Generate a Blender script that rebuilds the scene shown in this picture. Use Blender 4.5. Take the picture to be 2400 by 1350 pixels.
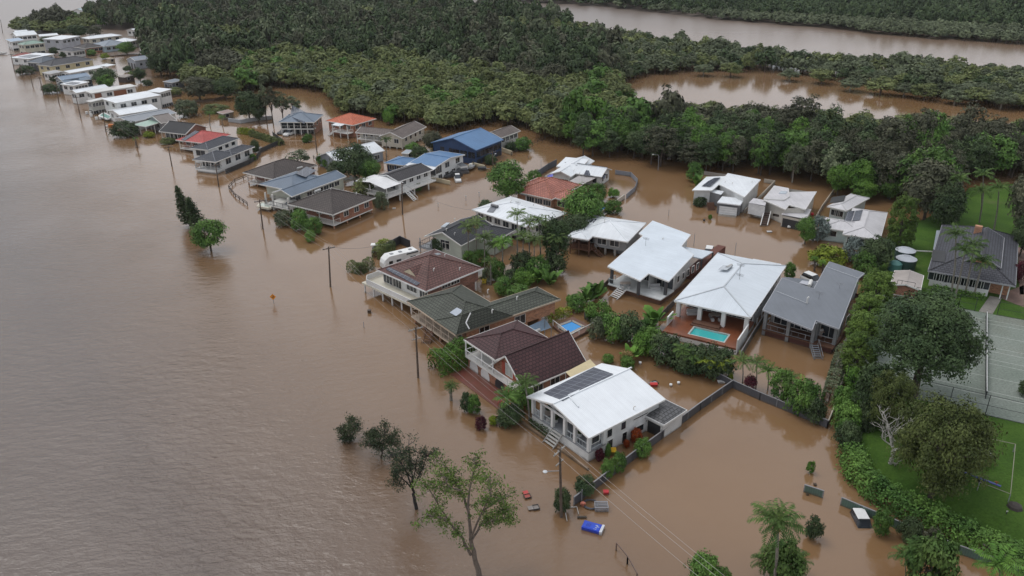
import bpy, math, random
import numpy as np
from mathutils import Vector, Matrix
for o in list(bpy.data.objects):
    bpy.data.objects.remove(o)
SC = bpy.context.scene
COL = SC.collection
R = math.radians
# ------------------------------------------------------------------ camera
CAM_H = 60.0
FPX, PITCH, ROLL = 1867.0, R(24.86), R(0.5)      # focal length in photo pixels (2400 wide)
_c, _s = math.cos(ROLL), math.sin(ROLL)
_cp, _sp = math.cos(PITCH), math.sin(PITCH)
def ray(px, py):
    x, y = px - 1200.0, py - 675.0
    x, y = _c * x - _s * y, _s * x + _c * y
    return Vector((x, FPX * _cp - y * _sp, -FPX * _sp - y * _cp))
def G(px, py, z=0.0):
    """point at height z that the surveyed image position looks at"""
    d = ray(px, py)
    k = (z - CAM_H) / d.z
    return Vector((d.x * k, d.y * k, z))
def proj(p):
    x, y, z = p[0], p[1], p[2] - CAM_H
    d = y * _cp - z * _sp
    u = x / d * FPX
    v = -(y * _sp + z * _cp) / d * FPX
    return (_c * u + _s * v + 1200, -_s * u + _c * v + 675)
cam_d = bpy.data.cameras.new("camera")
cam = bpy.data.objects.new("camera", cam_d)
COL.objects.link(cam)
_r = (ray(1201, 675) - ray(1200, 675)).normalized()
_u = -(ray(1200, 676) - ray(1200, 675)).normalized()
_b = -ray(1200, 675).normalized()
cam.matrix_world = Matrix(((_r.x, _u.x, _b.x, 0), (_r.y, _u.y, _b.y, 0), (_r.z, _u.z, _b.z, CAM_H), (0, 0, 0, 1)))
cam_d.sensor_width = 36.0
cam_d.lens = 36.0 * FPX / 2400.0
cam_d.clip_start, cam_d.clip_end = 0.5, 12000.0
SC.camera = cam
# ------------------------------------------------------------------ sky, sun, exposure
SUN_EL, SUN_AZ = R(63), R(-55)          # azimuth clockwise from +Y
W = bpy.data.worlds.new("World")
SC.world = W
W.use_nodes = True
nt = W.node_tree
for n in list(nt.nodes):
    nt.nodes.remove(n)
sky = nt.nodes.new("ShaderNodeTexSky")
sky.sky_type = 'NISHITA'
sky.sun_disc = False
sky.sun_elevation = SUN_EL
sky.sun_rotation = SUN_AZ
sky.air_density, sky.dust_density, sky.ozone_density = 1.0, 4.0, 1.0
hs = nt.nodes.new("ShaderNodeHueSaturation")
hs.inputs['Saturation'].default_value = 0.24
tcw = nt.nodes.new("ShaderNodeTexCoord")
ns = nt.nodes.new("ShaderNodeTexNoise")
ns.inputs['Scale'].default_value = 2.2
ns.inputs['Detail'].default_value = 5
rmp = nt.nodes.new("ShaderNodeMapRange")
rmp.inputs['From Min'].default_value, rmp.inputs['From Max'].default_value = 0.3, 0.7
rmp.inputs['To Min'].default_value, rmp.inputs['To Max'].default_value = 0.8, 1.15
mulw = nt.nodes.new("ShaderNodeMix")
mulw.data_type = 'RGBA'
mulw.blend_type = 'MULTIPLY'
mulw.inputs['Factor'].default_value = 1.0
bg = nt.nodes.new("ShaderNodeBackground")
bg.inputs['Strength'].default_value = 0.13
wo = nt.nodes.new("ShaderNodeOutputWorld")
nt.links.new(sky.outputs[0], hs.inputs['Color'])
nt.links.new(tcw.outputs['Generated'], ns.inputs['Vector'])
nt.links.new(ns.outputs[0], rmp.inputs[0])
cloud = nt.nodes.new("ShaderNodeMix")               # even cloud deck over the clear sky
cloud.data_type = 'RGBA'
cloud.inputs['Factor'].default_value = 0.62
cloud.inputs[7].default_value = (5.9, 6.15, 6.6, 1)
nt.links.new(hs.outputs[0], cloud.inputs[6])
nt.links.new(cloud.outputs[2], mulw.inputs[6])
nt.links.new(rmp.outputs[0], mulw.inputs[7])
nt.links.new(mulw.outputs[2], bg.inputs['Color'])
nt.links.new(bg.outputs[0], wo.inputs[0])
sd = bpy.data.lights.new("sun", 'SUN')
sd.energy = 0.6
sd.angle = R(25)
sd.color = (1.0, 0.97, 0.93)
sun = bpy.data.objects.new("sun", sd)
COL.objects.link(sun)
_sv = Vector((math.sin(SUN_AZ) * math.cos(SUN_EL), math.cos(SUN_AZ) * math.cos(SUN_EL), math.sin(SUN_EL)))
sun.rotation_euler = _sv.to_track_quat('Z', 'Y').to_euler()
sun.location = (0, 150, 200)
SC.view_settings.view_transform = 'Standard'
SC.view_settings.look = 'None'
SC.view_settings.gamma = 1.0
SC.view_settings.exposure = 0.27
SC.render.engine = 'CYCLES'
SC.cycles.max_bounces = 6
SC.cycles.diffuse_bounces = 2
SC.cycles.glossy_bounces = 2
SC.cycles.transmission_bounces = 2
SC.cycles.volume_bounces = 0

# ------------------------------------------------------------------ materials
def lin(v):
    v /= 255.0
    return v / 12.92 if v <= 0.04045 else ((v + 0.055) / 1.055) ** 2.4
def srgb(r, g, b, k=1.0):
    return tuple(min(0.85, lin(x) * k) for x in (r, g, b))
MATS = {}
def nodes(name):
    m = bpy.data.materials.new(name)
    m.use_nodes = True
    t = m.node_tree
    return m, t, t.nodes['Principled BSDF']
def mul(t, a, b):
    n = t.nodes.new("ShaderNodeMix")
    n.data_type = 'RGBA'
    n.blend_type = 'MULTIPLY'
    n.inputs['Factor'].default_value = 1.0
    for s, v in ((6, a), (7, b)):
        if isinstance(v, bpy.types.NodeSocket):
            t.links.new(v, n.inputs[s])
        else:
            n.inputs[s].default_value = tuple(v) + (1,)
    return n.outputs[2]
def mix(t, f, a, b):
    n = t.nodes.new("ShaderNodeMix")
    n.data_type = 'RGBA'
    for s, v in ((0, f), (6, a), (7, b)):
        if isinstance(v, bpy.types.NodeSocket):
            t.links.new(v, n.inputs[s])
        elif s == 0:
            n.inputs[0].default_value = v
        else:
            n.inputs[s].default_value = tuple(v) + (1,)
    return n.outputs[2]
def noise(t, scale, detail=3, rough=0.55, vec=None, lo=0.3, hi=0.7, a=0.0, b=1.0):
    n = t.nodes.new("ShaderNodeTexNoise")
    n.inputs['Scale'].default_value = scale
    n.inputs['Detail'].default_value = detail
    n.inputs['Roughness'].default_value = rough
    if vec is not None:
        t.links.new(vec, n.inputs['Vector'])
    r = t.nodes.new("ShaderNodeMapRange")
    for k, v in zip(('From Min', 'From Max', 'To Min', 'To Max'), (lo, hi, a, b)):
        r.inputs[k].default_value = v
    t.links.new(n.outputs[0], r.inputs[0])
    return r.outputs[0]
def geo_pos(t):
    return t.nodes.new("ShaderNodeNewGeometry").outputs['Position']
def uvw(t, sx=1, sy=1):
    u = t.nodes.new("ShaderNodeUVMap")
    mp = t.nodes.new("ShaderNodeMapping")
    mp.inputs['Scale'].default_value = (sx, sy, 1)
    t.links.new(u.outputs[0], mp.inputs[0])
    return mp.outputs[0]
def bump(t, h, strength, dist, p):
    b = t.nodes.new("ShaderNodeBump")
    b.inputs['Strength'].default_value = strength
    b.inputs['Distance'].default_value = dist
    t.links.new(h, b.inputs['Height'])
    t.links.new(b.outputs[0], p.inputs['Normal'])
def wave(t, vec, scale, axis='X', prof='SIN', dist=0.0):
    w = t.nodes.new("ShaderNodeTexWave")
    w.bands_direction = axis
    w.wave_profile = prof
    w.inputs['Scale'].default_value = scale
    w.inputs['Distortion'].default_value = dist
    t.links.new(vec, w.inputs['Vector'])
    return w.outputs['Fac']
def paint(col, rough=0.55, dirt=0.12, metal=0.0, spec=0.5, scale=0.35):
    """plain painted / rendered surface with faint weathering"""
    key = ('paint', tuple(col), rough, dirt, metal)
    if key in MATS:
        return MATS[key]
    m, t, p = nodes("paint")
    pos = geo_pos(t)
    n = noise(t, scale, 5, 0.6, pos, 0.3, 0.7, 1.0 - dirt * 1.6, 1.05)
    n2 = noise(t, 4.0, 4, 0.6, pos, 0.3, 0.7, 1.0 - dirt * 0.7, 1.04)
    t.links.new(mudline(t, pos, mul(t, mul(t, col, n), n2)), p.inputs['Base Color'])
    p.inputs['Roughness'].default_value = rough
    p.inputs['Metallic'].default_value = metal
    p.inputs['Specular IOR Level'].default_value = spec
    MATS[key] = m
    return m
def roof_metal(col, dirt=0.15, rough=0.45):
    key = ('rm', tuple(col), dirt)
    if key in MATS:
        return MATS[key]
    m, t, p = nodes("roof_metal")
    pos = geo_pos(t)
    v = uvw(t)
    n = noise(t, 0.22, 6, 0.65, pos, 0.3, 0.72, 1.0 - dirt * 1.5, 1.05)
    st = noise(t, 1.0, 4, 0.6, uvw(t, 2.2, 0.12), 0.3, 0.7, 1.0 - dirt, 1.04)
    w = wave(t, v, 1.3, 'X', 'SIN')            # sheets: faint lap lines up the slope
    r = t.nodes.new("ShaderNodeMapRange")
    r.inputs['From Min'].default_value, r.inputs['From Max'].default_value = 0.0, 0.12
    r.inputs['To Min'].default_value, r.inputs['To Max'].default_value = 0.88, 1.0
    t.links.new(w, r.inputs[0])
    t.links.new(mul(t, mul(t, mul(t, col, n), st), r.outputs[0]), p.inputs['Base Color'])
    p.inputs['Roughness'].default_value = rough
    p.inputs['Specular IOR Level'].default_value = 0.4
    bump(t, wave(t, v, 2.6, 'X', 'SIN'), 0.25, 0.02, p)
    MATS[key] = m
    return m
def roof_tile(col, dirt=0.3, course=0.33):
    key = ('rt', tuple(col), dirt)
    if key in MATS:
        return MATS[key]
    m, t, p = nodes("roof_tile")
    pos = geo_pos(t)
    b = t.nodes.new("ShaderNodeTexBrick")
    b.inputs['Scale'].default_value = 1.0
    b.inputs['Mortar Size'].default_value = 0.06
    b.inputs['Mortar Smooth'].default_value = 0.3
    b.inputs['Brick Width'].default_value = 0.6
    b.inputs['Row Height'].default_value = course * 1.5
    b.offset = 0.5
    b.inputs['Color1'].default_value = (1, 1, 1, 1)
    b.inputs['Color2'].default_value = (0.78, 0.78, 0.78, 1)
    b.inputs['Mortar'].default_value = (0.30, 0.30, 0.30, 1)
    t.links.new(uvw(t), b.inputs['Vector'])
    n = noise(t, 0.3, 6, 0.65, pos, 0.3, 0.72, 1.0 - dirt, 1.12)
    n2 = noise(t, 3.0, 3, 0.6, pos, 0.3, 0.7, 1.0 - dirt * 0.6, 1.1)
    t.links.new(mul(t, mul(t, mul(t, col, b.outputs['Color']), n), n2), p.inputs['Base Color'])
    p.inputs['Roughness'].default_value = 0.65
    p.inputs['Specular IOR Level'].default_value = 0.35
    bump(t, wave(t, uvw(t), 1.0 / (course * 1.5) * 0.157 * 2, 'Y', 'SAW'), 0.5, 0.05, p)
    MATS[key] = m
    return m
def brick(col, mortar=(0.42, 0.36, 0.30)):
    key = ('br', tuple(col))
    if key in MATS:
        return MATS[key]
    m, t, p = nodes("brick")
    pos = geo_pos(t)
    b = t.nodes.new("ShaderNodeTexBrick")
    b.inputs['Scale'].default_value = 1.0
    b.inputs['Mortar Size'].default_value = 0.018
    b.inputs['Brick Width'].default_value = 0.42
    b.inputs['Row Height'].default_value = 0.17
    b.inputs['Color1'].default_value = tuple(x * 1.25 for x in col) + (1,)
    b.inputs['Color2'].default_value = tuple(x * 0.62 for x in col) + (1,)
    b.inputs['Mortar'].default_value = tuple(0.5 * a + 0.5 * c for a, c in zip(mortar, col)) + (1,)
    t.links.new(uvw(t), b.inputs['Vector'])
    n = noise(t, 0.5, 5, 0.6, pos, 0.3, 0.7, 0.8, 1.1)
    t.links.new(mudline(t, pos, mul(t, b.outputs['Color'], n)), p.inputs['Base Color'])
    p.inputs['Roughness'].default_value = 0.85
    MATS[key] = m
    return m
def board(col, pitch=0.2, vertical=False, rough=0.6, dirt=0.15):
    """weatherboards, fence sheets, deck planks"""
    key = ('bd', tuple(col), pitch, vertical)
    if key in MATS:
        return MATS[key]
    m, t, p = nodes("boards")
    pos = geo_pos(t)
    w = wave(t, uvw(t), 0.314 / pitch / 2 * 2, 'X' if vertical else 'Y', 'SAW')
    r = t.nodes.new("ShaderNodeMapRange")
    r.inputs['From Min'].default_value, r.inputs['From Max'].default_value = 0.0, 0.25
    r.inputs['To Min'].default_value, r.inputs['To Max'].default_value = 0.6, 1.0
    t.links.new(w, r.inputs[0])
    n = noise(t, 0.6, 5, 0.6, pos, 0.3, 0.7, 1.0 - dirt * 1.5, 1.06)
    t.links.new(mudline(t, pos, mul(t, mul(t, col, n), r.outputs[0])), p.inputs['Base Color'])
    p.inputs['Roughness'].default_value = rough
    bump(t, w, 0.4, 0.02, p)
    MATS[key] = m
    return m
def glass():
    if 'glass' in MATS:
        return MATS['glass']
    m, t, p = nodes("window_glass")
    pos = geo_pos(t)
    n = noise(t, 0.45, 2, 0.5, pos, 0.35, 0.65, 0.3, 2.2)
    t.links.new(mul(t, (0.022, 0.026, 0.032), n), p.inputs['Base Color'])
    p.inputs['Roughness'].default_value = 0.06
    p.inputs['Specular IOR Level'].default_value = 0.6
    MATS['glass'] = m
    return m
def solar():
    if 'solar' in MATS:
        return MATS['solar']
    m, t, p = nodes("solar_cells")
    b = t.nodes.new("ShaderNodeTexBrick")
    b.offset = 0.0
    b.inputs['Scale'].default_value = 1.0
    b.inputs['Mortar Size'].default_value = 0.03
    b.inputs['Brick Width'].default_value = 1.0
    b.inputs['Row Height'].default_value = 1.65
    b.inputs['Color1'].default_value = (0.030, 0.034, 0.055, 1)
    b.inputs['Color2'].default_value = (0.040, 0.046, 0.070, 1)
    b.inputs['Mortar'].default_value = (0.20, 0.22, 0.25, 1)
    t.links.new(uvw(t), b.inputs['Vector'])
    t.links.new(b.outputs['Color'], p.inputs['Base Color'])
    p.inputs['Roughness'].default_value = 0.22
    p.inputs['Specular IOR Level'].default_value = 0.5
    MATS['solar'] = m
    return m
def leaves(name, c1, c2, clump=0.35):
    """foliage: two greens, varied from plant to plant, clump to clump and leaf to leaf"""
    if name in MATS:
        return MATS[name]
    m, t, p = nodes(name)
    pos = geo_pos(t)
    oi = t.nodes.new("ShaderNodeObjectInfo")
    at = t.nodes.new("ShaderNodeAttribute")
    at.attribute_name = "leaf"
    n = noise(t, clump, 3, 0.6, pos, 0.32, 0.68, 0.0, 1.0)
    c = mix(t, n, c1, c2)
    r1 = t.nodes.new("ShaderNodeMapRange")
    r1.inputs['To Min'].default_value, r1.inputs['To Max'].default_value = 0.68, 1.38
    t.links.new(at.outputs['Fac'], r1.inputs[0])
    r2 = t.nodes.new("ShaderNodeMapRange")
    r2.inputs['To Min'].default_value, r2.inputs['To Max'].default_value = 0.78, 1.22
    t.links.new(oi.outputs['Random'], r2.inputs[0])
    t.links.new(mul(t, mul(t, c, r1.outputs[0]), r2.outputs[0]), p.inputs['Base Color'])
    p.inputs['Roughness'].default_value = 0.65
    p.inputs['Specular IOR Level'].default_value = 0.15
    MATS[name] = m
    return m
def bark(name, col):
    if name in MATS:
        return MATS[name]
    m, t, p = nodes(name)
    n = noise(t, 3.0, 5, 0.7, geo_pos(t), 0.3, 0.7, 0.55, 1.25)
    t.links.new(mul(t, col, n), p.inputs['Base Color'])
    p.inputs['Roughness'].default_value = 0.9
    MATS[name] = m
    return m
def mudline(t, pos, col):
    """silt stain left by the flood on everything that stands in it"""
    sp = t.nodes.new("ShaderNodeSeparateXYZ")
    t.links.new(pos, sp.inputs[0])
    n = noise(t, .9, 4, .6, pos, .3, .7, .12, .5)
    mr = t.nodes.new("ShaderNodeMapRange")
    t.links.new(sp.outputs['Z'], mr.inputs[0])
    t.links.new(n, mr.inputs['From Max'])
    mr.inputs['To Min'].default_value, mr.inputs['To Max'].default_value = .75, 0.0
    return mix(t, mr.outputs[0], col, (.10, .065, .036))
WHITE = (0.78, 0.79, 0.80)
M_white = paint((0.74, 0.74, 0.73), 0.5, 0.10)
M_trim = paint((0.70, 0.69, 0.66), 0.5, 0.10)
M_cream = paint((0.62, 0.55, 0.40), 0.6, 0.12)
M_dark = paint((0.035, 0.036, 0.04), 0.6, 0.2)
M_char = paint((0.07, 0.072, 0.08), 0.6, 0.15)
M_grey = paint((0.30, 0.31, 0.33), 0.6, 0.15)
M_conc = paint((0.36, 0.34, 0.31), 0.8, 0.2)
M_wood = board((0.13, 0.062, 0.038), 0.14, True)
M_deck = board((0.20, 0.085, 0.045), 0.14, False)
M_pole = bark("pole_timber", (0.115, 0.085, 0.065))
M_trunk = bark("bark_brown", (0.085, 0.066, 0.052))
M_pale = bark("bark_pale", (0.30, 0.27, 0.23))
M_palmtr = bark("bark_palm", (0.22, 0.20, 0.17))
# ------------------------------------------------------------------ mesh helpers
def tag(o, label=None, cat=None, group=None, kind=None):
    if label and not kind:
        kind = 'thing'
    for k, v in (('label', label), ('category', cat), ('group', group), ('kind', kind)):
        if v:
            o[k] = v
    return o
def empty(name, loc, label=None, cat=None, group=None):
    o = bpy.data.objects.new(name, None)
    o.empty_display_size = 0.5
    o.location = loc
    COL.objects.link(o)
    return tag(o, label, cat, group)
def face_uv(me):
    """metres along the level direction and up the slope of every face"""
    uvl = me.uv_layers.new(name="UVMap")
    for pl in me.polygons:
        n = pl.normal
        h = Vector((n.x, n.y, 0))
        if h.length < 0.02:
            e1, e2 = Vector((1, 0, 0)), Vector((0, 1, 0))
        else:
            e1 = Vector((-n.y, n.x, 0)).normalized()
            e2 = n.cross(e1)
            if e2.z < 0:
                e2 = -e2
        for li in pl.loop_indices:
            co = me.vertices[me.loops[li].vertex_index].co
            uvl.data[li].uv = (co.dot(e1), co.dot(e2))
class MB:
    def __init__(self):
        self.v, self.f = [], []
    def poly(self, pts):
        i = len(self.v)
        self.v += [tuple(p) for p in pts]
        self.f.append(tuple(range(i, i + len(pts))))
        return self
    def hexa(self, p):                      # 8 points: bottom ring 0-3, top ring 4-7
        i = len(self.v)
        self.v += [tuple(q) for q in p]
        for f in ((3, 2, 1, 0), (4, 5, 6, 7), (0, 1, 5, 4), (1, 2, 6, 5), (2, 3, 7, 6), (3, 0, 4, 7)):
            self.f.append(tuple(i + k for k in f))
        return self
    def box(self, x0, x1, y0, y1, z0, z1, fr=None):
        fr = fr or (lambda a, b, c: (a, b, c))
        return self.hexa([fr(x0, y0, z0), fr(x1, y0, z0), fr(x1, y1, z0), fr(x0, y1, z0),
                          fr(x0, y0, z1), fr(x1, y0, z1), fr(x1, y1, z1), fr(x0, y1, z1)])
    def bar(self, a, b, w, h=None):
        """square bar between two points"""
        h = h or w
        a, b = Vector(a), Vector(b)
        d = (b - a)
        if d.length < 1e-6:
            return self
        d.normalize()
        up = Vector((0, 0, 1)) if abs(d.z) < 0.95 else Vector((1, 0, 0))
        sx = d.cross(up).normalized() * (w / 2)
        sy = sx.cross(d).normalized() * (h / 2)
        return self.hexa([a - sx - sy, a + sx - sy, a + sx + sy, a - sx + sy, b - sx - sy, b + sx - sy, b + sx + sy, b - sx + sy])
    def tube(self, pts, rad, n=6, cap=True):
        pts = [Vector(p) for p in pts]
        if not isinstance(rad, (list, tuple)):
            rad = [rad] * len(pts)
        i0 = len(self.v)
        for k, p in enumerate(pts):
            d = (pts[min(k + 1, len(pts) - 1)] - pts[max(k - 1, 0)]).normalized()
            up = Vector((0, 0, 1)) if abs(d.z) < 0.9 else Vector((1, 0, 0))
            a = d.cross(up).normalized()
            b = a.cross(d)
            for j in range(n):
                th = 2 * math.pi * j / n
                self.v.append(tuple(p + (a * math.cos(th) + b * math.sin(th)) * rad[k]))
        for k in range(len(pts) - 1):
            for j in range(n):
                q = (j + 1) % n
                self.f.append((i0 + k * n + j, i0 + k * n + q, i0 + (k + 1) * n + q, i0 + (k + 1) * n + j))
        if cap:
            self.f.append(tuple(i0 + j for j in range(n))[::-1])
            e = i0 + (len(pts) - 1) * n
            self.f.append(tuple(e + j for j in range(n)))
        return self
    def slab(self, pts, dz):
        """polygon with thickness dz downwards"""
        n = len(pts)
        lo = [(p[0], p[1], p[2] - dz) for p in pts]
        self.poly(pts)
        self.poly(lo[::-1])
        for k in range(n):
            q = (k + 1) % n
            self.poly([pts[k], lo[k], lo[q], pts[q]])
        return self
    def lathe(self, c, prof, n=14):
        i0 = len(self.v)
        for r, z in prof:
            for j in range(n):
                th = 2 * math.pi * j / n
                self.v.append((c[0] + r * math.cos(th), c[1] + r * math.sin(th), c[2] + z))
        for k in range(len(prof) - 1):
            for j in range(n):
                q = (j + 1) % n
                self.f.append((i0 + k * n + j, i0 + k * n + q, i0 + (k + 1) * n + q, i0 + (k + 1) * n + j))
        return self
    def build(self, name, mat, parent=None, uv=True, smooth=False):
        if not self.f:
            return None
        ox = parent.matrix_basis.translation if parent is not None else Vector((0, 0, 0))
        pp = parent.parent if parent is not None else None
        if pp is not None:
            ox = ox + pp.matrix_basis.translation
        me = bpy.data.meshes.new(name)
        me.from_pydata([(a - ox.x, b - ox.y, c - ox.z) for a, b, c in self.v], [], self.f)
        me.update()
        if uv:
            face_uv(me)
        if smooth:
            me.polygons.foreach_set('use_smooth', [True] * len(me.polygons))
        me.materials.append(mat)
        o = bpy.data.objects.new(name, me)
        COL.objects.link(o)
        if parent is not None:
            o.parent = parent
        return o
def solo(name, mb, mat, loc, label, cat, group=None, kind=None, uv=True, smooth=False):
    """a thing that is one mesh: origin at its base"""
    e = Vector(loc)
    mb.v = [(a - e.x, b - e.y, c - e.z) for a, b, c in mb.v]
    o = mb.build(name, mat, None, uv, smooth)
    o.location = e
    return tag(o, label, cat, group, kind)
def quads_mesh(name, V, F, leaf, mat):
    """fast mesh from numpy arrays of quads, with a per-face 'leaf' value"""
    me = bpy.data.meshes.new(name)
    nf = len(F)
    me.vertices.add(len(V))
    me.vertices.foreach_set('co', np.asarray(V, np.float32).ravel())
    me.loops.add(nf * 4)
    me.loops.foreach_set('vertex_index', np.asarray(F, np.int32).ravel())
    me.polygons.add(nf)
    me.polygons.foreach_set('loop_start', np.arange(nf, dtype=np.int32) * 4)
    me.polygons.foreach_set('loop_total', np.full(nf, 4, np.int32))
    a = me.attributes.new("leaf", 'FLOAT', 'FACE')
    a.data.foreach_set('value', np.asarray(leaf, np.float32))
    me.update(calc_edges=True)
    if mat:
        me.materials.append(mat)
    return me
def leaf_quads(C, N, size, rng, aspect=0.55, jitter=0.55):
    """diamond leaf clumps at centres C facing roughly along N"""
    n = len(C)
    N = N + rng.normal(0, jitter, (n, 3))
    N /= np.linalg.norm(N, axis=1, keepdims=True) + 1e-9
    T = np.cross(N, rng.normal(0, 1, (n, 3)))
    T /= np.linalg.norm(T, axis=1, keepdims=True) + 1e-9
    B = np.cross(N, T)
    s = (size * rng.uniform(0.65, 1.35, n))[:, None]
    V = np.stack([C + T * s, C + B * s * aspect, C - T * s, C - B * s * aspect], 1).reshape(-1, 3)
    F = np.arange(n * 4).reshape(-1, 4)
    return V, F, rng.uniform(0, 1, n)
def crown(rng, rx=1.0, rz=0.8, zc=0.0, nclump=40, per=26, rc=0.3, size=0.13, low=-0.5, core=0.35, jitter=0.5, flat=0.75):
    """foliage of a broad crown: clumps spread through an ellipsoid, leaves on each clump"""
    D = rng.normal(0, 1, (nclump * 3, 3))
    D /= np.linalg.norm(D, axis=1, keepdims=True)
    D = D[D[:, 2] > low][:nclump]
    k = rng.uniform(core, 1.0, len(D)) ** 0.5
    P = D * k[:, None] * np.array([rx - rc * 0.6, rx - rc * 0.6, rz - rc * 0.4]) * rng.uniform(0.88, 1.12, (len(D), 1))
    rcs = rc * rng.uniform(0.6, 1.3, len(D))
    E = rng.normal(0, 1, (len(D), per, 3))
    E /= np.linalg.norm(E, axis=2, keepdims=True)
    E[:, :, 2] = np.where(E[:, :, 2] < -0.35, -E[:, :, 2], E[:, :, 2])
    q = rng.uniform(0.55, 1.0, (len(D), per, 1))
    C = P[:, None, :] + E * q * rcs[:, None, None] * np.array([1, 1, flat])
    N = E + 0.35 * D[:, None, :] + np.array([0, 0, 0.25])
    C = C.reshape(-1, 3)
    C[:, 2] += zc
    return leaf_quads(C, N.reshape(-1, 3), size, rng, jitter=jitter)
# ------------------------------------------------------------------ water
def make_water():
    m, t, p = nodes("flood_water")
    pos = geo_pos(t)
    a, b = G(1316, 1300), G(120, 280)
    d = (b - a).normalized()
    nrm = Vector((-d.y, d.x, 0))             # towards the river
    vm = t.nodes.new("ShaderNodeVectorMath")
    vm.operation = 'DOT_PRODUCT'
    vm.inputs[1].default_value = nrm
    t.links.new(pos, vm.inputs[0])
    mr = t.nodes.new("ShaderNodeMapRange")
    k = a.dot(nrm)
    mr.inputs['From Min'].default_value, mr.inputs['From Max'].default_value = k - 16, k + 30
    t.links.new(vm.outputs['Value'], mr.inputs[0])
    river = mr.outputs[0]
    n1 = noise(t, 0.03, 5, 0.6, pos, 0.3, 0.7)
    flood = mix(t, n1, (0.192, 0.107, 0.050), (0.230, 0.137, 0.071))
    riv = mix(t, n1, (0.078, 0.053, 0.040), (0.102, 0.070, 0.053))
    p.inputs['IOR'].default_value = 1.7
    sl = t.nodes.new("ShaderNodeMapRange")
    sl.inputs['To Min'].default_value, sl.inputs['To Max'].default_value = 0.5, 0.38
    t.links.new(river, sl.inputs[0])
    t.links.new(sl.outputs[0], p.inputs['Specular IOR Level'])
    sp = t.nodes.new("ShaderNodeSeparateXYZ")
    t.links.new(pos, sp.inputs[0])
    fy = t.nodes.new("ShaderNodeMapRange")          # open channels beyond the town: wind ruffled
    for k_, v_ in zip(('From Min', 'From Max', 'To Min', 'To Max'), (230, 520, 0.025, 0.32)):
        fy.inputs[k_].default_value = v_
    t.links.new(sp.outputs['Y'], fy.inputs[0])
    fm = t.nodes.new("ShaderNodeMapRange")
    fm.inputs['From Min'].default_value, fm.inputs['From Max'].default_value = 300, 560
    t.links.new(sp.outputs['Y'], fm.inputs[0])
    t.links.new(mix(t, fm.outputs[0], mix(t, river, flood, riv), (0.185, 0.145, 0.122)), p.inputs['Base Color'])   # base colour goes paler with distance, out in the open channels
    rr = t.nodes.new("ShaderNodeMath")
    rr.operation = 'MULTIPLY_ADD'
    t.links.new(river, rr.inputs[0])
    rr.inputs[1].default_value = 0.13
    t.links.new(fy.outputs[0], rr.inputs[2])
    t.links.new(rr.outputs[0], p.inputs['Roughness'])
    mp = t.nodes.new("ShaderNodeMapping")
    mp.inputs['Rotation'].default_value = (0, 0, math.atan2(d.y, d.x) + 0.5)
    mp.inputs['Scale'].default_value = (0.55, 1.0, 1.0)
    t.links.new(pos, mp.inputs[0])
    w1 = noise(t, 0.75, 6, 0.62, mp.outputs[0], 0.2, 0.8)
    w2 = noise(t, 1.6, 4, 0.6, mp.outputs[0], 0.2, 0.8)
    wl = noise(t, 0.035, 4, 0.6, pos, 0.35, 0.65, 0.35, 1.0)      # gusts: patches of rougher water
    def ma(op, x, y):
        n = t.nodes.new("ShaderNodeMath")
        n.operation = op
        for i, v in enumerate((x, y)):
            if isinstance(v, bpy.types.NodeSocket):
                t.links.new(v, n.inputs[i])
            else:
                n.inputs[i].default_value = v
        return n.outputs[0]
    h = ma('ADD', w1, ma('MULTIPLY', w2, 0.35))
    amp = ma('ADD', ma('MULTIPLY', ma('MULTIPLY', river, wl), 0.30), ma('MULTIPLY', wl, 0.016))
    bm = t.nodes.new("ShaderNodeBump")
    bm.inputs['Strength'].default_value = 1.0
    bm.inputs['Distance'].default_value = 1.0
    t.links.new(ma('MULTIPLY', h, amp), bm.inputs['Height'])
    t.links.new(bm.outputs[0], p.inputs['Normal'])
    mb = MB().poly([(-7000, -300, 0), (7000, -300, 0), (7000, 11000, 0), (-7000, 11000, 0)])
    o = solo("flood_water", mb, m, (0, 0, 0), None, None, None, 'structure', uv=False)
make_water()
# ------------------------------------------------------------------ foliage kinds
GREEN = {
    'olive': ((0.072, 0.096, 0.035), (0.167, 0.189, 0.070)),
    'mid': ((0.044, 0.100, 0.024), (0.112, 0.202, 0.042)),
    'dark': ((0.031, 0.055, 0.025), (0.078, 0.108, 0.046)),
    'brown': ((0.046, 0.052, 0.032), (0.102, 0.104, 0.064)),
    'grey': ((0.064, 0.082, 0.046), (0.138, 0.162, 0.090)),
    'bright': ((0.055, 0.130, 0.022), (0.130, 0.235, 0.042)),
    'lime': ((0.110, 0.160, 0.015), (0.220, 0.260, 0.030)),
    'silver': ((0.110, 0.140, 0.130), (0.200, 0.240, 0.220)),
    'palm': ((0.036, 0.076, 0.018), (0.098, 0.150, 0.040)),
    'red': ((0.160, 0.020, 0.010), (0.300, 0.060, 0.015)),
    'plum': ((0.050, 0.014, 0.022), (0.110, 0.025, 0.035)),
    'straw': ((0.170, 0.120, 0.050), (0.300, 0.220, 0.090)),

    'deep': ((0.028, 0.050, 0.022), (0.062, 0.096, 0.036)),
    'casu': ((0.018, 0.030, 0.016), (0.046, 0.062, 0.028)),
    'frond': ((0.058, 0.100, 0.028), (0.130, 0.180, 0.060)),
    'gum': ((0.060, 0.105, 0.022), (0.125, 0.185, 0.040)),
    'oliveb': ((0.054, 0.074, 0.022), (0.112, 0.138, 0.042)),
    'clip': ((0.058, 0.108, 0.020), (0.118, 0.178, 0.036)),
}
def leafmat(k):
    return leaves("leaf_" + k, *GREEN[k])
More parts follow.
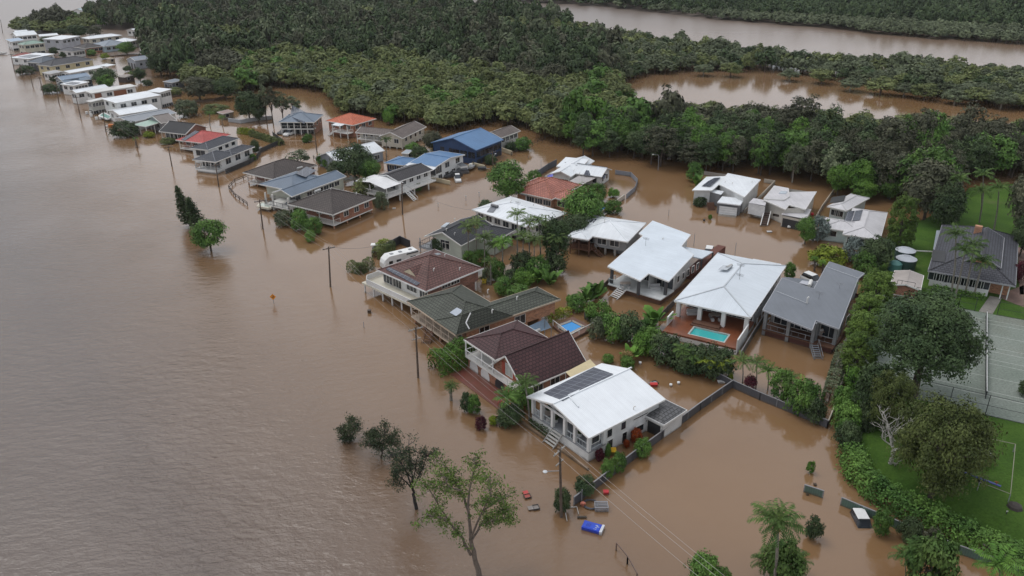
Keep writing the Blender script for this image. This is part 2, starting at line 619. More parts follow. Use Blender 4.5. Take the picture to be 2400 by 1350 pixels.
def limb_mesh(name, H, R_, rng, zc, mat, tr=0.18, limbs=6):
    mb = MB()
    top = Vector((rng.uniform(-.05, .05) * H, rng.uniform(-.05, .05) * H, H * 0.72))
    mb.tube([(0, 0, -0.6), (top.x * .3, top.y * .3, H * .3), top], [tr * 1.25, tr, tr * .4], 6)
    for k in range(limbs):
        th = 2 * math.pi * (k + rng.uniform(0, .7)) / limbs
        z0 = H * rng.uniform(.22, .45)
        e = Vector((math.cos(th) * R_ * .72, math.sin(th) * R_ * .72, zc + rng.uniform(-.1, .4) * H * .3))
        m_ = Vector((e.x * .4, e.y * .4, z0 + (e.z - z0) * .6))
        mb.tube([(top.x * z0 / H, top.y * z0 / H, z0), m_, e], [tr * .6, tr * .4, tr * .14], 5)
    me = bpy.data.meshes.new(name)
    me.from_pydata(mb.v, [], mb.f)
    me.materials.append(mat)
    return me
PROTO = {}
def proto(kind, R_, H, size, color, seeds=3, nclump=60, per=30, rc=None, low=-0.55, core=0.35, rz=None, trunk=M_trunk, tr=0.18, zc=None, jitter=0.5, limbs=6):
    L = []
    for s in range(seeds):
        rng = np.random.default_rng(abs(hash(kind)) % 1000 + s * 77 if False else sum(map(ord, kind)) * 13 + s * 77)
        rz_ = rz or H * 0.38
        zc_ = zc or H - rz_
        V, F, lf = crown(rng, R_, rz_, zc_, nclump, per, rc or R_ * 0.32, size, low, core, jitter)
        L.append((quads_mesh(kind + "_crown", V, F, lf, leafmat(color)), limb_mesh(kind + "_trunk", H, R_, rng, zc_, trunk, tr, limbs), R_, H))
    PROTO[kind] = L
proto("mangrove", 3.8, 7.0, 0.25, "olive", 4, 64, 44, low=-0.75, rz=3.2, jitter=.4)
proto("darktree", 3.9, 11.0, 0.26, "dark", 4, 74, 44, low=-0.8, rz=5.0, jitter=.4)
proto("browntree", 3.9, 11.0, 0.25, "brown", 3, 74, 44, low=-0.8, rz=5.0, jitter=.4)
proto("greytree", 3.8, 8.5, 0.25, "grey", 3, 64, 44, low=-0.7, rz=3.8, trunk=M_pale, jitter=.4)
proto("midtree", 3.8, 9.0, 0.26, "mid", 4, 66, 44, low=-0.7, rz=4.2, jitter=.4)
proto('brighttree', 3.6, 9.0, 0.24, 'bright', 2, 66, 46, low=-0.7, rz=4.2, jitter=.4)
def tree(name, kind, pos, h, w, label, cat="tree", group=None, rot=None, idx=None):
    """w = crown diameter, h = height"""
    L = PROTO[kind]
    me_c, me_t, R_, H = L[(idx if idx is not None else random.randrange(99)) % len(L)]
    e = empty(name, pos, label, cat, group)
    e.rotation_euler.z = random.uniform(0, 6.28) if rot is None else rot
    e.scale = (w / 2 / R_, w / 2 / R_, h / H)
    for nm, me in (('crown', me_c), ('trunk', me_t)):
        o = bpy.data.objects.new(nm, me)
        COL.objects.link(o)
        o.parent = e
    return e
# ------------------------------------------------------------------ the wood
def inpoly(P, poly):
    poly = np.array(poly, float)
    x, y = P[:, 0], P[:, 1]
    r = np.zeros(len(P), bool)
    j = len(poly) - 1
    for i in range(len(poly)):
        xi, yi, xj, yj = *poly[i], *poly[j]
        with np.errstate(divide='ignore', invalid='ignore'):
            c = ((yi > y) != (yj > y)) & (x < (xj - xi) * (y - yi) / (yj - yi + 1e-12) + xi)
        r ^= c
        j = i
    return r
WOOD = [(352, 150), (385, 178), (440, 205), (500, 222), (570, 222), (640, 205), (700, 205), (762, 222), (775, 245), (800, 268), (880, 278),
        (925, 290), (1000, 296), (1010, 325), (1060, 308), (1140, 292), (1200, 296), (1245, 316), (1300, 336), (1335, 345), (1345, 366), (1420, 370),
        (1480, 378), (1560, 397), (1640, 408), (1700, 402), (1780, 414), (1870, 432), (1935, 446), (1990, 448), (2060, 462), (2150, 500), (2230, 470), (2260, 430),
        (2440, 412), (2900, 440), (2900, 350), (2440, 334), (2250, 324), (2100, 311), (1950, 298), (1800, 286), (1560, 276), (1475, 264), (1445, 205),
        (1480, 184), (1530, 173), (1650, 170), (1800, 166), (1900, 180), (2060, 206), (2180, 229), (2300, 240), (2440, 252), (2900, 300), (2900, 240), (2440, 195), (2330, 184),
        (2200, 170), (2000, 159), (1850, 146), (1560, 110), (1400, 86), (1280, 61), (1150, 36), (1000, 10), (900, -20), (325, -20), (310, 22),
        (240, 40), (180, 50), (110, 57), (30, 71), (50, 80), (180, 80), (250, 72), (330, 96)]
FARWOOD = [(1150, 2), (1300, 8), (1500, 25), (1700, 48), (1900, 63), (2100, 85), (2470, 110), (2900, 150), (2900, 95), (2470, 50), (2340, 42), (2225, 30), (2225, 12), (2340, 18), (2470, 28), (2900, 60), (2900, -40), (1000, -40)]
HOLES = [[(1790, 126), (1860, 128), (1925, 142), (1900, 156), (1820, 146)], [(690, 205), (760, 215), (770, 245), (700, 240)],
         [(2030, 176), (2110, 185), (2105, 198), (2030, 190)], [(2262, 160), (2290, 160), (2302, 222), (2274, 222)], [(1960, 168), (1990, 168), (1990, 184), (1960, 184)],
         [(1080, 28), (1160, 34), (1150, 44), (1090, 38)], [(195, 68), (345, 70), (345, 100), (330, 130), (250, 108), (190, 88)]]
TALL = [(380, 70), (700, 55), (1000, 75), (1300, 95), (1440, 130), (1460, 200), (1330, 215), (1100, 175), (880, 165), (700, 140), (520, 150), (420, 195), (340, 150), (240, 60), (120, 20), (300, -20), (600, -20), (900, 10)]
RICH = [(1325, 300), (1500, 330), (1750, 350), (1960, 370), (1990, 470), (1800, 430), (1600, 410), (1325, 380)]
BROWN = [(1990, 365), (2900, 380), (2900, 450), (2440, 430), (2260, 450), (2150, 520), (1990, 460)]
BACK = [(1400, 60), (1800, 120), (2900, 220), (2900, 310), (2440, 260), (2100, 215), (1800, 170), (1460, 190), (1400, 140)]
TOPB = [(300, -30), (1300, -30), (1440, 80), (1000, 70), (700, 50), (300, 60)]
rngF = np.random.default_rng(5)
def sample_wood():
    out = []
    for y0, y1, sp in ((120, 330, 4.2), (330, 560, 4.8), (560, 1500, 6.6)):
        nx, ny = int(1900 / sp), int((y1 - y0) / sp)
        gx, gy = np.meshgrid(np.arange(nx) * sp - 950, np.arange(ny) * sp + y0)
        P = np.stack([gx.ravel(), gy.ravel()], 1) + rngF.uniform(-.42, .42, (nx * ny, 2)) * sp
        d = P[:, 1] * _cp + CAM_H * _sp
        u = P[:, 0] / d * FPX
        v = -(P[:, 1] * _sp - CAM_H * _cp) / d * FPX
        px = np.stack([_c * u + _s * v + 1200, -_s * u + _c * v + 675], 1)
        ok = (inpoly(px, WOOD) | inpoly(px, FARWOOD)) & (px[:, 0] > -60) & (px[:, 0] < 2900)
        for hpoly in HOLES:
            ok &= ~inpoly(px, hpoly)
        P, px, d = P[ok], px[ok], d[ok]
        tall, rich, brn, back, topb, far = (inpoly(px, q) for q in (TALL, RICH, BROWN, BACK, TOPB, FARWOOD))
        r = rngF.uniform(0, 1, len(P))
        patch = np.sin(P[:, 0] * .043 + 1.3) * np.sin(P[:, 1] * .031 + .4) + .5 * np.sin(P[:, 0] * .11 + P[:, 1] * .07)
        for i in range(len(P)):
            q, pa = r[i], patch[i]
            if far[i]:
                k = 'greytree' if px[i, 1] > 20 + (px[i, 0] - 1300) * .055 or q < .3 else 'darktree'
                h = (5.5 if k == 'greytree' else 10) * rngF.uniform(.8, 1.25)
            elif topb[i] or tall[i]:
                k = 'darktree' if q < .55 else ('browntree' if q < .85 else 'greytree')
                h = 11.5 * rngF.uniform(.75, 1.25)
                if pa > .75:
                    k, h = 'mangrove', 8 * rngF.uniform(.85, 1.15)
            elif rich[i]:
                k = ('midtree' if q < .38 else 'darktree' if q < .66 else 'brighttree' if q < .69 else 'browntree' if q < .88 else 'greytree')
                h = 9.5 * rngF.uniform(.75, 1.3)
            elif brn[i]:
                k = 'browntree' if q < .6 else ('darktree' if q < .85 else 'midtree')
                h = 11 * rngF.uniform(.8, 1.2)
            elif back[i]:
                k = 'greytree' if q < .6 else ('darktree' if q < .75 else 'mangrove')
                h = 6.3 * rngF.uniform(.7, 1.25)
            else:
                k = 'mangrove' if q < .8 else ('greytree' if q < .9 else 'midtree')
                h = 6.8 * rngF.uniform(.8, 1.2)
                if pa < -.85:
                    k, h = 'browntree', 9 * rngF.uniform(.8, 1.2)
            if px[i, 0] > 1470 and 250 < px[i, 1] < 300 + (px[i, 0] - 1470) * .055:      # low fringe along the near shore of the lagoon
                k, h = 'mangrove', rngF.uniform(4.6, 6.6)
            w = rngF.uniform(5.4, 9.6) * (1 if d[i] < 560 else 1.25)
            if h > 6.7 and rngF.uniform() < .08:           # emergent trees
                h, w = h * 1.35, w * 1.25
            out.append((d[i], P[i, 0], P[i, 1], k, h, w, px[i, 0], px[i, 1]))
    return out
def build_wood():
    S = sorted(sample_wood())
    front = [s for s in S if 0 < s[6] < 2400 and s[7] > 60]
    near = front[:240]
    ids = set(id(s) for s in near)
    rest = [s for s in S if id(s) not in ids]
    names = {'mangrove': 'mangrove_tree', 'darktree': 'forest_tree', 'browntree': 'forest_tree', 'greytree': 'paperbark_tree', 'midtree': 'forest_tree', 'brighttree': 'forest_tree'}
    desc = {'mangrove': 'low olive green mangrove tree', 'darktree': 'tall dark green forest tree', 'browntree': 'tall brownish green forest tree',
            'greytree': 'grey green paperbark tree', 'midtree': 'broad mid green forest tree', 'brighttree': 'bright green leafy forest tree'}
    for s in near:
        x = s[6]
        if x < 1000:
            z = 'at the wood edge behind the orange roof'
        elif x < 1330:
            z = 'at the wood edge behind the navy house'
        elif x < 1640:
            z = 'along the water right of navy house'
        elif x < 1960:
            z = 'behind the white side street houses'
        else:
            z = 'behind the tiled house with lawn'
        lab = desc[s[3]] + ' ' + z
        tree(names[s[3]], s[3], (s[1], s[2], 0), s[4], s[5], lab, 'tree', desc[s[3]] + 's ' + z)
    # everything beyond: one mass per wood
    kinds = ['mangrove', 'darktree', 'browntree', 'greytree', 'midtree', 'brighttree']
    kc = {'mangrove': 'olive', 'darktree': 'dark', 'browntree': 'brown', 'greytree': 'grey', 'midtree': 'mid', 'brighttree': 'bright'}
    tmpl = []
    for lod, (ncl, per, sz) in enumerate(((46, 20, 0.115), (34, 12, 0.165), (20, 8, 0.25))):
        tmpl.append([crown(np.random.default_rng(900 + lod * 10 + i), 1.0, 1.0, 0.0, ncl, per, 0.36, sz, -0.45, 0.45, 0.24) for i in range(5)])
    for nm, lab, sel in (('forest_canopy', 'dense flooded mangrove and forest canopy stretching to the river', lambda s: not inpoly(np.array([[s[6], s[7]]]), FARWOOD)[0]),
                         ('far_forest', 'grey green forest on the far bank of the river', lambda s: inpoly(np.array([[s[6], s[7]]]), FARWOOD)[0])):
        Vs, Fs, Ls, Ms, n0 = [], [], [], [], 0
        for s in rest:
            if not sel(s):
                continue
            lod = 0 if s[0] < 330 else (1 if s[0] < 560 else 2)
            V, F, lf = tmpl[lod][rngF.integers(5)]
            th = rngF.uniform(0, 6.28)
            c_, s_ = math.cos(th), math.sin(th)
            w, h = s[5] / 2, s[4]
            rz = h * 0.5
            X = np.stack([(V[:, 0] * c_ - V[:, 1] * s_) * w + s[1], (V[:, 0] * s_ + V[:, 1] * c_) * w + s[2], V[:, 2] * rz + h - rz], 1)
            Vs.append(X)
            Fs.append(F + n0)
            # each tree has its own green
            Ls.append(np.clip(lf * 0.42 + rngF.uniform(0, .6), 0, 1))
            Ms.append(np.full(len(F), kinds.index(s[3]), np.int32))
            n0 += len(V)
            if s[0] < 420:
                tr = 0.16
                b = np.array([[s[1] + dx, s[2] + dy, z] for z in (-.3, h * .6) for dx, dy in ((-tr, -tr), (tr, -tr), (tr, tr), (-tr, tr))])
                Vs.append(b)
                Fs.append(np.array([[0, 1, 5, 4], [1, 2, 6, 5], [2, 3, 7, 6], [3, 0, 4, 7]]) + n0)
                Ls.append(np.full(4, .5))
                Ms.append(np.full(4, len(kinds), np.int32))
                n0 += 8
        if not Vs:
            continue
        me = quads_mesh(nm, np.concatenate(Vs), np.concatenate(Fs), np.concatenate(Ls), None)
        for k in kinds:
            me.materials.append(leafmat(kc[k]))
        me.materials.append(M_trunk)
        me.polygons.foreach_set('material_index', np.concatenate(Ms))
        o = bpy.data.objects.new(nm, me)
        COL.objects.link(o)
        tag(o, lab, 'forest', None, 'stuff')
        print(nm, len(me.polygons))
build_wood()

for i, (x, y, w, h) in enumerate([(1648, 178, 9, 5), (1712, 180, 10, 6), (1850, 190, 9, 5), (1925, 196, 11, 6), (1992, 214, 10, 5), (2062, 222, 12, 6), (2118, 226, 9, 5), (2165, 234, 11, 6), (2236, 244, 10, 5), (2290, 246, 12, 6), (2345, 254, 11, 6), (2392, 254, 12, 5), (1935, 160, 8, 5), (2020, 186, 9, 5)]):
    tree('mangrove_tree', ('greytree', 'mangrove')[i % 2], G(x, y), h, w, 'mangrove tree standing alone in the brown water of the upper right lagoon', 'tree', 'mangroves standing in the upper right lagoon', None, i)
# ------------------------------------------------------------------ houses
class House:
    """A = left eave corner, B = eave corner nearest the viewer, C = right eave corner (surveyed), he = eave height over water"""
    def __init__(self, A, B, C, he, label, name='house', cat='house', group=None):
        a, b, c = G(*A, he), G(*B, he), G(*C, he)
        ua, vc = (a - b), (c - b)
        self.U, self.V = ua.length, vc.length
        # square the frame: weight the longer side
        u, v = ua.normalized(), vc.normalized()
        pu = Vector((-u.y, u.x, 0))
        if pu.dot(v) < 0:
            pu = -pu
        w = self.V / (self.U + self.V)
        v = (pu * (1 - w) + v * w).normalized()
        u2 = Vector((-v.y, v.x, 0))
        self.u = u2 if u2.dot(u) > 0 else -u2
        self.v = v
        self.O = Vector((b.x, b.y, 0))
        self.he = he
        ctr = self.P(self.U / 2, self.V / 2, 0)
        self.root = empty(name, ctr, label, cat, group)
        self.roof, self.fascia, self.ridge, self.wall = MB(), MB(), MB(), MB()
        self.fn = []
    def P(self, s, t, z):
        p = self.O + self.u * s + self.v * t
        return Vector((p.x, p.y, z))
    def fr(self, s, t, z):
        return tuple(self.P(s, t, z))
    def loc(self, px, py, z):
        d = G(px, py, z) - self.O
        return d.dot(self.u), d.dot(self.v)
    def box(self, mb, s0, s1, t0, t1, z0, z1):
        return mb.box(s0, s1, t0, t1, z0, z1, self.fr)
    # ---- roofs
    def _edge(self, s0, s1, t0, t1, z, d=0.22):
        e = 0.07
        for a in ((s0 - e, s1 + e, t0 - e, t0), (s0 - e, s1 + e, t1, t1 + e), (s0 - e, s0, t0, t1), (s1, s1 + e, t0, t1)):
            self.box(self.fascia, *a, z - d, z + 0.03)
        self.fascia.poly([self.P(s0, t0, z - d + .02), self.P(s0, t1, z - d + .02), self.P(s1, t1, z - d + .02), self.P(s1, t0, z - d + .02)])
    def _caps(self, *segs, r=0.10):
        for a, b in segs:
            a, b = Vector(a), Vector(b)
            a.z += .03
            b.z += .03
            self.ridge.bar(a, b, r * 2, r * 1.2)
    def hip(self, s0=None, s1=None, t0=None, t1=None, z=None, pitch=22, caps=True):
        s0, s1, t0, t1 = s0 or 0, self.U if s1 is None else s1, t0 or 0, self.V if t1 is None else t1
        z = self.he if z is None else z
        W_, D_ = s1 - s0, t1 - t0
        k = math.tan(R(pitch))
        m = min(W_, D_) / 2
        zr = z + m * k
        if W_ >= D_:
            r0, r1 = self.P(s0 + m, t0 + D_ / 2, zr), self.P(s1 - m, t0 + D_ / 2, zr)
        else:
            r0, r1 = self.P(s0 + W_ / 2, t0 + m, zr), self.P(s0 + W_ / 2, t1 - m, zr)
        c = [self.P(s0, t0, z), self.P(s1, t0, z), self.P(s1, t1, z), self.P(s0, t1, z)]
        if W_ >= D_:
            fs = [(c[0], c[1], r1, r0), (c[1], c[2], r1), (c[2], c[3], r0, r1), (c[3], c[0], r0)]
            caps_ = [(r0, r1), (c[0], r0), (c[3], r0), (c[1], r1), (c[2], r1)]
        else:
            fs = [(c[0], c[1], r0), (c[1], c[2], r1, r0), (c[2], c[3], r1), (c[3], c[0], r0, r1)]
            caps_ = [(r0, r1), (c[0], r0), (c[1], r0), (c[3], r1), (c[2], r1)]
        for f in fs:
            self.roof.poly(f)
        if caps:
            self._caps(*[q for q in caps_ if (Vector(q[0]) - Vector(q[1])).length > .2])
        self._edge(s0, s1, t0, t1, z)
        self.fn.append((s0, s1, t0, t1, lambda s, t: z + k * min(s - s0, s1 - s, t - t0, t1 - t)))
        return zr
    def gable(self, axis, s0=None, s1=None, t0=None, t1=None, z=None, pitch=22, wall=True, oh=0.45, caps=True, off=0.5, gm=None):
        """axis = direction of the ridge; off = where the ridge sits across the span"""
        s0, s1, t0, t1 = s0 or 0, self.U if s1 is None else s1, t0 or 0, self.V if t1 is None else t1
        z = self.he if z is None else z
        k = math.tan(R(pitch))
        if axis == 'v':
            w = s1 - s0
            q = lambda a, b, c: self.P(s0 + a * w, t0 + b * (t1 - t0), c)
            L, ov = t1 - t0, oh
        else:
            w = t1 - t0
            q = lambda a, b, c: self.P(s0 + b * (s1 - s0), t0 + a * w, c)
            L, ov = s1 - s0, oh
        zr = z + k * w * off
        r0, r1 = q(off, 0, zr), q(off, 1, zr)
        self.roof.poly([q(0, 0, z), q(0, 1, z), r1, r0])
        self.roof.poly([q(1, 0, z), r0, r1, q(1, 1, z)])
        # underside and verge boards
        d = .2
        self.fascia.poly([q(0, 0, z - d), r0 - Vector((0, 0, d)), r1 - Vector((0, 0, d)), q(0, 1, z - d)])
        self.fascia.poly([q(1, 0, z - d), q(1, 1, z - d), r1 - Vector((0, 0, d)), r0 - Vector((0, 0, d))])
        dn = Vector((0, 0, .09))
        for a, b in ((q(0, 0, z), r0), (q(1, 0, z), r0), (q(0, 1, z), r1), (q(1, 1, z), r1), (q(0, 0, z), q(0, 1, z)), (q(1, 0, z), q(1, 1, z))):
            self.fascia.bar(a - dn, b - dn, .10, .22)
        if caps:
            self._caps((r0, r1))
        if wall:
            e = ov / L
            f = .06
            g = gm or self.wall
            zz = z + k * f * w * (1 if off <= .5 else 1)
            for b in (e, 1 - e):
                g.poly([q(.04, b, z - .02), q(.96, b, z - .02), q(.96, b, z + k * w * off * .04 / (1 - off) - .1), q(off, b, zr - .12), q(.04, b, z + k * w * .04 - .1)])
        def fz(s, t):
            x = ((s - s0) if axis == 'v' else (t - t0)) / w
            return z + k * w * off * (x / off if x < off else (1 - x) / (1 - off))
        self.fn.append((s0, s1, t0, t1, fz))
        return zr
    def plane(self, s0, s1, t0, t1, z00, zs, zt, d=0.22):
        """single slope: height z00 at (s0,t0), zs at s1, zt at t1 (rises)"""
        fz = lambda s, t: z00 + (zs - z00) * (s - s0) / (s1 - s0) + (zt - z00) * (t - t0) / (t1 - t0)
        pts = [self.P(s, t, fz(s, t)) for s, t in ((s0, t0), (s1, t0), (s1, t1), (s0, t1))]
        self.roof.poly(pts)
        lo = [p - Vector((0, 0, d)) for p in pts]
        self.fascia.poly(lo[::-1])
        for k in range(4):
            q = (k + 1) % 4
            self.fascia.bar(pts[k] - Vector((0, 0, d / 2 - .02)), pts[q] - Vector((0, 0, d / 2 - .02)), .1, d)
        self.fn.append((s0, s1, t0, t1, fz))
    def pxroof_poly(self, pts, z, gs=0.0, gt=0.0, d=0.25):
        """one roof plane with a surveyed outline; gs, gt = slopes along s and t"""
        L = []
        for px, py in pts:
            zz = z
            for _ in range(6):
                s, t = self.loc(px, py, zz)
                zz = z + gs * s + gt * t
            L.append((s, t, zz))
        P = [self.P(*q) for q in L]
        self.roof.poly(P)
        self.fascia.poly([p - Vector((0, 0, d)) for p in P][::-1])
        for k in range(len(P)):
            q = (k + 1) % len(P)
            self.fascia.bar(P[k] - Vector((0, 0, d / 2 - .02)), P[q] - Vector((0, 0, d / 2 - .02)), .1, d)
        ss, tt = [q[0] for q in L], [q[1] for q in L]
        self.fn.append((min(ss), max(ss), min(tt), max(tt), lambda s, t: z + gs * s + gt * t))
        return L
    def zr(self, s, t):
        L = [f(s, t) for a, b, c, d, f in self.fn if a - .3 <= s <= b + .3 and c - .3 <= t <= d + .3]
        return max(L) if L else self.he
    def onroof(self, px, py):
        z = self.he
        for _ in range(8):
            s, t = self.loc(px, py, z)
            z = self.zr(s, t)
        return self.P(s, t, z)
    # ---- walls and openings
    def walls(self, s0, s1, t0, t1, z0, z1, mb=None):
        mb = mb or self.wall
        c = [(s0, t0), (s1, t0), (s1, t1), (s0, t1)]
        for k in range(4):
            a, b = c[k], c[(k + 1) % 4]
            mb.poly([self.P(*a, z0), self.P(*b, z0), self.P(*b, z1), self.P(*a, z1)])
        return self
    def opening(self, face, plane, c, w, z0, h, name='window', mul=1, frame=None, pane=None, label=None, sill=False):
        """face 'u': wall at t=plane seen from the left front; face 'v': wall at s=plane seen from the right front"""
        e = .06
        if face == 'u':
            fr = lambda x, y, z: self.fr(x, plane - y, z)
        else:
            fr = lambda x, y, z: self.fr(plane - y, x, z)
        m = MB()
        a, b = c - w / 2, c + w / 2
        f = .07
        for q in ((a - f, b + f, z0 - f, z0), (a - f, b + f, z0 + h, z0 + h + f), (a - f, a, z0, z0 + h), (b, b + f, z0, z0 + h)):
            m.box(q[0], q[1], .002, e, q[2], q[3], fr)
        for k in range(1, mul):
            x = a + (b - a) * k / mul
            m.box(x - .03, x + .03, .002, e - .01, z0, z0 + h, fr)
        o = m.build(name, frame or M_trim, self.root)
        g = MB().poly([fr(a, .025, z0), fr(b, .025, z0), fr(b, .025, z0 + h), fr(a, .025, z0 + h)])
        pn = g.build('pane' if name != 'garage_door' else 'door_panel', pane or glass(), o)
        pn.parent = o
        if label:
            o['label'] = label
        return o
    def row(self, face, plane, a, b, n, z0, h, w, **k):
        for i in range(n):
            self.opening(face, plane, a + (b - a) * (i + .5) / n, w, z0, h, **k)
    def post(self, s, t, z0, z1, r=.09, mat=None):
        m = MB()
        self.box(m, s - r, s + r, t - r, t + r, z0, z1)
        m.build('post', mat or M_trim, self.root)
    def posts(self, L, z0, z1, r=.09, mat=None):
        for s, t in L:
            self.post(s, t, z0, z1, r, mat)
    def floor(self, s0, s1, t0, t1, z, d=.22, mat=None, name='deck'):
        m = MB()
        self.box(m, s0, s1, t0, t1, z - d, z)
        return m.build(name, mat or M_deck, self.root)
    def rail(self, pts, z, h=1.0, mat=None, step=.45, solid=False, glassy=False):
        m = MB()
        for (a, b), (c, d) in zip(pts[:-1], pts[1:]):
            p, q = self.P(a, b, z), self.P(c, d, z)
            L = (q - p).length
            up = Vector((0, 0, 1))
            m.bar(p + up * h, q + up * h, .09, .07)
            m.bar(p + up * .12, q + up * .12, .06, .06)
            n = max(1, int(L / step))
            for k in range(n + 1):
                x = p.lerp(q, k / n)
                r = .09 if k % 6 == 0 else .028
                m.bar(x + up * .1, x + up * h, r, r)
            if solid:
                m.poly([p + up * .1, q + up * .1, q + up * (h - .05), p + up * (h - .05)])
        m.build('railing', mat or M_trim, self.root)
    def stairs(self, p0, p1, w, n=8, mat=None, rail=True):
        """p0 top (s,t,z) to p1 bottom, width w"""
        a, b = self.P(*p0), self.P(*p1)
        d = (b - a)
        h = Vector((d.x, d.y, 0)).normalized()
        sd_ = Vector((-h.y, h.x, 0)) * (w / 2)
        m = MB()
        for k in range(n):
            x = a.lerp(b, (k + .5) / n)
            q = h * .14
            m.hexa([x - sd_ - q - Vector((0, 0, .05)), x + sd_ - q - Vector((0, 0, .05)), x + sd_ + q - Vector((0, 0, .05)), x - sd_ + q - Vector((0, 0, .05)),
                    x - sd_ - q, x + sd_ - q, x + sd_ + q, x - sd_ + q])
        for sg in (-1, 1):
            m.bar(a + sd_ * sg, b + sd_ * sg, .06, .22)
            if rail:
                up = Vector((0, 0, .9))
                m.bar(a + sd_ * sg + up, b + sd_ * sg + up, .06, .06)
                for k in (0, .5, 1):
                    x = a.lerp(b, k) + sd_ * sg
                    m.bar(x, x + up, .06, .06)
        return m.build('stairs', mat or M_trim, self.root)
    def solar(self, corners, name='solar_panels', mat=None, lift=.12):
        P = [self.onroof(*c) + Vector((0, 0, lift)) for c in corners]
        if len(P) == 4:           # make it planar
            P[3] = P[0] + P[2] - P[1]
        m = MB().slab(P, .05)
        return m.build(name, mat or solar(), self.root)
    def tank(self, a, b, r=.28, mat=None):
        p, q = self.onroof(*a), self.onroof(*b)
        z = max(p.z, q.z) + r + .05
        p.z = q.z = z
        m = MB().tube([p, q], r, 10)
        m.build('water_heater', mat or paint((.45, .45, .44), .35), self.root, smooth=False)
    def vent(self, px, py, h=.5, r=.07):
        p = self.onroof(px, py)
        m = MB().tube([p - Vector((0, 0, .1)), p + Vector((0, 0, h))], r, 6)
        m.tube([p + Vector((0, 0, h)), p + Vector((.22, 0, h + .12))], r, 6)
        m.build('vent_pipe', M_trim, self.root)
    def antenna(self, px, py, h=1.6):
        p = self.onroof(px, py)
        m = MB().bar(p, p + Vector((0, 0, h)), .05)
        for k in range(4):
            z = h - .12 * k
            m.bar(p + Vector((-.6 + .05 * k, .4, z)), p + Vector((.6 - .05 * k, -.4, z)), .03)
        m.bar(p + Vector((-.3, -.5, h - .15)), p + Vector((.3, .5, h - .15)), .03)
        m.build('aerial', M_grey, self.root)
    def hatch(self, corners, name='skylight', mat=None):
        P = [self.onroof(*c) + Vector((0, 0, .12)) for c in corners]
        MB().slab(P, .14).build(name, mat or paint((.45, .5, .55), .2), self.root)
    def done(self, roof, wall, trim=None, ridge=None):
        self.roof.build('roof', roof, self.root)
        self.fascia.build('gutter', trim or M_trim, self.root)
        self.ridge.build('ridge_cap', ridge or roof, self.root)
        self.wall.build('wall', wall, self.root)
        return self.root
# roof and wall colours
RW = roof_metal((0.75, 0.78, 0.81), 0.10)          # white sheet roof
RWP = roof_metal((0.60, 0.585, 0.60), 0.14)        # weathered white, pinkish
RWL = roof_metal((0.56, 0.62, 0.68), 0.07)         # pale blue white
RGY = roof_metal((0.14, 0.155, 0.18), 0.12)        # mid grey sheet
RDG = roof_tile((0.050, 0.052, 0.060), 0.2)
RBL = roof_metal((0.085, 0.19, 0.36), 0.10)
RSB = roof_metal((0.13, 0.17, 0.225), 0.12)        # slate blue sheet
RLG = roof_metal((0.33, 0.37, 0.41), 0.12)
RGR = roof_metal((0.22, 0.33, 0.27), 0.12)
ROR = roof_tile((0.60, 0.165, 0.085), 0.12)
RRD = roof_tile((0.54, 0.11, 0.10), 0.12)
RTC = roof_tile((0.50, 0.195, 0.145), 0.3)
RBR = roof_tile((0.155, 0.075, 0.065), 0.25)
RPL = roof_tile((0.085, 0.038, 0.040), 0.2)
RGN = roof_tile((0.088, 0.096, 0.076), 0.25)
RTB = roof_tile((0.088, 0.070, 0.064), 0.25)
RTG = roof_tile((0.185, 0.150, 0.135), 0.2)
RBK = roof_tile((0.030, 0.031, 0.036), 0.2)
WB = board((0.70, 0.70, 0.69), 0.2)
WC = board((0.56, 0.52, 0.44), 0.2)
WG = board((0.30, 0.31, 0.32), 0.25, True)
WN = board((0.028, 0.062, 0.15), 0.2)
BR1 = brick((0.30, 0.115, 0.065))
BR2 = brick((0.44, 0.205, 0.11))
BR4 = brick((0.33, 0.135, 0.075))
BR3 = brick((0.24, 0.10, 0.07))
WGR = paint((0.50, 0.54, 0.47), .6)
OH = .55
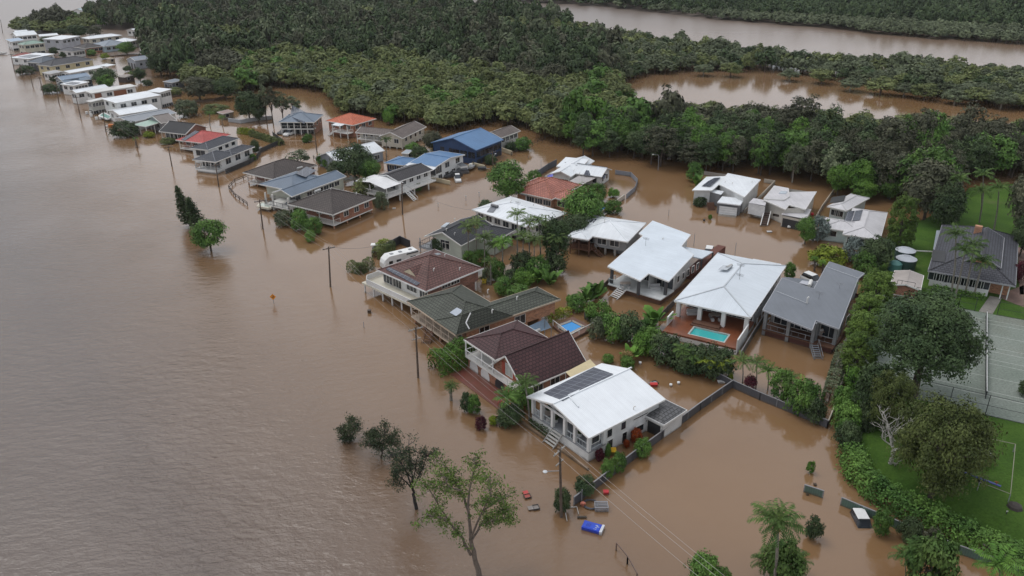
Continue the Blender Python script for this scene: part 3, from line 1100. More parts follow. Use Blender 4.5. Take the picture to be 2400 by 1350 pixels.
def basic(A, B, C, he, label, kind, roof, wall, pitch=20, zf=0.0, axis='v', nu=2, nv=4, wz=None, wh=1.1, ww=1.4, oh=OH, ver_u=0, ver_v=0, trim=None, ridge=None, stilt=M_char, group=None, under=True, flat=None, railmat=None, z_r=None):
    """a house with rows of windows; ver_u / ver_v: depth of a veranda on the left / right face; zf: floor height over water"""
    h = House(A, B, C, he, label, group=group)
    if kind == 'hip':
        h.hip(pitch=pitch)
    elif kind == 'gable':
        h.gable(axis, pitch=pitch, oh=oh)
    elif kind == 'skill':
        h.plane(0, h.U, 0, h.V, he, he + (flat or (0, 0))[0], he + (flat or (0, 0))[1])
    s0, s1, t0, t1 = oh, h.U - oh, oh, h.V - oh
    w0, w1 = s0 + ver_v, t0 + ver_u
    h.walls(w0, s1, w1, t1, zf if zf > .3 else -.5, he - .02)
    if wz is None:
        wz = he - .55 - wh
    if nu:
        h.row('u', w1, w0 + .3, s1 - .3, nu, wz, wh, min(ww, (s1 - w0 - .6) / nu * .8), mul=2)
    if nv:
        h.row('v', w0, w1 + .3, t1 - .3, nv, wz, wh, min(ww, (t1 - w1 - .6) / nv * .8), mul=2)
    if zf > .3:
        h.floor(s0, s1, t0, t1, zf, .25, M_trim if (ver_u or ver_v) else M_grey, 'floor')
        ns = max(2, int((s1 - s0) / 3.2) + 1)
        nt_ = max(2, int((t1 - t0) / 3.2) + 1)
        L = [(s0 + .15 + (s1 - s0 - .3) * i / (ns - 1), t0 + .15) for i in range(ns)] + [(s0 + .15, t0 + .15 + (t1 - t0 - .3) * j / (nt_ - 1)) for j in range(1, nt_)]
        h.posts(L, -.6, zf - .25, .11, stilt)
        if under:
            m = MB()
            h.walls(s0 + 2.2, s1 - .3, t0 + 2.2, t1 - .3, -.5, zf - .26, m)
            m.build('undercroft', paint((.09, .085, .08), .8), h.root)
    if ver_u:
        h.rail([(s0 + .05, t0 + w1 - oh), (s0 + .05, t0 + .05), (s1 - .05, t0 + .05)] if not ver_v else [(s0 + .05, t1), (s0 + .05, t0 + .05), (s1 - .05, t0 + .05)], max(zf, .3), mat=railmat)
        n = max(2, int((s1 - s0) / 3.2) + 1)
        h.posts([(s0 + .1 + (s1 - s0 - .2) * i / (n - 1), t0 + .1) for i in range(n)], max(zf, 0) if zf > .3 else -.4, he - .15, .08)
    elif ver_v:
        h.rail([(s0 + .05, t0 + .05), (s0 + .05, t1 - .05)], max(zf, .3), mat=railmat)
    if ver_v:
        n = max(2, int((t1 - t0) / 3.2) + 1)
        h.posts([(s0 + .1, t0 + .1 + (t1 - t0 - .2) * i / (n - 1)) for i in range(1 if ver_u else 0, n)], max(zf, 0) if zf > .3 else -.4, he - .15, .08)
    h.done(roof, wall, trim, ridge)
    h.w0, h.w1, h.s1, h.t1 = w0, w1, s1, t1
    return h
# ================================================================== the houses, near to far
def polywalls(h, pts, z0, z1, d=.5):
    n = len(pts)
    A = sum(pts[i][0] * pts[(i + 1) % n][1] - pts[(i + 1) % n][0] * pts[i][1] for i in range(n))
    sg = 1 if A > 0 else -1
    out = []
    for i in range(n):
        p0, p1, p2 = (Vector((*pts[j % n], 0)) for j in (i - 1, i, i + 1))
        a, b = (p1 - p0).normalized(), (p2 - p1).normalized()
        na, nb = Vector((-a.y, a.x, 0)) * sg, Vector((-b.y, b.x, 0)) * sg
        bis = (na + nb)
        k = d / max(.3, bis.dot(na))
        out.append(p1 + bis * k)
    for i in range(n):
        a, b = out[i], out[(i + 1) % n]
        h.wall.poly([h.P(a.x, a.y, z0), h.P(b.x, b.y, z0), h.P(b.x, b.y, z1), h.P(a.x, a.y, z1)])
# --- two storey white house in the foreground
h = House((1234, 930), (1380, 1027), (1560, 936), 4.0, 'large white two storey house with solar panels and front veranda, nearest the viewer')
h.gable('v', t0=0, pitch=13, off=.56, oh=1.0)
# raised inner roof beside the panels
U, V = h.U, h.V
zf = 1.5
h.walls(.5, U - .5, 3.4, V - .6, -.5, 3.98)
m = MB(); h.walls(.45, U - .45, .5, 3.4, -.5, zf - .25, m)
h.floor(.45, U - .45, .5, 3.4, zf, .25, M_grey, 'veranda_floor')
m.build('veranda_base', WB, h.root)
h.posts([(.6, .65), (.6, 3.1)] + [(U * x, .65) for x in (.26, .42, .62, .8)] + [(U - .6, .65)], zf, 4.0, .2, M_white)
m = MB()
h.box(m, .5, U - .5, .58, .72, 3.75, 4.02)
h.box(m, .55, .68, .72, 3.4, 3.75, 4.02)
m.build('veranda_beam', M_white, h.root)
h.rail([(.6, 3.3), (.6, .6), (U * .42, .6)], zf, .95, paint((.55, .6, .62), .15), .5)
h.rail([(U * .62, .6), (U - .6, .6)], zf, .95, paint((.55, .6, .62), .15), .5)
h.row('u', 3.4, 1.2, U - 1, 3, zf + .1, 2.0, 2.0, mul=2)
h.stairs((U * .52, .45, zf), (U * .52, -1.35, -.2), 1.9, 6, paint((.42, .41, .39), .7), False)
for q in ((-.7, U * .41, -.75, -.45, -.5, .35), (U * .63, U + .4, -.75, -.45, -.5, .35)):
    m = MB(); h.box(m, *q); m.build('stone_wall', paint((.28, .19, .12), .9, .4), h.root)
for t, z0, hh, ww in ((4.0, 2.15, 1.1, .8), (6.4, 2.2, 1.1, .8), (15.2, 2.2, 1.1, .8), (18.0, 2.2, 1.1, .8), (9.5, 2.75, .16, 2.6)):
    if t < V - 1:
        h.opening('v', .5, t, ww, z0, hh)
for t, z0, hh, ww in ((4.2, .1, 1.5, .8), (6.7, .1, 1.5, .8), (9.2, .55, .9, 1.9), (11.6, 1.55, .18, 2.2), (13.6, .7, .7, .7)):
    h.opening('v', .5, t, ww, z0, hh)
h.opening('v', .5, 1.6, 1.2, zf + .9, 1.3)
h.solar([(1274, 922), (1318, 941), (1437, 878), (1397, 866)])
m = MB()
p = [h.onroof(1332, 929), h.onroof(1480, 863)]
p[0].z += .12; p[1].z += .12
m.bar(p[0], p[1], .22, .16)
m.bar(p[0], h.onroof(1356, 955) + Vector((0, 0, .1)), .18, .12)
m.build('ridge_flashing', RW, h.root)
h.vent(1485, 960, .4)
h.done(roof_metal((.76, .79, .82), .05), board((.74, .74, .74), .18), M_white)
H1 = h
# lean-to behind it
k = House((1503, 972), (1556, 996), (1613, 963), 2.5, 'low dark tiled garage joined to the back of the large white house', 'garage', 'garage')
k.hip(pitch=18, t1=k.V, caps=False)
k.walls(.35, k.U - .2, .35, k.V - .35, -.5, 2.48)
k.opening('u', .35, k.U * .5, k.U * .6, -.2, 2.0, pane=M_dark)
k.done(roof_tile((.13, .13, .135), .2), WB, M_white)
# --- steep brown tiled brick house with arched garage doors
h = House((1120, 845), (1226, 914), (1378, 852), 2.5, 'brick house with steep dark brown tiled roof, red shutters and arched garage doors')
U, V = h.U, h.V
apex = h.loc(1177, 820, 6.9)
h.gable('v', s0=0, s1=max(6.5, apex[0] * 1.9), pitch=41, oh=.55)
sA = max(6.5, apex[0] * 1.9)
h.walls(.5, sA - .5, .55, V - .5, -.5, 2.48)
# veranda wing on the left, street side
s0w, s1w = sA - 2.2, sA + 5.4
h.hip(s0=s0w, s1=s1w, t0=-.3, t1=9.5, z=4.6, pitch=19)
h.walls(s0w + 1, s1w - .4, 1.9, 9.0, -.5, 4.5)
m = MB(); h.walls(.6, s1w - .4, -.0, 1.9, -.5, 1.9, m); m.build('garage_front', BR4, h.root)
h.floor(.4, s1w - .3, -.45, 1.9, 2.1, .22, M_trim, 'balcony')
h.rail([(.45, -.4), (s1w - .35, -.4), (s1w - .35, 1.8)], 2.1, 1.0, M_white, .4)
h.posts([(s1w - .4, -.3), (s0w + 3.2, -.3), (s0w + .6, -.3)], 2.1, 4.5, .08, M_white)
h.row('u', 1.9, s0w + 2.4, s1w - 1, 2, 2.2, 1.9, 2.2, mul=2)
def arch(h, c, w, z0, zt, t, mat, name):
    m = MB()
    pts = [h.P(c - w / 2, t, z0), h.P(c + w / 2, t, z0)]
    for k in range(9):
        a = math.pi * k / 8
        pts.append(h.P(c + w / 2 * math.cos(a), t, zt - w / 2 + w / 2 * math.sin(a)))
    m.poly(pts)
    m.build(name, mat, h.root)
arch(h, s1w - 1.9, 2.1, -.4, 1.75, -.05, M_white, 'garage_door')
arch(h, s1w - 4.7, 2.1, -.4, 1.75, -.05, M_white, 'garage_door')
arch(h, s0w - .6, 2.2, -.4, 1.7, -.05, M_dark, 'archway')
h.opening('u', .55, sA * .47, 1.5, 2.7, 1.7, mul=2, frame=M_white, pane=paint((.45, .45, .42), .4))
for c in (-1.25, 1.25):
    m = MB(); h.box(m, sA * .47 + c - .35, sA * .47 + c + .35, .47, .54, 2.6, 4.5)
    m.build('shutter', paint((.34, .055, .03), .5), h.root)
h.row('v', .5, 1.5, V - 4, 2, .9, 1.1, 1.6, mul=2)
h.stairs((2.2, -.4, 1.2), (1.2, -2.6, -.2), 1.4, 6, paint((.33, .06, .04), .6))
h.tank((1242, 787), (1265, 777), .27)
h.done(RPL, BR4, M_trim)
HB = h
h.floor(s0w - 5.5, s1w - .6, -3.2, -.08, .07, .3, paint((.22, .035, .04), .35), 'driveway')
# --- green tiled L shaped brick house on stilts
h = House((965, 703), (1068, 785), (1305, 697), 4.0, 'long L shaped brick house with dark green tiled roof and balcony over the flood')
U, V = h.U, h.V
zf = 1.4
a1 = h.loc(1253, 680, 5.6)
wd = min(9.0, max(6, a1[0] * 2))
h.hip(t0=0, t1=10.5, pitch=21)
h.hip(s0=0, s1=wd, t0=0.01, t1=V, z=4.0, pitch=21)
h.walls(.7, U - .6, 2.3, 10, zf, 3.98)
h.walls(.71, wd - .5, 2.3, V - .5, zf - .01, 3.97)
M_tan = paint((.54, .45, .36), .6)
h.floor(.4, U - .4, .4, 2.3, zf, .25, M_tan, 'balcony')
h.rail([(.45, 2.3), (.45, .45), (U - .45, .45), (U - .45, 2.2)], zf, 1.0, M_tan, .6)
h.posts([(.5 + (U - 1) * i / 6, .5) for i in range(7)], zf, 3.95, .07, M_tan)
h.posts([(.8 + (U - 1.6) * i / 5, .9) for i in range(6)], -.6, zf - .3, .16, BR2)
h.row('u', 2.3, 1.5, U - 1.5, 4, zf + .15, 1.9, 2.0, mul=2)
m = MB(); h.walls(.75, U - .7, 4.5, 9.9, -.5, zf - .1, m); h.walls(.76, wd - .6, 4.6, V * .62, -.5, zf - .11, m); m.build('lower_wall', BR2, h.root)
h.posts([(.8, V * q) for q in (.68, .82, .965)], -.6, zf, .2, BR2)
h.opening('v', .7, V * .62, 2.0, zf + .2, 1.5, mul=2)
h.opening('v', .7, V * .28, 1.8, zf + .9, 1.0, mul=2)
h.stairs((U * .55, .3, zf), (U * .45, -1.6, -.3), 1.2, 7, M_wood)
h.solar([(1054, 734), (1069, 742), (1086, 729), (1071, 719)], 'solar_heater', paint((.40, .44, .50), .2))
m = MB(); m.bar(h.onroof(1103, 733) + Vector((0, 0, .06)), h.onroof(1092, 757) + Vector((0, 0, .06)), .18, .1); m.bar(h.onroof(1092, 757) + Vector((0, 0, .06)), h.onroof(1100, 772) + Vector((0, 0, .06)), .18, .1)
m.build('roof_flashing', paint((.5, .5, .5), .4), h.root)
for q in ((1143, 686), (1211, 703), (1153, 733)):
    h.vent(*q, .5, .1)
h.done(RGN, BR2, paint((.52, .42, .32), .6))
HG = h
# --- brown tiled house with curved white deck and a strip of panels
h = House((892, 630), (998, 683), (1126, 626), 4.4, 'brick house with brown tiled roof, eave strip of solar panels and wide white deck')
U, V = h.U, h.V
zf = 2.0
h.hip(pitch=22)
h.walls(.7, U - .6, .8, V - .6, zf, 4.38)
m = MB(); h.walls(.72, U * .72, .81 - .03, .9, zf, 4.3, m); m.build('white_front_wall', WB, h.root)
h.floor(-.9, U + 2.2, -2.0, .78, zf, .3, paint((.62, .58, .48), .6), 'deck')
h.floor(U - .6, U + 2.2, .78, 6, zf, .3, paint((.62, .58, .48), .6), 'deck')
h.rail([(-.85, .7), (-.85, -1.95), (U + .8, -1.95), (U + 2.15, -.8), (U + 2.15, 5.9)], zf, 1.0, M_white, .25, True)
h.posts([(-.6 + (U + 2.4) * i / 6, -1.7) for i in range(7)] + [(U + 1.9, 2.5)], -.6, zf - .3, .1, M_white)
for c, w_, z0, hh in ((.86, 2.4, .15, 1.9), (.66, 2.2, .15, 1.9), (.36, 2.6, .7, 1.1), (.12, 2.0, .15, 1.9)):
    h.opening('u', .78, U * c, w_, zf + z0, hh, mul=3)
h.row('v', .7, 4, V - 5, 2, zf + 1.2, .6, 1.9, mul=3)
m = MB(); h.walls(1.2, U - 1, 2.2, V - 1, -.5, zf - .1, m); m.build('lower_wall', BR3, h.root)
h.floor(2, 5.5, V - 3, V + 1.6, zf, .3, paint((.62, .58, .48), .6), 'back_deck')
h.rail([(2, V - .5), (2, V + 1.55), (5.4, V + 1.55)], zf, 1.0, M_white, .25, True)
h.solar([(904, 632.2), (912.5, 626.8), (985, 664.5), (977.5, 671)])
h.hatch([(1018, 596), (1027, 594), (1034, 597), (1025, 599)])
for q in ((1016, 632), (1077, 632), (1042, 602)):
    h.vent(*q, .4, .09)
kg, sc = math.tan(R(22)), h.loc(958, 640, 5.4)[0]
zg = 4.4 + kg * 1.7
f0, f1, fm, top = h.P(sc - 1.7, 1.7, zg + .02), h.P(sc + 1.7, 1.7, zg + .02), h.P(sc, 1.55, zg + 1.15), h.P(sc, 1.7 + 1.15 / kg, zg + 1.17)
m = MB().poly([f0, fm, top]).poly([f1, top, fm])
m.build('gablet_roof', RBR, h.root)
MB().poly([h.P(sc - 1.6, 1.68, zg + .02), h.P(sc + 1.6, 1.68, zg + .02), h.P(sc, 1.68, zg + 1.08)]).build('gablet_face', M_cream, h.root)
h.done(RBR, BR3, M_white)
HBR = h
# --- dark grey roofed pale green house behind it
h = House((984, 559.5), (1081, 576), (1176, 537), 3.3, 'pale green house with charcoal tiled gable roof behind tall palms')
h.gable('v', pitch=22, oh=.8)
h.hip(s0=-4.0, s1=h.U * .5, t0=h.V * .45, t1=h.V + 1, z=3.28, pitch=20)
h.walls(.6, h.U - 2.4, .8, h.V - .5, -.5, 3.28)
h.walls(-3.5, .6, h.V * .45 + .5, h.V + .4, -.5, 3.2)
h.floor(h.U - 2.6, h.U + .8, -.8, 4, 1.2, .2, M_grey)
h.rail([(h.U - 2.6, -.75), (h.U + .75, -.75), (h.U + .75, 4)], 1.2, 1.0, M_char, .5)
h.posts([(h.U + .6, -.6), (h.U - 2.3, -.6), (h.U + .6, 3.6)], -.5, 3.1, .07, M_grey)
h.opening('u', .8, 4.4, 1.7, 1.5, 1.1, mul=2)
h.opening('u', .8, h.U - 4.6, 2.2, 1.3, 1.9, mul=2)
h.row('v', -3.5, h.V * .5, h.V, 2, 1.6, 1.2, 1.6, mul=2)
h.hatch([(1033, 532.5), (1043, 533.5), (1055, 523), (1046, 523)])
for q in ((1065, 517), (1046, 541), (1065, 550)):
    h.vent(*q, .4, .08)
h.done(RDG, WGR, M_trim)
# --- white hip roofed house above it
h = basic((1104.5, 492), (1240, 534), (1332, 500), 4.0, 'white house with broad white sheet roof and solar heater behind the palms', 'hip', RW, WB, pitch=14, zf=1.2, nu=6, nv=2, wz=2.3, wh=1.3, ww=1.6)
h.solar([(1141, 497), (1156, 499), (1165, 487), (1152, 485)], 'solar_heater', paint((.16, .17, .19), .25))
h.tank((1152, 484), (1167, 488), .3, paint((.12, .12, .13), .4))
h.vent(1197, 476); h.antenna(1214, 490); h.vent(1250, 482, .3); h.vent(1275, 487, .3)
# --- terracotta
h = House((1200.9, 449.6), (1293, 467.5), (1369, 434.8), 2.6, 'brick house with faded terracotta tiled hip roof')
h.hip(pitch=24)
h.hip(s0=h.U - 5, s1=h.U + 1.5, t0=5, t1=12, z=2.6, pitch=24)
h.hip(s0=-4, s1=2.5, t0=1.5, t1=8, z=2.5, pitch=22)
h.walls(.6, h.U - .6, .6, h.V - .6, -.5, 2.58)
h.walls(h.U - 4.5, h.U + 1, 5.5, 11.5, -.5, 2.57)
h.walls(-3.5, .6, 2, 7.5, -.5, 2.48)
h.row('u', .6, .5, h.U * .7, 3, .7, 1.2, 2.0, mul=3)
h.row('v', -3.5, 2.2, 7.3, 2, .6, 1.3, 1.7, mul=2)
h.opening('u', 2, -1.5, 2.4, .6, 1.3, mul=2)
k = h.loc(1220, 441, 2.4)
m = MB().slab([h.P(h.U - 3.6, -.1, 2.3), h.P(h.U + 2.6, -.1, 2.3), h.P(h.U + 2.6, 2.6, 2.5), h.P(h.U - 3.6, 2.6, 2.5)], .1)
m.build('patio_cover', RLG, h.root)
h.posts([(h.U + 2.4, .1), (h.U - 3.4, .1)], -.5, 2.2, .07)
h.done(RTC, BR2, M_trim, roof_tile((.50, .20, .13), .2))
# --- white house with panels behind the terracotta one
h = House((1292.7, 405.7), (1337.8, 414), (1387.6, 376.4), 2.7, 'white sheet roofed house with two dark solar arrays behind the terracotta roof')
h.gable('v', pitch=20, oh=.6)
h.walls(.5, h.U - .5, .6, h.V - .6, -.5, 2.68)
h.row('u', .6, 1.0, h.U - 1, 2, .4, 1.2, 1.8, mul=2)
k1 = h.loc(1410, 414.6, 2.7); k2 = h.loc(1436, 397.4, 2.7)
sB = k1[0]; t0B = k1[1]; t1B = max(k2[1], t0B + 7)
h.gable('u', s0=sB, s1=h.U * .5, t0=t0B, t1=t1B, z=2.7, pitch=20, oh=.5)
h.walls(sB + .5, .5, t0B + .5, t1B - .5, -.5, 2.66)
h.row('v', sB + .5, t0B + .8, t1B - .8, 2, .9, 1.1, 1.0)
h.opening('u', t0B + .5, sB + 2, 1.1, .8, 1.3)
k3 = h.loc(1304, 388, 2.9)
h.plane(k3[0] - 6.5, k3[0], k3[1], k3[1] + 6, 2.9, 2.7, 3.8)
h.walls(k3[0] - 6, k3[0] - .4, k3[1] + .4, k3[1] + 5.6, -.5, 2.6)
m = MB().slab([G(1335, 424, 2.2), G(1363, 434, 2.2), G(1396, 417, 2.3), G(1360, 410, 2.3)], .1)
m.build('carport_roof', roof_metal((.45, .42, .41), .2), h.root)
h.solar([(1349, 391), (1353, 383), (1424, 393), (1420, 403)])
h.solar([(1368, 404), (1374, 396), (1423, 399), (1412, 410)])
h.solar([(1313, 381), (1326, 382), (1337, 374), (1322, 372)])
h.vent(1358, 403, .4); h.vent(1345, 397, .4)
h.done(RW, WB, M_white)
# --- white house on stilts with brown deck
h = House((1337.8, 547), (1471, 567), (1518, 523.5), 3.7, 'white hip roofed house on stilts with brown timber deck and stairs')
h.hip(t0=.0, t1=h.V, pitch=15)
U, V = h.U, h.V
h.hip(s0=U * .62, s1=U, t0=-2.2, t1=V * .8, z=3.7, pitch=16)
zf = 1.4
h.walls(.5, U * .6, .6, V - .5, zf, 3.68)
h.walls(U * .6, U - 1, 2.2, V - .5, zf, 3.6)
h.floor(U * .6, U - .4, -1.8, 2.2, zf, .25, M_wood)
h.rail([(U * .61, -1.75), (U - .45, -1.75), (U - .45, 2.2)], zf, 1.0, M_wood, .25)
h.posts([(U * .62, -1.7), (U * .8, -1.7), (U - .5, -1.7), (U - .5, 2)], -.6, 3.6, .09, M_wood)
h.posts([(.7 + (U * .6 - 1) * i / 3, .8) for i in range(4)], -.6, zf, .18, M_conc)
h.row('u', .6, 1.5, U * .58, 2, zf + .7, 1.2, 1.8, mul=2)
h.opening('u', 2.2, U * .78, 2.4, zf + .1, 1.9, mul=2)
h.stairs((U * .6, -.3, zf), (U * .38, -.5, -.3), 1.1, 8, M_wood)
m = MB(); h.walls(.7, U * .3, 2, V - 1, -.5, zf - .02, m); m.build('lower_wall', WG, h.root)
h.vent(1417, 522, .9); h.hatch([(1378, 522), (1391, 522), (1399, 514), (1388, 515)], mat=solar())
h.done(RW, WG, M_white)
# --- white flat roofed house with white deck
P4 = [(1424.3, 624), (1500.4, 657.7), (1520, 640.9), (1567, 659.5), (1625.7, 597.3), (1597, 577), (1618.6, 550), (1529.7, 517.3), (1497.8, 546.7), (1507.5, 552)]
h = House((1424.3, 624), (1567, 682), (1620, 618), 4.1, 'pale sheet roofed house with white tiled deck and white steps')
L = h.pxroof_poly(P4, 4.0, .03, .0)
U, V = h.U, h.V
sv = [q[0] for q in L]; tv = [q[1] for q in L]
zf = 1.15
s_mid, t_in = L[2][0], L[2][1]
tb = L[4][1]
polywalls(h, [(L[0][0], L[0][1] + 4.7), (s_mid - .5, L[0][1] + 4.7), (s_mid - .5, t_in + 1.9), (L[3][0], t_in + 1.9)] + [q[:2] for q in L[4:]], -.4, 3.85)
wt = MB(); wt.poly([h.P(s_mid, L[0][1] + 2.3, zf), h.P(s_mid, L[0][1] + 5.2, zf), h.P(s_mid, L[0][1] + 5.2, 4), h.P(s_mid, L[0][1] + 2.3, 4)]); wt.build('screen_wall', WB, h.root)
h.floor(L[3][0] + .3, L[0][0] - .3, L[0][1] - .2, t_in + 2.4, zf, .2, paint((.60, .62, .62), .4), 'deck')
h.floor(s_mid, L[0][0] - .3, t_in + 2.4, L[0][1] + 5.2, zf - .004, .2, paint((.60, .62, .62), .4), 'deck')
m = MB(); h.walls(L[3][0] + .5, L[0][0] - .5, L[0][1] + .05, tb, -.5, zf - .2, m); m.build('timber_skirt', M_wood, h.root)
h.posts([(L[0][0] - .7, L[0][1] + .4), (L[1][0] + .5, L[1][1] + .5), (L[3][0] + .7, L[3][1] + .5)], zf, 4.0, .22, M_char)
h.rail([(L[0][0] - .4, t_in), (L[0][0] - .4, L[0][1]), (L[0][0] - 1.5, L[0][1])], zf, .95, paint((.5, .58, .6), .1), 1.2)
h.stairs((L[0][0] - 3.4, L[0][1] - .2, zf), (L[0][0] - 3.0, L[0][1] - 2.8, -.1), 1.7, 7, M_white, False)
h.row('u', L[0][1] + 5.2, s_mid + .6, L[0][0] - .9, 2, zf + .1, 2.1, 2.2, mul=2)
h.row('u', t_in + 2.4, L[3][0] + 1, s_mid - .8, 1, zf + .1, 2.1, 3.2, mul=3)
h.row('v', L[3][0] + .5, t_in + 3, tb - .5, 5, 2.2, 1.2, .8)
k = [h.loc(*q, 3.1) for q in ((1597, 577), (1671, 590), (1645, 606), (1618, 600))]
MB().slab([h.P(*q, 3.1) for q in k], .2).build('carport_roof', RWL, h.root)
kk = [h.P(*q, 0) for q in k]
for i in (1, 2):
    m = MB().bar(kk[i] + Vector((0, 0, -.4)), kk[i] + Vector((0, 0, 3)), .25); m.build('post', M_char, h.root)
h.stairs((L[3][0] - .6, tb - .8, zf), (L[3][0] - .8, tb - 4.2, -.2), 1.1, 8, M_wood)
h.antenna(1513, 576); h.vent(1553, 561, .2)
h.done(roof_metal((.62, .68, .74), .06), WB, M_white)
# --- big pale hip roofed house with teal pool
h = House((1584, 701.5), (1758.7, 744.5), (1833.3, 621.3), 4.0, 'long pale blue white hip roofed house with teal pool on red timber deck')
U, V = h.U, h.V
h.hip(pitch=13)
zf = 1.15
h.walls(.5, U - .6, 4.6, V - .6, -.5, 3.98)
DF = h.loc(1722, 818, 0)[1] + .2
dk = paint((.22, .075, .035), .32, .2)
def deckwithpool(h, s0, s1, t0, t1, ps, pt, pool_t0, z):
    m = MB()
    for q in ((s0, ps[0], t0, t1), (ps[1], s1, t0, t1), (ps[0], ps[1], t0, pt[0]), (ps[0], ps[1], pt[1], t1)):
        h.box(m, *q, z - .3, z)
    m.build('deck', dk, h.root)
pa, pb = h.loc(1627, 763, zf), h.loc(1712, 784, zf)
ps, pt = (pb[0], pa[0]), (h.loc(1700, 804, zf)[1], pb[1])
DF = min(DF, pt[0] - .9)
deckwithpool(h, .3, U - .3, DF, 4.6, ps, pt, 0, zf)
m = MB(); h.walls(.3, U - .3, DF, 4.6, -.5, zf - .3, m); m.build('timber_skirt', M_white, h.root)
m = MB(); h.box(m, U - .35, U - .15, DF + 2, -1, -.3, zf + 1.5); m.build('side_screen', M_white, h.root)
m = MB(); h.box(m, .15, .35, DF, .5, -.3, zf + 1.5); m.build('side_screen', M_white, h.root)
h.posts([(.6, .6), (U * .345, .6), (U * .66, .6), (U - .6, .6)], zf, 4.0, .32, M_white)
m = MB(); h.box(m, U * .35, U * .72, -1.6, .2, zf, zf + .17); h.box(m, U * .36, U * .71, -1.1, .2, zf + .17, zf + .34); m.build('deck_steps', M_wood, h.root)
h.row('u', 4.6, 1, U - 1.2, 4, zf + .1, 2.2, 3.2, mul=2)
h.row('v', .5, 5.5, V - 1, 8, 2.1, 1.2, .8)
h.posts([(.15, 6 + 3.0 * i) for i in range(int((V - 7) / 3))], -.4, 1.2, .1, M_white)
h.solar([(1683, 637), (1703, 639), (1714, 629), (1697, 628)], 'solar_heater', paint((.5, .54, .58), .25), .5)
h.tank((1703, 633), (1714, 626), .3)
h.antenna(1733, 647, 2.2); h.antenna(1733, 655, 1.0)
k = h.loc(1744, 598, 3.7)
h.plane(1.2, U * .5, V - .3, V + 1.8, 3.5, 3.5, 3.4)
h.done(roof_metal((.62, .67, .72), .06), board((.62, .63, .65), .2), M_white, roof_metal((.5, .53, .56), .1))
HP = h
m = MB(); h.box(m, ps[0], ps[1], pt[0], pt[1], .2, zf - .22)
mp, tp, pp = nodes("pool_teal"); pp.inputs['Base Color'].default_value = (.055, .40, .40, 1); pp.inputs['Roughness'].default_value = .05
wtr = solo('swimming_pool', m, mp, h.P((ps[0] + ps[1]) / 2, (pt[0] + pt[1]) / 2, .2), 'teal rectangular swimming pool set into the red timber deck', 'pool')
m = MB(); e = .22
for q in ((ps[0], ps[1], pt[0], pt[0] + e), (ps[0], ps[1], pt[1] - e, pt[1]), (ps[0], ps[0] + e, pt[0] + e, pt[1] - e), (ps[1] - e, ps[1], pt[0] + e, pt[1] - e)):
    h.box(m, *q, zf - .3, zf + .02)
m.build('coping', paint((.42, .46, .44), .5), wtr)
# --- grey skillion house
P6 = [(1787.6, 725.8), (1903.7, 773.2), (1912, 750.7), (1966.5, 770.8), (2011.6, 652.3), (2025.8, 640.4), (1944, 613.2), (1935.7, 625), (1907.3, 677.2), (1832.6, 651)]
h = House((1787.6, 725.8), (1966.5, 796), (2018, 660), 4.6, 'dark grey sheet roofed house with glazed veranda, person standing on its deck')
L = h.pxroof_poly(P6, 4.5, .0, .0)
zf = 1.1
s_mid, t_in = L[2][0], L[2][1]
t_f = L[0][1]
t_b = L[5][1]
polywalls(h, [(L[0][0], t_f + 2.9), (s_mid - .5, t_f + 2.9), (s_mid - .5, t_in + 1.7), (L[3][0], t_in + 1.7)] + [q[:2] for q in L[4:]], -.4, 4.4)
h.floor(L[3][0] + .3, L[0][0] - .3, t_f + .2, t_in + 3.4, zf, .2, M_wood)
m = MB(); h.walls(L[3][0] + .5, L[0][0] - .5, t_f + .4, t_b - 1, -.5, zf - .2, m); m.build('timber_skirt', board((.10, .035, .028), .18), h.root)
h.posts([(L[0][0] - .5, t_f + .5), ((L[0][0] + L[1][0]) / 2, t_f + .5), (L[1][0] + .4, t_f + .5), (s_mid - .3, t_in + .2), (L[3][0] + .6, t_in + .5)], -.4, 4.4, .25, paint((.24, .25, .26), .6))
h.rail([(L[0][0] - .4, t_f + 3), (L[0][0] - .4, t_f + .4), (L[1][0] + .4, t_f + .4)], zf, .95, M_grey, 1.0)
h.rail([(s_mid - .3, t_in + .3), (L[3][0] + .5, t_in + .3)], zf, .95, M_grey, 1.0)
h.row('u', t_f + 3.4, s_mid + .4, L[0][0] - 1, 3, zf + .1, 2.3, 2.2, mul=2)
h.row('u', t_in + 2.2, L[3][0] + 1, s_mid - .7, 1, zf + .1, 2.2, 2.6, mul=2)
h.row('v', L[3][0] + .5, t_in + 4, t_b - 2, 4, 2.4, 1.3, 1.4)
h.stairs((s_mid - .6, t_in - 1.2, zf), (s_mid - 2.2, t_in - 3.6, -.2), 1.2, 8, M_grey)
k = [h.loc(*q, 3.7) for q in ((1832.6, 651), (1842, 649.5), (1893, 655), (1916, 660), (1907.3, 677.2))]
MB().slab([h.P(*q, 3.7) for q in k], .2).build('lower_roof', RGY, h.root)
h.walls(min(q[0] for q in k) + .6, max(q[0] for q in k) - .6, L[9][1] - .5, max(q[1] for q in k) - .5, -.5, 3.5)
m = MB().slab([G(1873, 663, 3.95), G(1893, 668, 3.95), G(1899, 660, 4.15), G(1880, 657, 4.15)], .06)
m.build('solar_heater', paint((.42, .43, .47), .3), h.root)
MB().tube([G(1897, 670, 4.1), G(1901, 658, 4.1)], .3, 10).build('water_heater', M_trim, h.root)
m = MB(); m.bar(G(1818, 682, 4.55), G(1891, 711, 4.55), .12, .06); m.bar(G(1935.7, 625, 4.55), G(2013, 653, 4.55), .12, .06); m.build('roof_lap', paint((.42, .44, .47), .4), h.root)
h.vent(1891, 711, 1.0, .12); h.antenna(1919, 700, 1.2); h.antenna(1967, 676, 1.0)
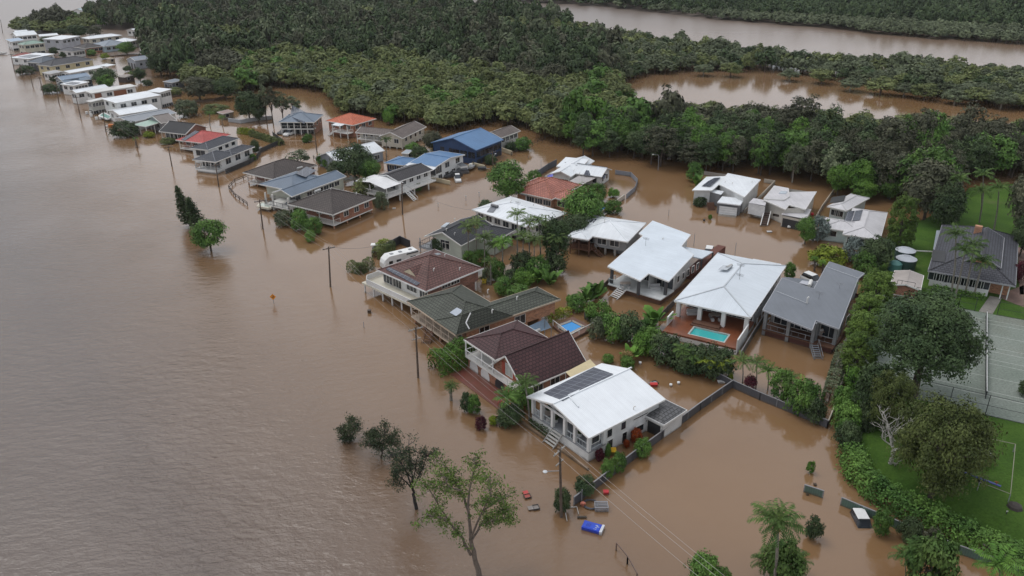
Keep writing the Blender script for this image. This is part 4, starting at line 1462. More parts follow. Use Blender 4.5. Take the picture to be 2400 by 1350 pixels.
h.done(roof_metal((.155, .17, .195), .08), WG, paint((.36, .37, .40), .5))
HGREY = h
# --- white house with garage, top right street
h = House((1622.5, 446), (1684, 476), (1758, 440), 3.6, 'white roofed house with grey garage front and split solar panels')
h.pxroof_poly([(1622.5, 445.5), (1656, 414.5), (1700, 413), (1690, 428), (1668, 446)], 3.6, .0, .03)
L = h.pxroof_poly([(1684, 431), (1706, 406), (1782.5, 421), (1745, 461.5)], 4.1, .0, .0)
s0, s1, t0, t1 = h.loc(1668, 447, 3.6) + h.loc(1745, 461, 4.1)
a0 = h.loc(1625, 447, 3.6); a1 = h.loc(1666, 447, 3.6)
m = MB()
def boxpx(h, mb, pts, z0, z1):
    P = [h.P(*h.loc(*q, z1), 0) for q in pts]
    n = len(P)
    for i in range(n):
        a, b = P[i], P[(i + 1) % n]
        mb.poly([(a.x, a.y, z0), (b.x, b.y, z0), (b.x, b.y, z1), (a.x, a.y, z1)])
boxpx(h, h.wall, [(1627, 446), (1664, 446), (1686, 430), (1697, 416), (1658, 417)], -.5, 3.55)
boxpx(h, h.wall, [(1688, 432), (1743, 459), (1779, 422), (1708, 408)], -.5, 4.05)
gx = [(1681, 474), (1735, 480.5), (1746, 465), (1692.5, 460)]
MB().slab([G(*q, 2.75) for q in gx], .25).build('garage_roof', RW, h.root)
m = MB(); boxpx(h, m, [(1682, 474), (1734, 480), (1744, 466), (1694, 461)], -.5, 2.6); m.build('garage_wall', paint((.20, .20, .21), .7), h.root)
fA, fB = G(1683, 475.5, 2.6), G(1733, 481.5, 2.6)
d = (fB - fA).normalized(); nn = Vector((d.y, -d.x, 0)) * .12
pA, pB = fA.lerp(fB, .08) + nn, fA.lerp(fB, .92) + nn
MB().poly([(pA.x, pA.y, -.2), (pB.x, pB.y, -.2), (pB.x, pB.y, 2.0), (pA.x, pA.y, 2.0)]).build('garage_door', board((.72, .73, .74), .5), h.root)
MB().slab([(pA.x, pA.y, .12), (pB.x, pB.y, .12), (pB.x + nn.x * 22, pB.y + nn.y * 22, -.2), (pA.x + nn.x * 22, pA.y + nn.y * 22, -.2)], .2).build('driveway', M_conc, h.root)
wA, wB = G(1627, 446, 3.5), G(1664, 446, 3.5)
for f in (.2, .76):
    q = wA.lerp(wB, f); dd = (wB - wA).normalized(); n2 = Vector((dd.y, -dd.x, 0)) * .06
    for z in (1.3, 1.95, 2.6):
        m = MB().poly([(q.x - dd.x * .6 + n2.x, q.y - dd.y * .6 + n2.y, z), (q.x + dd.x * .6 + n2.x, q.y + dd.y * .6 + n2.y, z), (q.x + dd.x * .6 + n2.x, q.y + dd.y * .6 + n2.y, z + .42), (q.x - dd.x * .6 + n2.x, q.y - dd.y * .6 + n2.y, z + .42)])
        m.build('window', glass(), h.root)
m = MB(); boxpx(h, m, [(1663, 450), (1688, 457), (1694, 450), (1672, 445)], -.5, 3.0); m.build('entry_porch', paint((.20, .20, .21), .7), h.root)
MB().slab([G(1663, 449, 3.1), G(1690, 456, 3.1), G(1697, 448, 3.1), (G(1672, 444, 3.1))], .1).build('porch_roof', RW, h.root)
m = MB()
a = G(1667, 492, 0)
for k in range(7):
    z = 1.3 - k * .2
    m.box(a.x - .8, a.x + .8, a.y + 1.2 - k * .28, a.y + 1.5 - k * .28, z - .2, z)
m.build('stairs', M_wood, h.root)
h.solar([(1645, 434), (1665, 436), (1688.5, 417), (1668, 416)])
for q in ((1699, 428), (1716, 431), (1762, 428)):
    h.vent(*q, .3)
h.done(RW, WB, M_white)
# --- weathered white house next door
h = House((1755, 476), (1888, 490), (1914, 450), 3.9, 'weathered pinkish white roofed house with open garage and front stairs')
h.pxroof_poly([(1790, 465), (1815, 435), (1848, 441), (1850, 460), (1838, 468)], 4.0, 0, 0)
h.pxroof_poly([(1790, 467.5), (1838, 469), (1848, 450), (1913.7, 449), (1888, 490.5), (1849, 480), (1841, 491)], 3.75, 0, 0)
boxpx(h, h.wall, [(1793, 466), (1840, 488), (1886, 488), (1910, 451), (1817, 438)], -.5, 3.7)
m = MB(); boxpx(h, m, [(1755, 476), (1793, 484), (1797, 470), (1765, 464)], .9, 3.3); m.build('white_block', board((.70, .71, .72), .3), h.root)
MB().slab([G(*q, 3.32) for q in ((1755, 475), (1793, 482), (1798, 470), (1766, 464))], .06).build('flat_roof', RWP, h.root)
m = MB()
for q in ((1757, 478), (1772, 481), (1791, 486)):
    p = G(*q, 1.0); m.box(p.x - .15, p.x + .15, p.y - .15, p.y + .15, -.5, .9)
m.build('stub_post', M_conc, h.root)
m = MB(); boxpx(h, m, [(1833, 505), (1889, 517), (1900, 491), (1855, 486)], -.5, 2.5); m.build('garage_wall', paint((.52, .48, .42), .7), h.root)
MB().slab([G(*q, 2.62) for q in ((1831, 502), (1890, 513), (1902, 490), (1854, 485))], .12).build('garage_roof', RWP, h.root)
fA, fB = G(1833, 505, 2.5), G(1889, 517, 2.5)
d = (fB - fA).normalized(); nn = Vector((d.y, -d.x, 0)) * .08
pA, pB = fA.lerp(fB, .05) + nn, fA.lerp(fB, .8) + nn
MB().poly([(pA.x, pA.y, -.2), (pB.x, pB.y, -.2), (pB.x, pB.y, 2.0), (pA.x, pA.y, 2.0)]).build('garage_opening_shade', M_dark, h.root)  # dark sheet over the wall stands in for the shade inside the garage
a = G(1790, 530, 0); b_ = G(1798, 500, 1.4)
m = MB(); 
for sg in (-.75, .75):
    m.bar(a + Vector((sg, 0, 0)), b_ + Vector((sg, 0, .3)), .16, .7)
m.build('stair_wall', M_trim, h.root)
m = MB()
for k in range(8):
    p = a.lerp(b_, k / 7); m.box(p.x - .65, p.x + .65, p.y - .2, p.y + .2, p.z - .1, p.z + .1)
m.build('stairs', paint((.09, .06, .05), .8), h.root)
m = MB(); m.poly([G(1811, 500, 2.4), G(1826, 503, 2.4), G(1826, 509, 1.6), G(1811, 506, 1.6)]); m.build('window', glass(), h.root)
h.hatch([(1825, 454), (1842, 455), (1845, 449), (1830, 448.5)])
h.done(RWP, paint((.55, .52, .47), .7), M_trim)
# --- two hipped weathered roofs on the right
h = House((1936, 486), (1984, 494), (2046.7, 466), 3.0, 'small weathered white hip roofed house with black pool heating mat')
h.hip(t0=0, t1=h.V, s1=h.U, pitch=15)
h.walls(.5, h.U - .5, .5, h.V - .5, -.5, 2.98)
h.row('u', .5, 1, h.U - 1, 2, 1.2, 1.2, 1.5, mul=2)
h.solar([(1944, 477), (1978, 472), (1982, 459), (1956, 456)], 'pool_heating_mat', M_dark)
h.done(RWP, paint((.52, .58, .58), .6), M_trim, roof_metal((.5, .49, .5), .1))
h = House((1975.6, 548), (2062.7, 562), (2076.7, 498), 3.0, 'weathered white hip roofed house with twin solar arrays beside a tall hedge tree')
h.hip(t0=0, t1=h.V, s1=h.U, pitch=15)
h.hip(s0=h.U - 3, s1=h.U + 4.5, t0=2.5, t1=9, z=2.9, pitch=15)
h.walls(.5, h.U - .5, .5, h.V - .5, -.5, 2.98)
h.walls(h.U - .5, h.U + 4, 3, 8.5, -.5, 2.88)
h.row('u', .5, 1, h.U - 1, 3, 1.0, 1.4, 1.7, mul=2)
h.opening('u', 3, h.U + 2, 1.2, 1.2, 1.1)
h.solar([(1977.5, 520), (1995, 518), (2003, 495), (1989, 496)])
h.solar([(1997, 519), (2015, 517), (2022, 493), (2006, 495)])
h.done(RWP, paint((.50, .60, .58), .6), M_trim, roof_metal((.5, .49, .5), .1))
# --- dark tiled house on the dry lawn, far right
ZL = 1.3
h = House((2177, 630), (2380, 671), (2374.4, 553), 4.1, 'dark tiled house with white framed sunroom windows on the green lawn')
U, V = h.U, h.V
h.hip(pitch=24)
h.gable('v', s0=2.5, s1=8.5, t0=3.4, t1=V * .75, z=5.6, pitch=27, oh=.4, wall=False)
h.walls(.6, U - .6, 2.6, V - .6, .6, 4.08)
m = MB(); h.walls(U * .27, U - .5, .6, 2.6, .6, ZL + 1.0, m); m.build('sunroom_wall', M_white, h.root)
for i in range(7):
    h.opening('u', .6, U * .29 + (U * .70 - .3) * (i + .5) / 7, 1.7, ZL + 1.05, 1.35, mul=2, frame=M_white)
m = MB(); h.walls(U * .27 + .1, U - .55, .7, 2.6, ZL + 1.0, 4.0, m); m.build('sunroom_frame', M_white, h.root)
h.posts([(.7, .7), (U * .13, .7)], .6, 4.0, .09, M_white)
m = MB(); h.box(m, 6.4, 7.6, V * .62, V * .62 + .9, 5, 8.1); m.build('chimney', BR2, h.root)
MB().poly([h.P(3.0, 3.75, 5.6), h.P(8.0, 3.75, 5.6), h.P(5.5, 3.75, 6.8)]).build('gable_wall', BR2, h.root)
h.solar([(2216, 637), (2240, 639), (2247, 626), (2222, 625)], mat=solar())
MB().slab([G(*q, 3.6) for q in ((2187, 584), (2214, 586), (2216, 540), (2195, 540))], .15).build('annex_roof', RLG, h.root)
h.solar([(2183, 612), (2214, 616), (2216, 590), (2188, 588)], 'pool_heating_mat', M_dark)
h.row('v', .6, 3, V - 2, 3, ZL + .9, 1.3, 1.6, mul=2)
h.done(roof_tile((.082, .084, .10), .2), BR2, paint((.34, .34, .36), .5), roof_tile((.06, .06, .07), .2))
HD = h
# --- brick garage with beige gable roof
h = House((2086.7, 667), (2158, 680), (2165, 646), 3.4, 'small brick garage with beige gable roof beside the clipped hedge trees', 'garage', 'garage')
h.gable('v', pitch=13, oh=.5, gm=MB())
h.walls(.4, h.U - .4, .5, h.V - .5, .0, 3.38)
m = MB(); h.box(m, .6, h.U - .6, .40, .49, 1.5, 1.62); m.build('lintel', M_trim, h.root)
m = MB(); m.bar(h.P(1, .2, 4.4), h.P(h.U - 1, .2, 4.4), .06); 
for s in (1, 3, 5, h.U - 1):
    m.bar(h.P(s, .2, 3.4), h.P(s, .2, 4.4), .05)
m.build('frame_rail', M_dark, h.root)
h.done(roof_metal((.44, .39, .36), .2), BR1, M_trim)
# ------------------------------------------------------------------ middle and far houses
h = basic((678, 477), (780, 503.5), (875.6, 462), 3.6, 'brick house with dark brown tiled hip roof and white corner balcony, nearest in its row', 'hip', RTB, BR1, 22, 1.0, nu=3, nv=3, ver_u=2.0, wz=1.9, stilt=BR2)
h.tank((738, 454), (751, 448), .3)
for q in ((776, 449), (805, 449), (835, 456)):
    h.vent(*q, .4, .1)
# blue-grey house with panels
h = House((645.6, 448.4), (683.3, 461), (804.4, 412), 4.0, 'cream house with slate blue metal roof and large tilted solar array')
h.gable('v', pitch=19, oh=.9)
h.hip(s0=h.U * .45, s1=h.U + 7.5, t0=3.0, t1=15, z=4.0, pitch=15)
zf = 1.2
h.walls(.5, h.U - .5, 4, h.V - .6, zf, 3.98)
h.walls(h.U * .5, h.U + 7, 4.6, 14.5, zf, 3.97)
h.floor(.4, h.U + 2, -1, 4, zf, .25, M_trim)
h.rail([(.45, 3), (.45, -.9), (h.U + 1.9, -.9), (h.U + 1.9, 2.5)], zf, 1.0, M_char, .3)
h.posts([(.6, -.6), (h.U - .6, -.6), (h.U + 1.7, -.6)], -.5, 3.8, .15)
h.row('u', 4, 1, h.U - .8, 1, zf + .1, 2, 3.5, mul=2)
h.row('v', .5, 5, h.V - 2, 6, 2.4, 1.0, 1.5, mul=2)
m = MB(); h.walls(.7, h.U + 6.8, 5, h.V - .7, -.5, zf - .02, m); m.build('lower_wall', paint((.5, .5, .45), .7), h.root)
h.solar([(693, 411), (717, 420), (742, 403.5), (712, 396)], lift=.5)
h.tank((697, 398), (709, 395), .28)
h.done(RSB, paint((.52, .54, .46), .6), M_trim, RSB)
h = basic((570.7, 404), (641, 420.5), (742, 387), 3.2, 'brick house with wide brown tiled roof and arched balcony left of slate blue roof', 'hip', RTB, BR3, 22, .9, nu=3, nv=2, ver_u=2.4, wz=1.6, stilt=BR2, railmat=BR3)
# white house with deck on stilts
h = House((891, 410), (934, 426), (1004.4, 395.6), 4.2, 'white weatherboard house on stilts with dark roof and white awning deck')
h.gable('v', pitch=15, oh=.3)
U, V = h.U, h.V
zf = 1.9
h.walls(.5, U - .4, .4, V - .4, zf, 4.18)
h.floor(-1.3, U + 1.6, -5.2, .4, zf, .25, M_trim)
h.floor(-1.3, .5, .4, V - .5, zf, .25, M_trim)
h.rail([(-1.25, V - .6), (-1.25, -5.15), (U + 1.5, -5.15), (U + 1.5, .3)], zf, 1.0, M_white, .25)
h.posts([(-1.1, -5), (U * .33, -5), (U * .7, -5), (U + 1.4, -5), (-1.1, -1), (-1.1, 4), (-1.1, 9), (U + 1.4, -.6)], -.6, zf - .2, .12)
h.posts([(-.9, -4.9), (U + 1.2, -4.9), (U * .6, -4.9)], zf, 4.0, .07)
h.row('v', .5, 1, V - 1, 4, 2.9, 1.0, 1.3, mul=2)
h.row('u', .4, 1, U - 1, 2, zf + .1, 1.9, 1.6, mul=2)
m = MB().slab([h.P(-.6, -5.2, 3.9), h.P(U * .55, -5.2, 4.7), h.P(U * .55, 1.0, 4.7), h.P(-.6, 1.0, 3.9)], .08); m.slab([h.P(U * .55, -5.2, 4.7), h.P(U + 1.5, -5.2, 4.1), h.P(U + 1.5, 1.0, 4.1), h.P(U * .55, 1.0, 4.7)], .08)
m.build('awning', paint((.74, .74, .74), .5), h.root)
h.stairs((-1.5, 1.0, zf), (-4.3, 1.2, -.2), 1.1, 8, M_white)
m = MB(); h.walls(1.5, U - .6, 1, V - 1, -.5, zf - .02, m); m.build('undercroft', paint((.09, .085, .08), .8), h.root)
h.done(roof_tile((.06, .055, .06), .2), WB, M_white)
# blue and white pair
h = House((963, 380), (1021, 391.5), (1085.6, 361.8), 3.8, 'white two storey house with blue sheet roof and screened balcony')
h.gable('u', pitch=7, oh=.3, off=.5)
h.walls(.4, h.U - .4, .4, h.V - .4, -.5, 3.78)
m = MB(); h.box(m, .3, h.U - .3, .1, .38, 1.6, 3.5); m.build('screen', paint((.10, .11, .125), .4), h.root)
h.row('v', .4, 3.2, h.V - .6, 2, 2.3, 1.3, 1.8, mul=2)
h.opening('v', .4, 1.8, 2.4, 1.7, 1.9, mul=3)
h.row('v', .4, .8, h.V - .6, 4, -.2, 1.4, 1.5, mul=2)
MB().slab([h.P(-.3, -1.4, 3.45), h.P(h.U + .3, -1.4, 3.45), h.P(h.U + .3, 0, 3.75), h.P(-.3, 0, 3.75)], .1).build('white_awning', RW, h.root)
h.done(RBL, M_white, M_white)
h = basic((906, 379.5), (947, 388), (973, 371), 2.4, 'small low blue sheet roofed outbuilding with dark blue walls', 'hip', RBL, WN, 14, nu=2, nv=1, name='outbuilding') if False else basic((906, 379.5), (947, 388), (973, 371), 2.4, 'small low blue roofed house wing with dark blue walls', 'hip', RBL, WN, 14, nu=2, nv=1)
h = House((1013, 333), (1116, 352), (1176, 326.5), 4.3, 'big two storey navy blue house with bright blue gable roof')
h.gable('v', pitch=17, oh=.5, off=.5)
h.walls(.4, h.U - .4, .5, h.V - .5, -.5, 4.28)
h.row('u', .5, .6, 8.5, 3, 1.7, 1.7, 2.2, mul=2, frame=paint((.03, .05, .11), .5))
h.row('u', .5, h.U - 8, h.U - 2, 2, 2.3, 1.2, 1.3, mul=2, frame=paint((.03, .05, .11), .5))
h.row('v', .4, .6, h.V - .8, 6, 2.0, 1.5, 1.8, mul=2, frame=paint((.03, .05, .11), .5))
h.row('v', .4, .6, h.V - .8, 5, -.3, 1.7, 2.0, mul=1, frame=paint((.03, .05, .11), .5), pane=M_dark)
h.done(RBL, WN, paint((.10, .18, .34), .5))
h = basic((1133, 315), (1174, 323.5), (1215.5, 306), 3.8, 'pale house with grey brown tiled gable roof behind the blue house', 'gable', RTG, paint((.5, .5, .47), .6), 20, 0, nu=0, nv=4)
h.floor(-2.5, .5, h.V - 6, h.V - .5, 1.5, .2, M_trim); h.rail([(-.1, h.V - 6), (-2.4, h.V - 6), (-2.4, h.V - .6)], 1.5, 1.0, paint((.3, .2, .13), .7), .3)
h.posts([(-2.3, h.V - 5.9), (-2.3, h.V - .8)], -.5, 1.4, .1)
# beige house
h = House((891, 318), (943.3, 324.6), (994.4, 296.8), 3.4, 'beige weatherboard L shaped house with brown tiled gable roofs')
h.gable('v', pitch=21, oh=.5)
k = h.loc(840, 309.5, 3.3)
h.gable('u', s0=h.U * .5, s1=max(k[0], h.U + 9), t0=1.8, t1=8.5, z=3.3, pitch=17, oh=.3)
h.walls(.5, h.U - .5, .5, h.V - .5, .5, 3.38)
h.walls(h.U - .5, max(k[0], h.U + 9) - .4, 3.6, 8.1, -.5, 3.28)
sE = max(k[0], h.U + 9)
h.floor(h.U, sE - .3, 1.9, 3.6, 1.5, .2, M_trim); h.rail([(h.U, 1.95), (sE - .3, 1.95)], 1.5, 1.0, M_white, .3)
h.posts([(h.U + (sE - h.U - .4) * i / 3, 2.0) for i in range(4)], -.5, 3.2, .08)
h.opening('u', .5, h.U * .3, 1.4, 1.7, 1.2, mul=2); h.opening('u', .5, h.U * .75, 1.1, 1.7, 1.2)
h.row('v', .5, 1.5, h.V - 2, 4, 1.9, 1.2, 1.2)
h.row('u', 3.6, h.U + .5, sE - 1, 3, 1.8, 1.1, 1.4, mul=2)
h.posts([(.6, .6 + (h.V - 1.2) * i / 7) for i in range(8)] + [(h.U * q, .6) for q in (.3, .6, .92)], -.6, .5, .14)
h.done(RTG, WC, M_trim)
# orange roof
h = basic((763, 283.3), (827, 293.6), (882, 278), 4.0, 'red brick house with bright orange tiled hip roof and white balcony', 'hip', ROR, BR1, 21, 0, nu=3, nv=3, wz=2.4)
h.floor(.6, h.U * .62, -1.9, .55, 1.7, .2, M_trim); h.rail([(.6, .5), (.6, -1.85), (h.U * .62, -1.85)], 1.7, 1.0, M_white, .25)
h.posts([(.7, -1.8), (h.U * .6, -1.8), (h.U * .33, -1.8)], -.5, 3.9, .1)
MB().slab([h.P(h.U * .3, -2, 3.7), h.P(h.U * .62, -2, 3.7), h.P(h.U * .62, .6, 3.95), h.P(h.U * .3, .6, 3.95)], .1).build('patio_cover', RW, h.root)
h.stairs((h.U * .62, -1.2, 1.7), (h.U * .82, -1.2, -.2), 1.0, 7, M_white)
m = MB(); h.box(m, 2, 2.9, h.V * .45, h.V * .45 + 3, h.zr(2.5, h.V * .5) + .1, h.zr(2.5, h.V * .5) + .4); 
# slate blue with garage below
h = House((653, 285.6), (736.7, 286.4), (755.6, 269), 4.1, 'two storey house with slate blue roof, dark glazed balcony and open garage below')
h.hip(pitch=20)
h.walls(.5, h.U - .5, 2.4, h.V - .5, -.5, 4.08)
h.floor(.4, h.U - .4, .5, 2.4, 1.9, .25, M_trim, 'balcony')
h.rail([(.5, .6), (h.U - .5, .6)], 1.9, .9, M_trim, 1.2, False)
m = MB(); h.box(m, .6, h.U - .6, .7, .8, 2.0, 3.9); m.build('balcony_glazing', glass(), h.root)
h.posts([(.5 + (h.U - 1) * i / 5, .6) for i in range(6)], -.5, 4.0, .12)
h.row('u', 2.4, 1, h.U - 1, 4, -.2, 1.8, 2.4, mul=2)
h.row('v', .5, 2.8, h.V - .6, 2, 2.3, 1.2, 1.3)
h.solar([(680, 275.5), (712, 277), (717.5, 264), (684, 263.5)])
h.done(RSB, brick((.30, .15, .10)), M_trim)
# white roof behind the big garden tree
h = House((765.6, 361), (789, 380), (885.6, 349), 2.9, 'white gable roofed house half hidden behind a large dark tree')
h.gable('v', pitch=20, oh=.4)
h.walls(.4, h.U - .4, .5, h.V - .4, -.5, 2.88)
h.row('v', .4, 1, h.V - 1, 5, .9, 1.1, 1.5, mul=2)
h.done(RW, paint((.30, .33, .37), .6), M_white)
# white house with dark hip roofs by the river
h = House((456.7, 372), (505, 380), (590, 343), 3.4, 'white house with stepped charcoal hip roofs and glass balcony by the river')
U, V = h.U, h.V
h.hip(t0=0, t1=9, pitch=21)
h.hip(s0=0.01, s1=U * .62, t0=6.5, t1=V, z=3.4, pitch=21)
b0 = h.loc(487, 351.5, 4.2); b1 = h.loc(581, 326, 4.2); b2 = h.loc(456.7, 344.5, 4.2)
sB, tB, sE, tE = b0[0], b0[1], max(b2[0], b0[0] + 6), max(b1[1], b0[1] + 10)
h.hip(s0=sB, s1=sE, t0=tB, t1=tE, z=4.2, pitch=21)
h.walls(.5, U - .5, 2.6, 8.5, .9, 3.38)
h.walls(.5, U * .58, 8.4, V - .5, .9, 3.37)
h.walls(sB + .4, sE - .4, tB + .5, tE - .5, -.5, 4.18)
h.floor(.3, U - .3, .2, 2.6, 1.0, .5, M_white); h.rail([(.4, 2.5), (.4, .3), (U - .4, .3), (U - .4, 2.5)], 1.0, .9, M_grey, .8)
h.posts([(.5 + (U - 1) * i / 4, .4) for i in range(5)], 1.0, 3.35, .08)
m = MB(); h.walls(.6, U - .6, .6, V - .6, -.5, .9, m); m.build('lower_wall', M_white, h.root)
h.row('u', 2.6, 1, U - 1, 3, 1.1, 1.9, 2, mul=2); h.row('v', .5, 3.5, V - 1, 3, 1.5, 1.5, 2, mul=2)
h.row('u', tB + .5, sB + 1, sE - 1, 1, 2.2, 1.5, 3, mul=2); h.row('v', sB + .4, tB + 4, tE - 1, 3, 2.8, .9, 1.4)
h.done(roof_tile((.075, .080, .095), .15), M_white, M_trim, roof_tile((.22, .23, .26), .1))
h = basic((407, 329.3), (478, 336), (545.5, 316), 3.3, 'red tiled hip roofed brick house beside the charcoal roofed white house', 'hip', RRD, brick((.34, .12, .08)), 20, .8, nu=3, nv=2, ver_u=1.6, wz=1.6)
h.solar([(424, 326), (434, 331), (468, 313), (456, 311.5)])
h = House((364, 310.7), (434.4, 315), (496, 299.3), 3.0, 'black roofed red brick gable house, next along from the red roof')
h.gable('u', pitch=24, oh=.4)
h.walls(.5, h.U - .5, 1.8, h.V - .5, -.5, 2.98)
h.row('u', 1.8, .8, h.U - .8, 5, .7, 1.4, 1.6, mul=2)
h.posts([(.5 + (h.U - 1) * i / 6, .5) for i in range(7)], -.5, 2.9, .07)
h.rail([(.5, .5), (h.U - .5, .5)], .3, .8, M_trim, .4)
h.row('v', .5, 2.5, h.V - 1, 2, .9, 1.1, 1.5)
h.done(RBK, BR3, M_trim)
FG = 'houses in the far row along the river'
FAR = [
    ((357.6, 276), (377, 289), (404, 280), 3.2, 'grey brown roofed cottage between the green carport and black roof', 'gable', roof_metal((.20, .17, .155), .2), M_grey, 18, 'v'),
    ((282, 274.5), (303, 287), (404, 263), 3.2, 'long mid grey sheet roofed house with pale ridge line', 'gable', RGY if False else roof_metal((.24, .26, .29), .1), M_trim, 9, 'v'),
    ((260.6, 257.6), (280, 270), (366, 254), 3.3, 'low white gable roofed house beside the riverside pool', 'gable', RW, M_white, 9, 'v'),
    ((246, 230), (271, 241.5), (374, 223.5), 5.2, 'tall white house with large white sloping roof', 'skill', RW, M_white, 8, 'v'),
    ((355, 211.5), (374.5, 217), (390, 209.5), 5.5, 'square white flat roofed tower block joined to the tall white house', 'skill', RW, M_white, 0, 'v'),
    ((202.5, 213), (214, 218.5), (319, 202.5), 5.6, 'modern white flat roofed house with brown wall panels', 'skill', paint((.62, .62, .60), .6), M_white, 0, 'v'),
    ((205, 236), (212, 239), (246, 232), 4.4, 'pale boxy front wing with dark picture window at the water edge', 'skill', paint((.6, .6, .58), .6), paint((.50, .50, .46), .6), 0, 'v'),
    ((166, 214.4), (178, 218), (252, 204), 4.2, 'white house with broad white gable roof left of the modern white house', 'gable', RW, M_white, 20, 'v'),
    ((146, 196), (173, 200.5), (205, 193), 4.0, 'white roofed house with dark solar panels and open balcony', 'skill', RW, M_white, 0, 'v'),
    ((142, 192.5), (155, 196.5), (212, 184), 3.4, 'low steel blue gable roofed house', 'gable', roof_metal((.15, .20, .26), .1), paint((.14, .19, .24), .6), 17, 'v'),
    ((122, 184), (144, 188.5), (215, 179.5), 4.1, 'blue grey gable roofed house with solar panels and white trim', 'gable', roof_metal((.20, .27, .36), .1), M_grey, 16, 'v'),
    ((148, 167), (163, 171.5), (236, 157), 3.4, 'long narrow white roofed house in front of the yellow building', 'gable', RW, M_white, 9, 'v'),
    ((98, 170), (118, 173.5), (149, 169), 3.2, 'pale grey flat roofed house with carport at the water edge', 'skill', roof_metal((.40, .40, .41), .15), M_trim, 0, 'v'),
    ((83, 151.5), (119, 155.2), (221, 139.4), 4.6, 'long pale yellow two storey building with dark hip roof', 'hip', roof_tile((.085, .085, .095), .2), paint((.60, .52, .32), .6), 20, 'v'),
    ((70, 144), (97, 148.5), (142, 139.5), 3.8, 'dark slate blue hip roofed house beside the yellow building', 'hip', roof_metal((.065, .085, .115), .15), M_char, 22, 'v'),
    ((48, 131.5), (69, 138), (107, 127), 3.3, 'white house with wide grey solar array on its roof', 'skill', RW, M_white, 0, 'v'),
    ((40, 129.5), (51, 132.5), (73, 126), 3.0, 'small red roofed house by the far river bank', 'hip', roof_metal((.30, .065, .05), .2), paint((.3, .14, .11), .7), 18, 'v'),
    ((42, 102.5), (55, 105.5), (105, 99.5), 5.0, 'cream two storey house with pale green hip roof', 'hip', RGR, paint((.60, .58, .47), .6), 18, 'v'),
    ((9, 92.5), (25, 98), (58, 95.5), 4.6, 'white house with pale blue roof and tall white deck', 'skill', roof_metal((.33, .42, .53), .1), M_white, 6, 'v'),
    ((8.8, 83), (38, 85), (90, 82), 5.0, 'white gable roofed house at the far end of the river row', 'gable', RW, M_white, 18, 'v'),
    ((29, 74), (36, 76.5), (67, 74), 4.6, 'white curved roof house furthest up the river row', 'gable', RW, M_white, 12, 'v'),
    ((88, 82), (93, 85.5), (137, 82), 3.2, 'low long white roofed shed behind the green roofed house', 'gable', RW, M_trim, 9, 'v'),
    ((111, 89.5), (144, 93), (175.5, 85), 5.8, 'pale grey three level house with white skillion roof', 'skill', RW, paint((.48, .49, .53), .6), 4, 'v'),
    ((193, 88.5), (208, 91.5), (285, 82.5), 4.6, 'long cream building with white hip roof near the trees', 'hip', RW, paint((.58, .55, .47), .6), 14, 'v'),
    ((273, 95), (297, 98.5), (313, 93), 3.6, 'white hip roofed house partly behind a dark tree', 'hip', RW, M_trim, 16, 'v'),
    ((139, 117.5), (170, 121), (196, 115.5), 3.2, 'white house with grey tiled hip roof and balcony steps', 'hip', roof_tile((.12, .12, .135), .2), M_white, 18, 'v'),
    ((183, 108.5), (198, 113.5), (235, 107), 2.8, 'orange brick house with dark brown roof', 'hip', roof_tile((.085, .075, .075), .2), brick((.42, .12, .055)), 18, 'v'),
    ((231, 101.5), (244, 109), (297, 101), 3.0, 'pale blue weatherboard house with grey blue roof', 'hip', roof_metal((.22, .26, .31), .15), paint((.42, .52, .58), .6), 17, 'v'),
    ((100, 52), (118, 53.5), (126, 50), 4.0, 'brown brick house among the trees at the top left', 'gable', roof_tile((.085, .06, .055), .2), brick((.22, .10, .07)), 20, 'v'),
    ((180, 24), (196, 26), (207, 22.5), 5.0, 'pale blue roofed house showing above the dark trees', 'gable', roof_metal((.42, .52, .55), .1), M_trim, 16, 'v'),
    ((232, 17), (247, 18.5), (256, 15), 5.0, 'small white roofed house at the top edge of the town', 'gable', RW, M_trim, 14, 'v'),
    ((275, 11), (290, 12), (318, 9), 5.0, 'white long roof glimpsed over the trees at the top', 'skill', RW, M_trim, 0, 'v'),
    ((300, 70), (318, 72), (352, 66), 3.4, 'small white open pavilion beside dark trees', 'gable', RW, M_trim, 12, 'v'),
]
for A, B, C, he, lab, kind, rf, wl, pt, ax in FAR:
    h = basic(A, B, C, he, lab, kind, rf, wl, pt, 0.0, ax, nu=2, nv=4, wz=he - 1.9, wh=1.2, ww=1.8, oh=.4, group=FG, flat=(.0, .25))
    if he > 4.3:
        h.row('v', h.w0, h.w1 + .5, h.t1 - .5, 4, .1, 1.0, 2.0)
        h.row('u', h.w1, h.w0 + .5, h.s1 - .5, 2, .1, 1.2, 2.0)
    if 'solar' in lab:
        U, V = h.U, h.V
        f = lambda s, t: (lambda q: proj(q))(h.P(s, t, h.zr(s, t)))
        h.solar([f(U * .2, V * .15), f(U * .8 if kind == 'skill' else U * .42, V * .15), f(U * .8 if kind == 'skill' else U * .42, V * .62), f(U * .2, V * .62)])
    if 'brown wall panels' in lab:
        for t, w in ((2.2, 2.2), (h.V * .62, 4.5)):
            m = MB(); h.box(m, .32, .39, t - w / 2, t + w / 2, 3.2, 5.2); m.build('timber_panel', board((.26, .10, .05), .2), h.root)
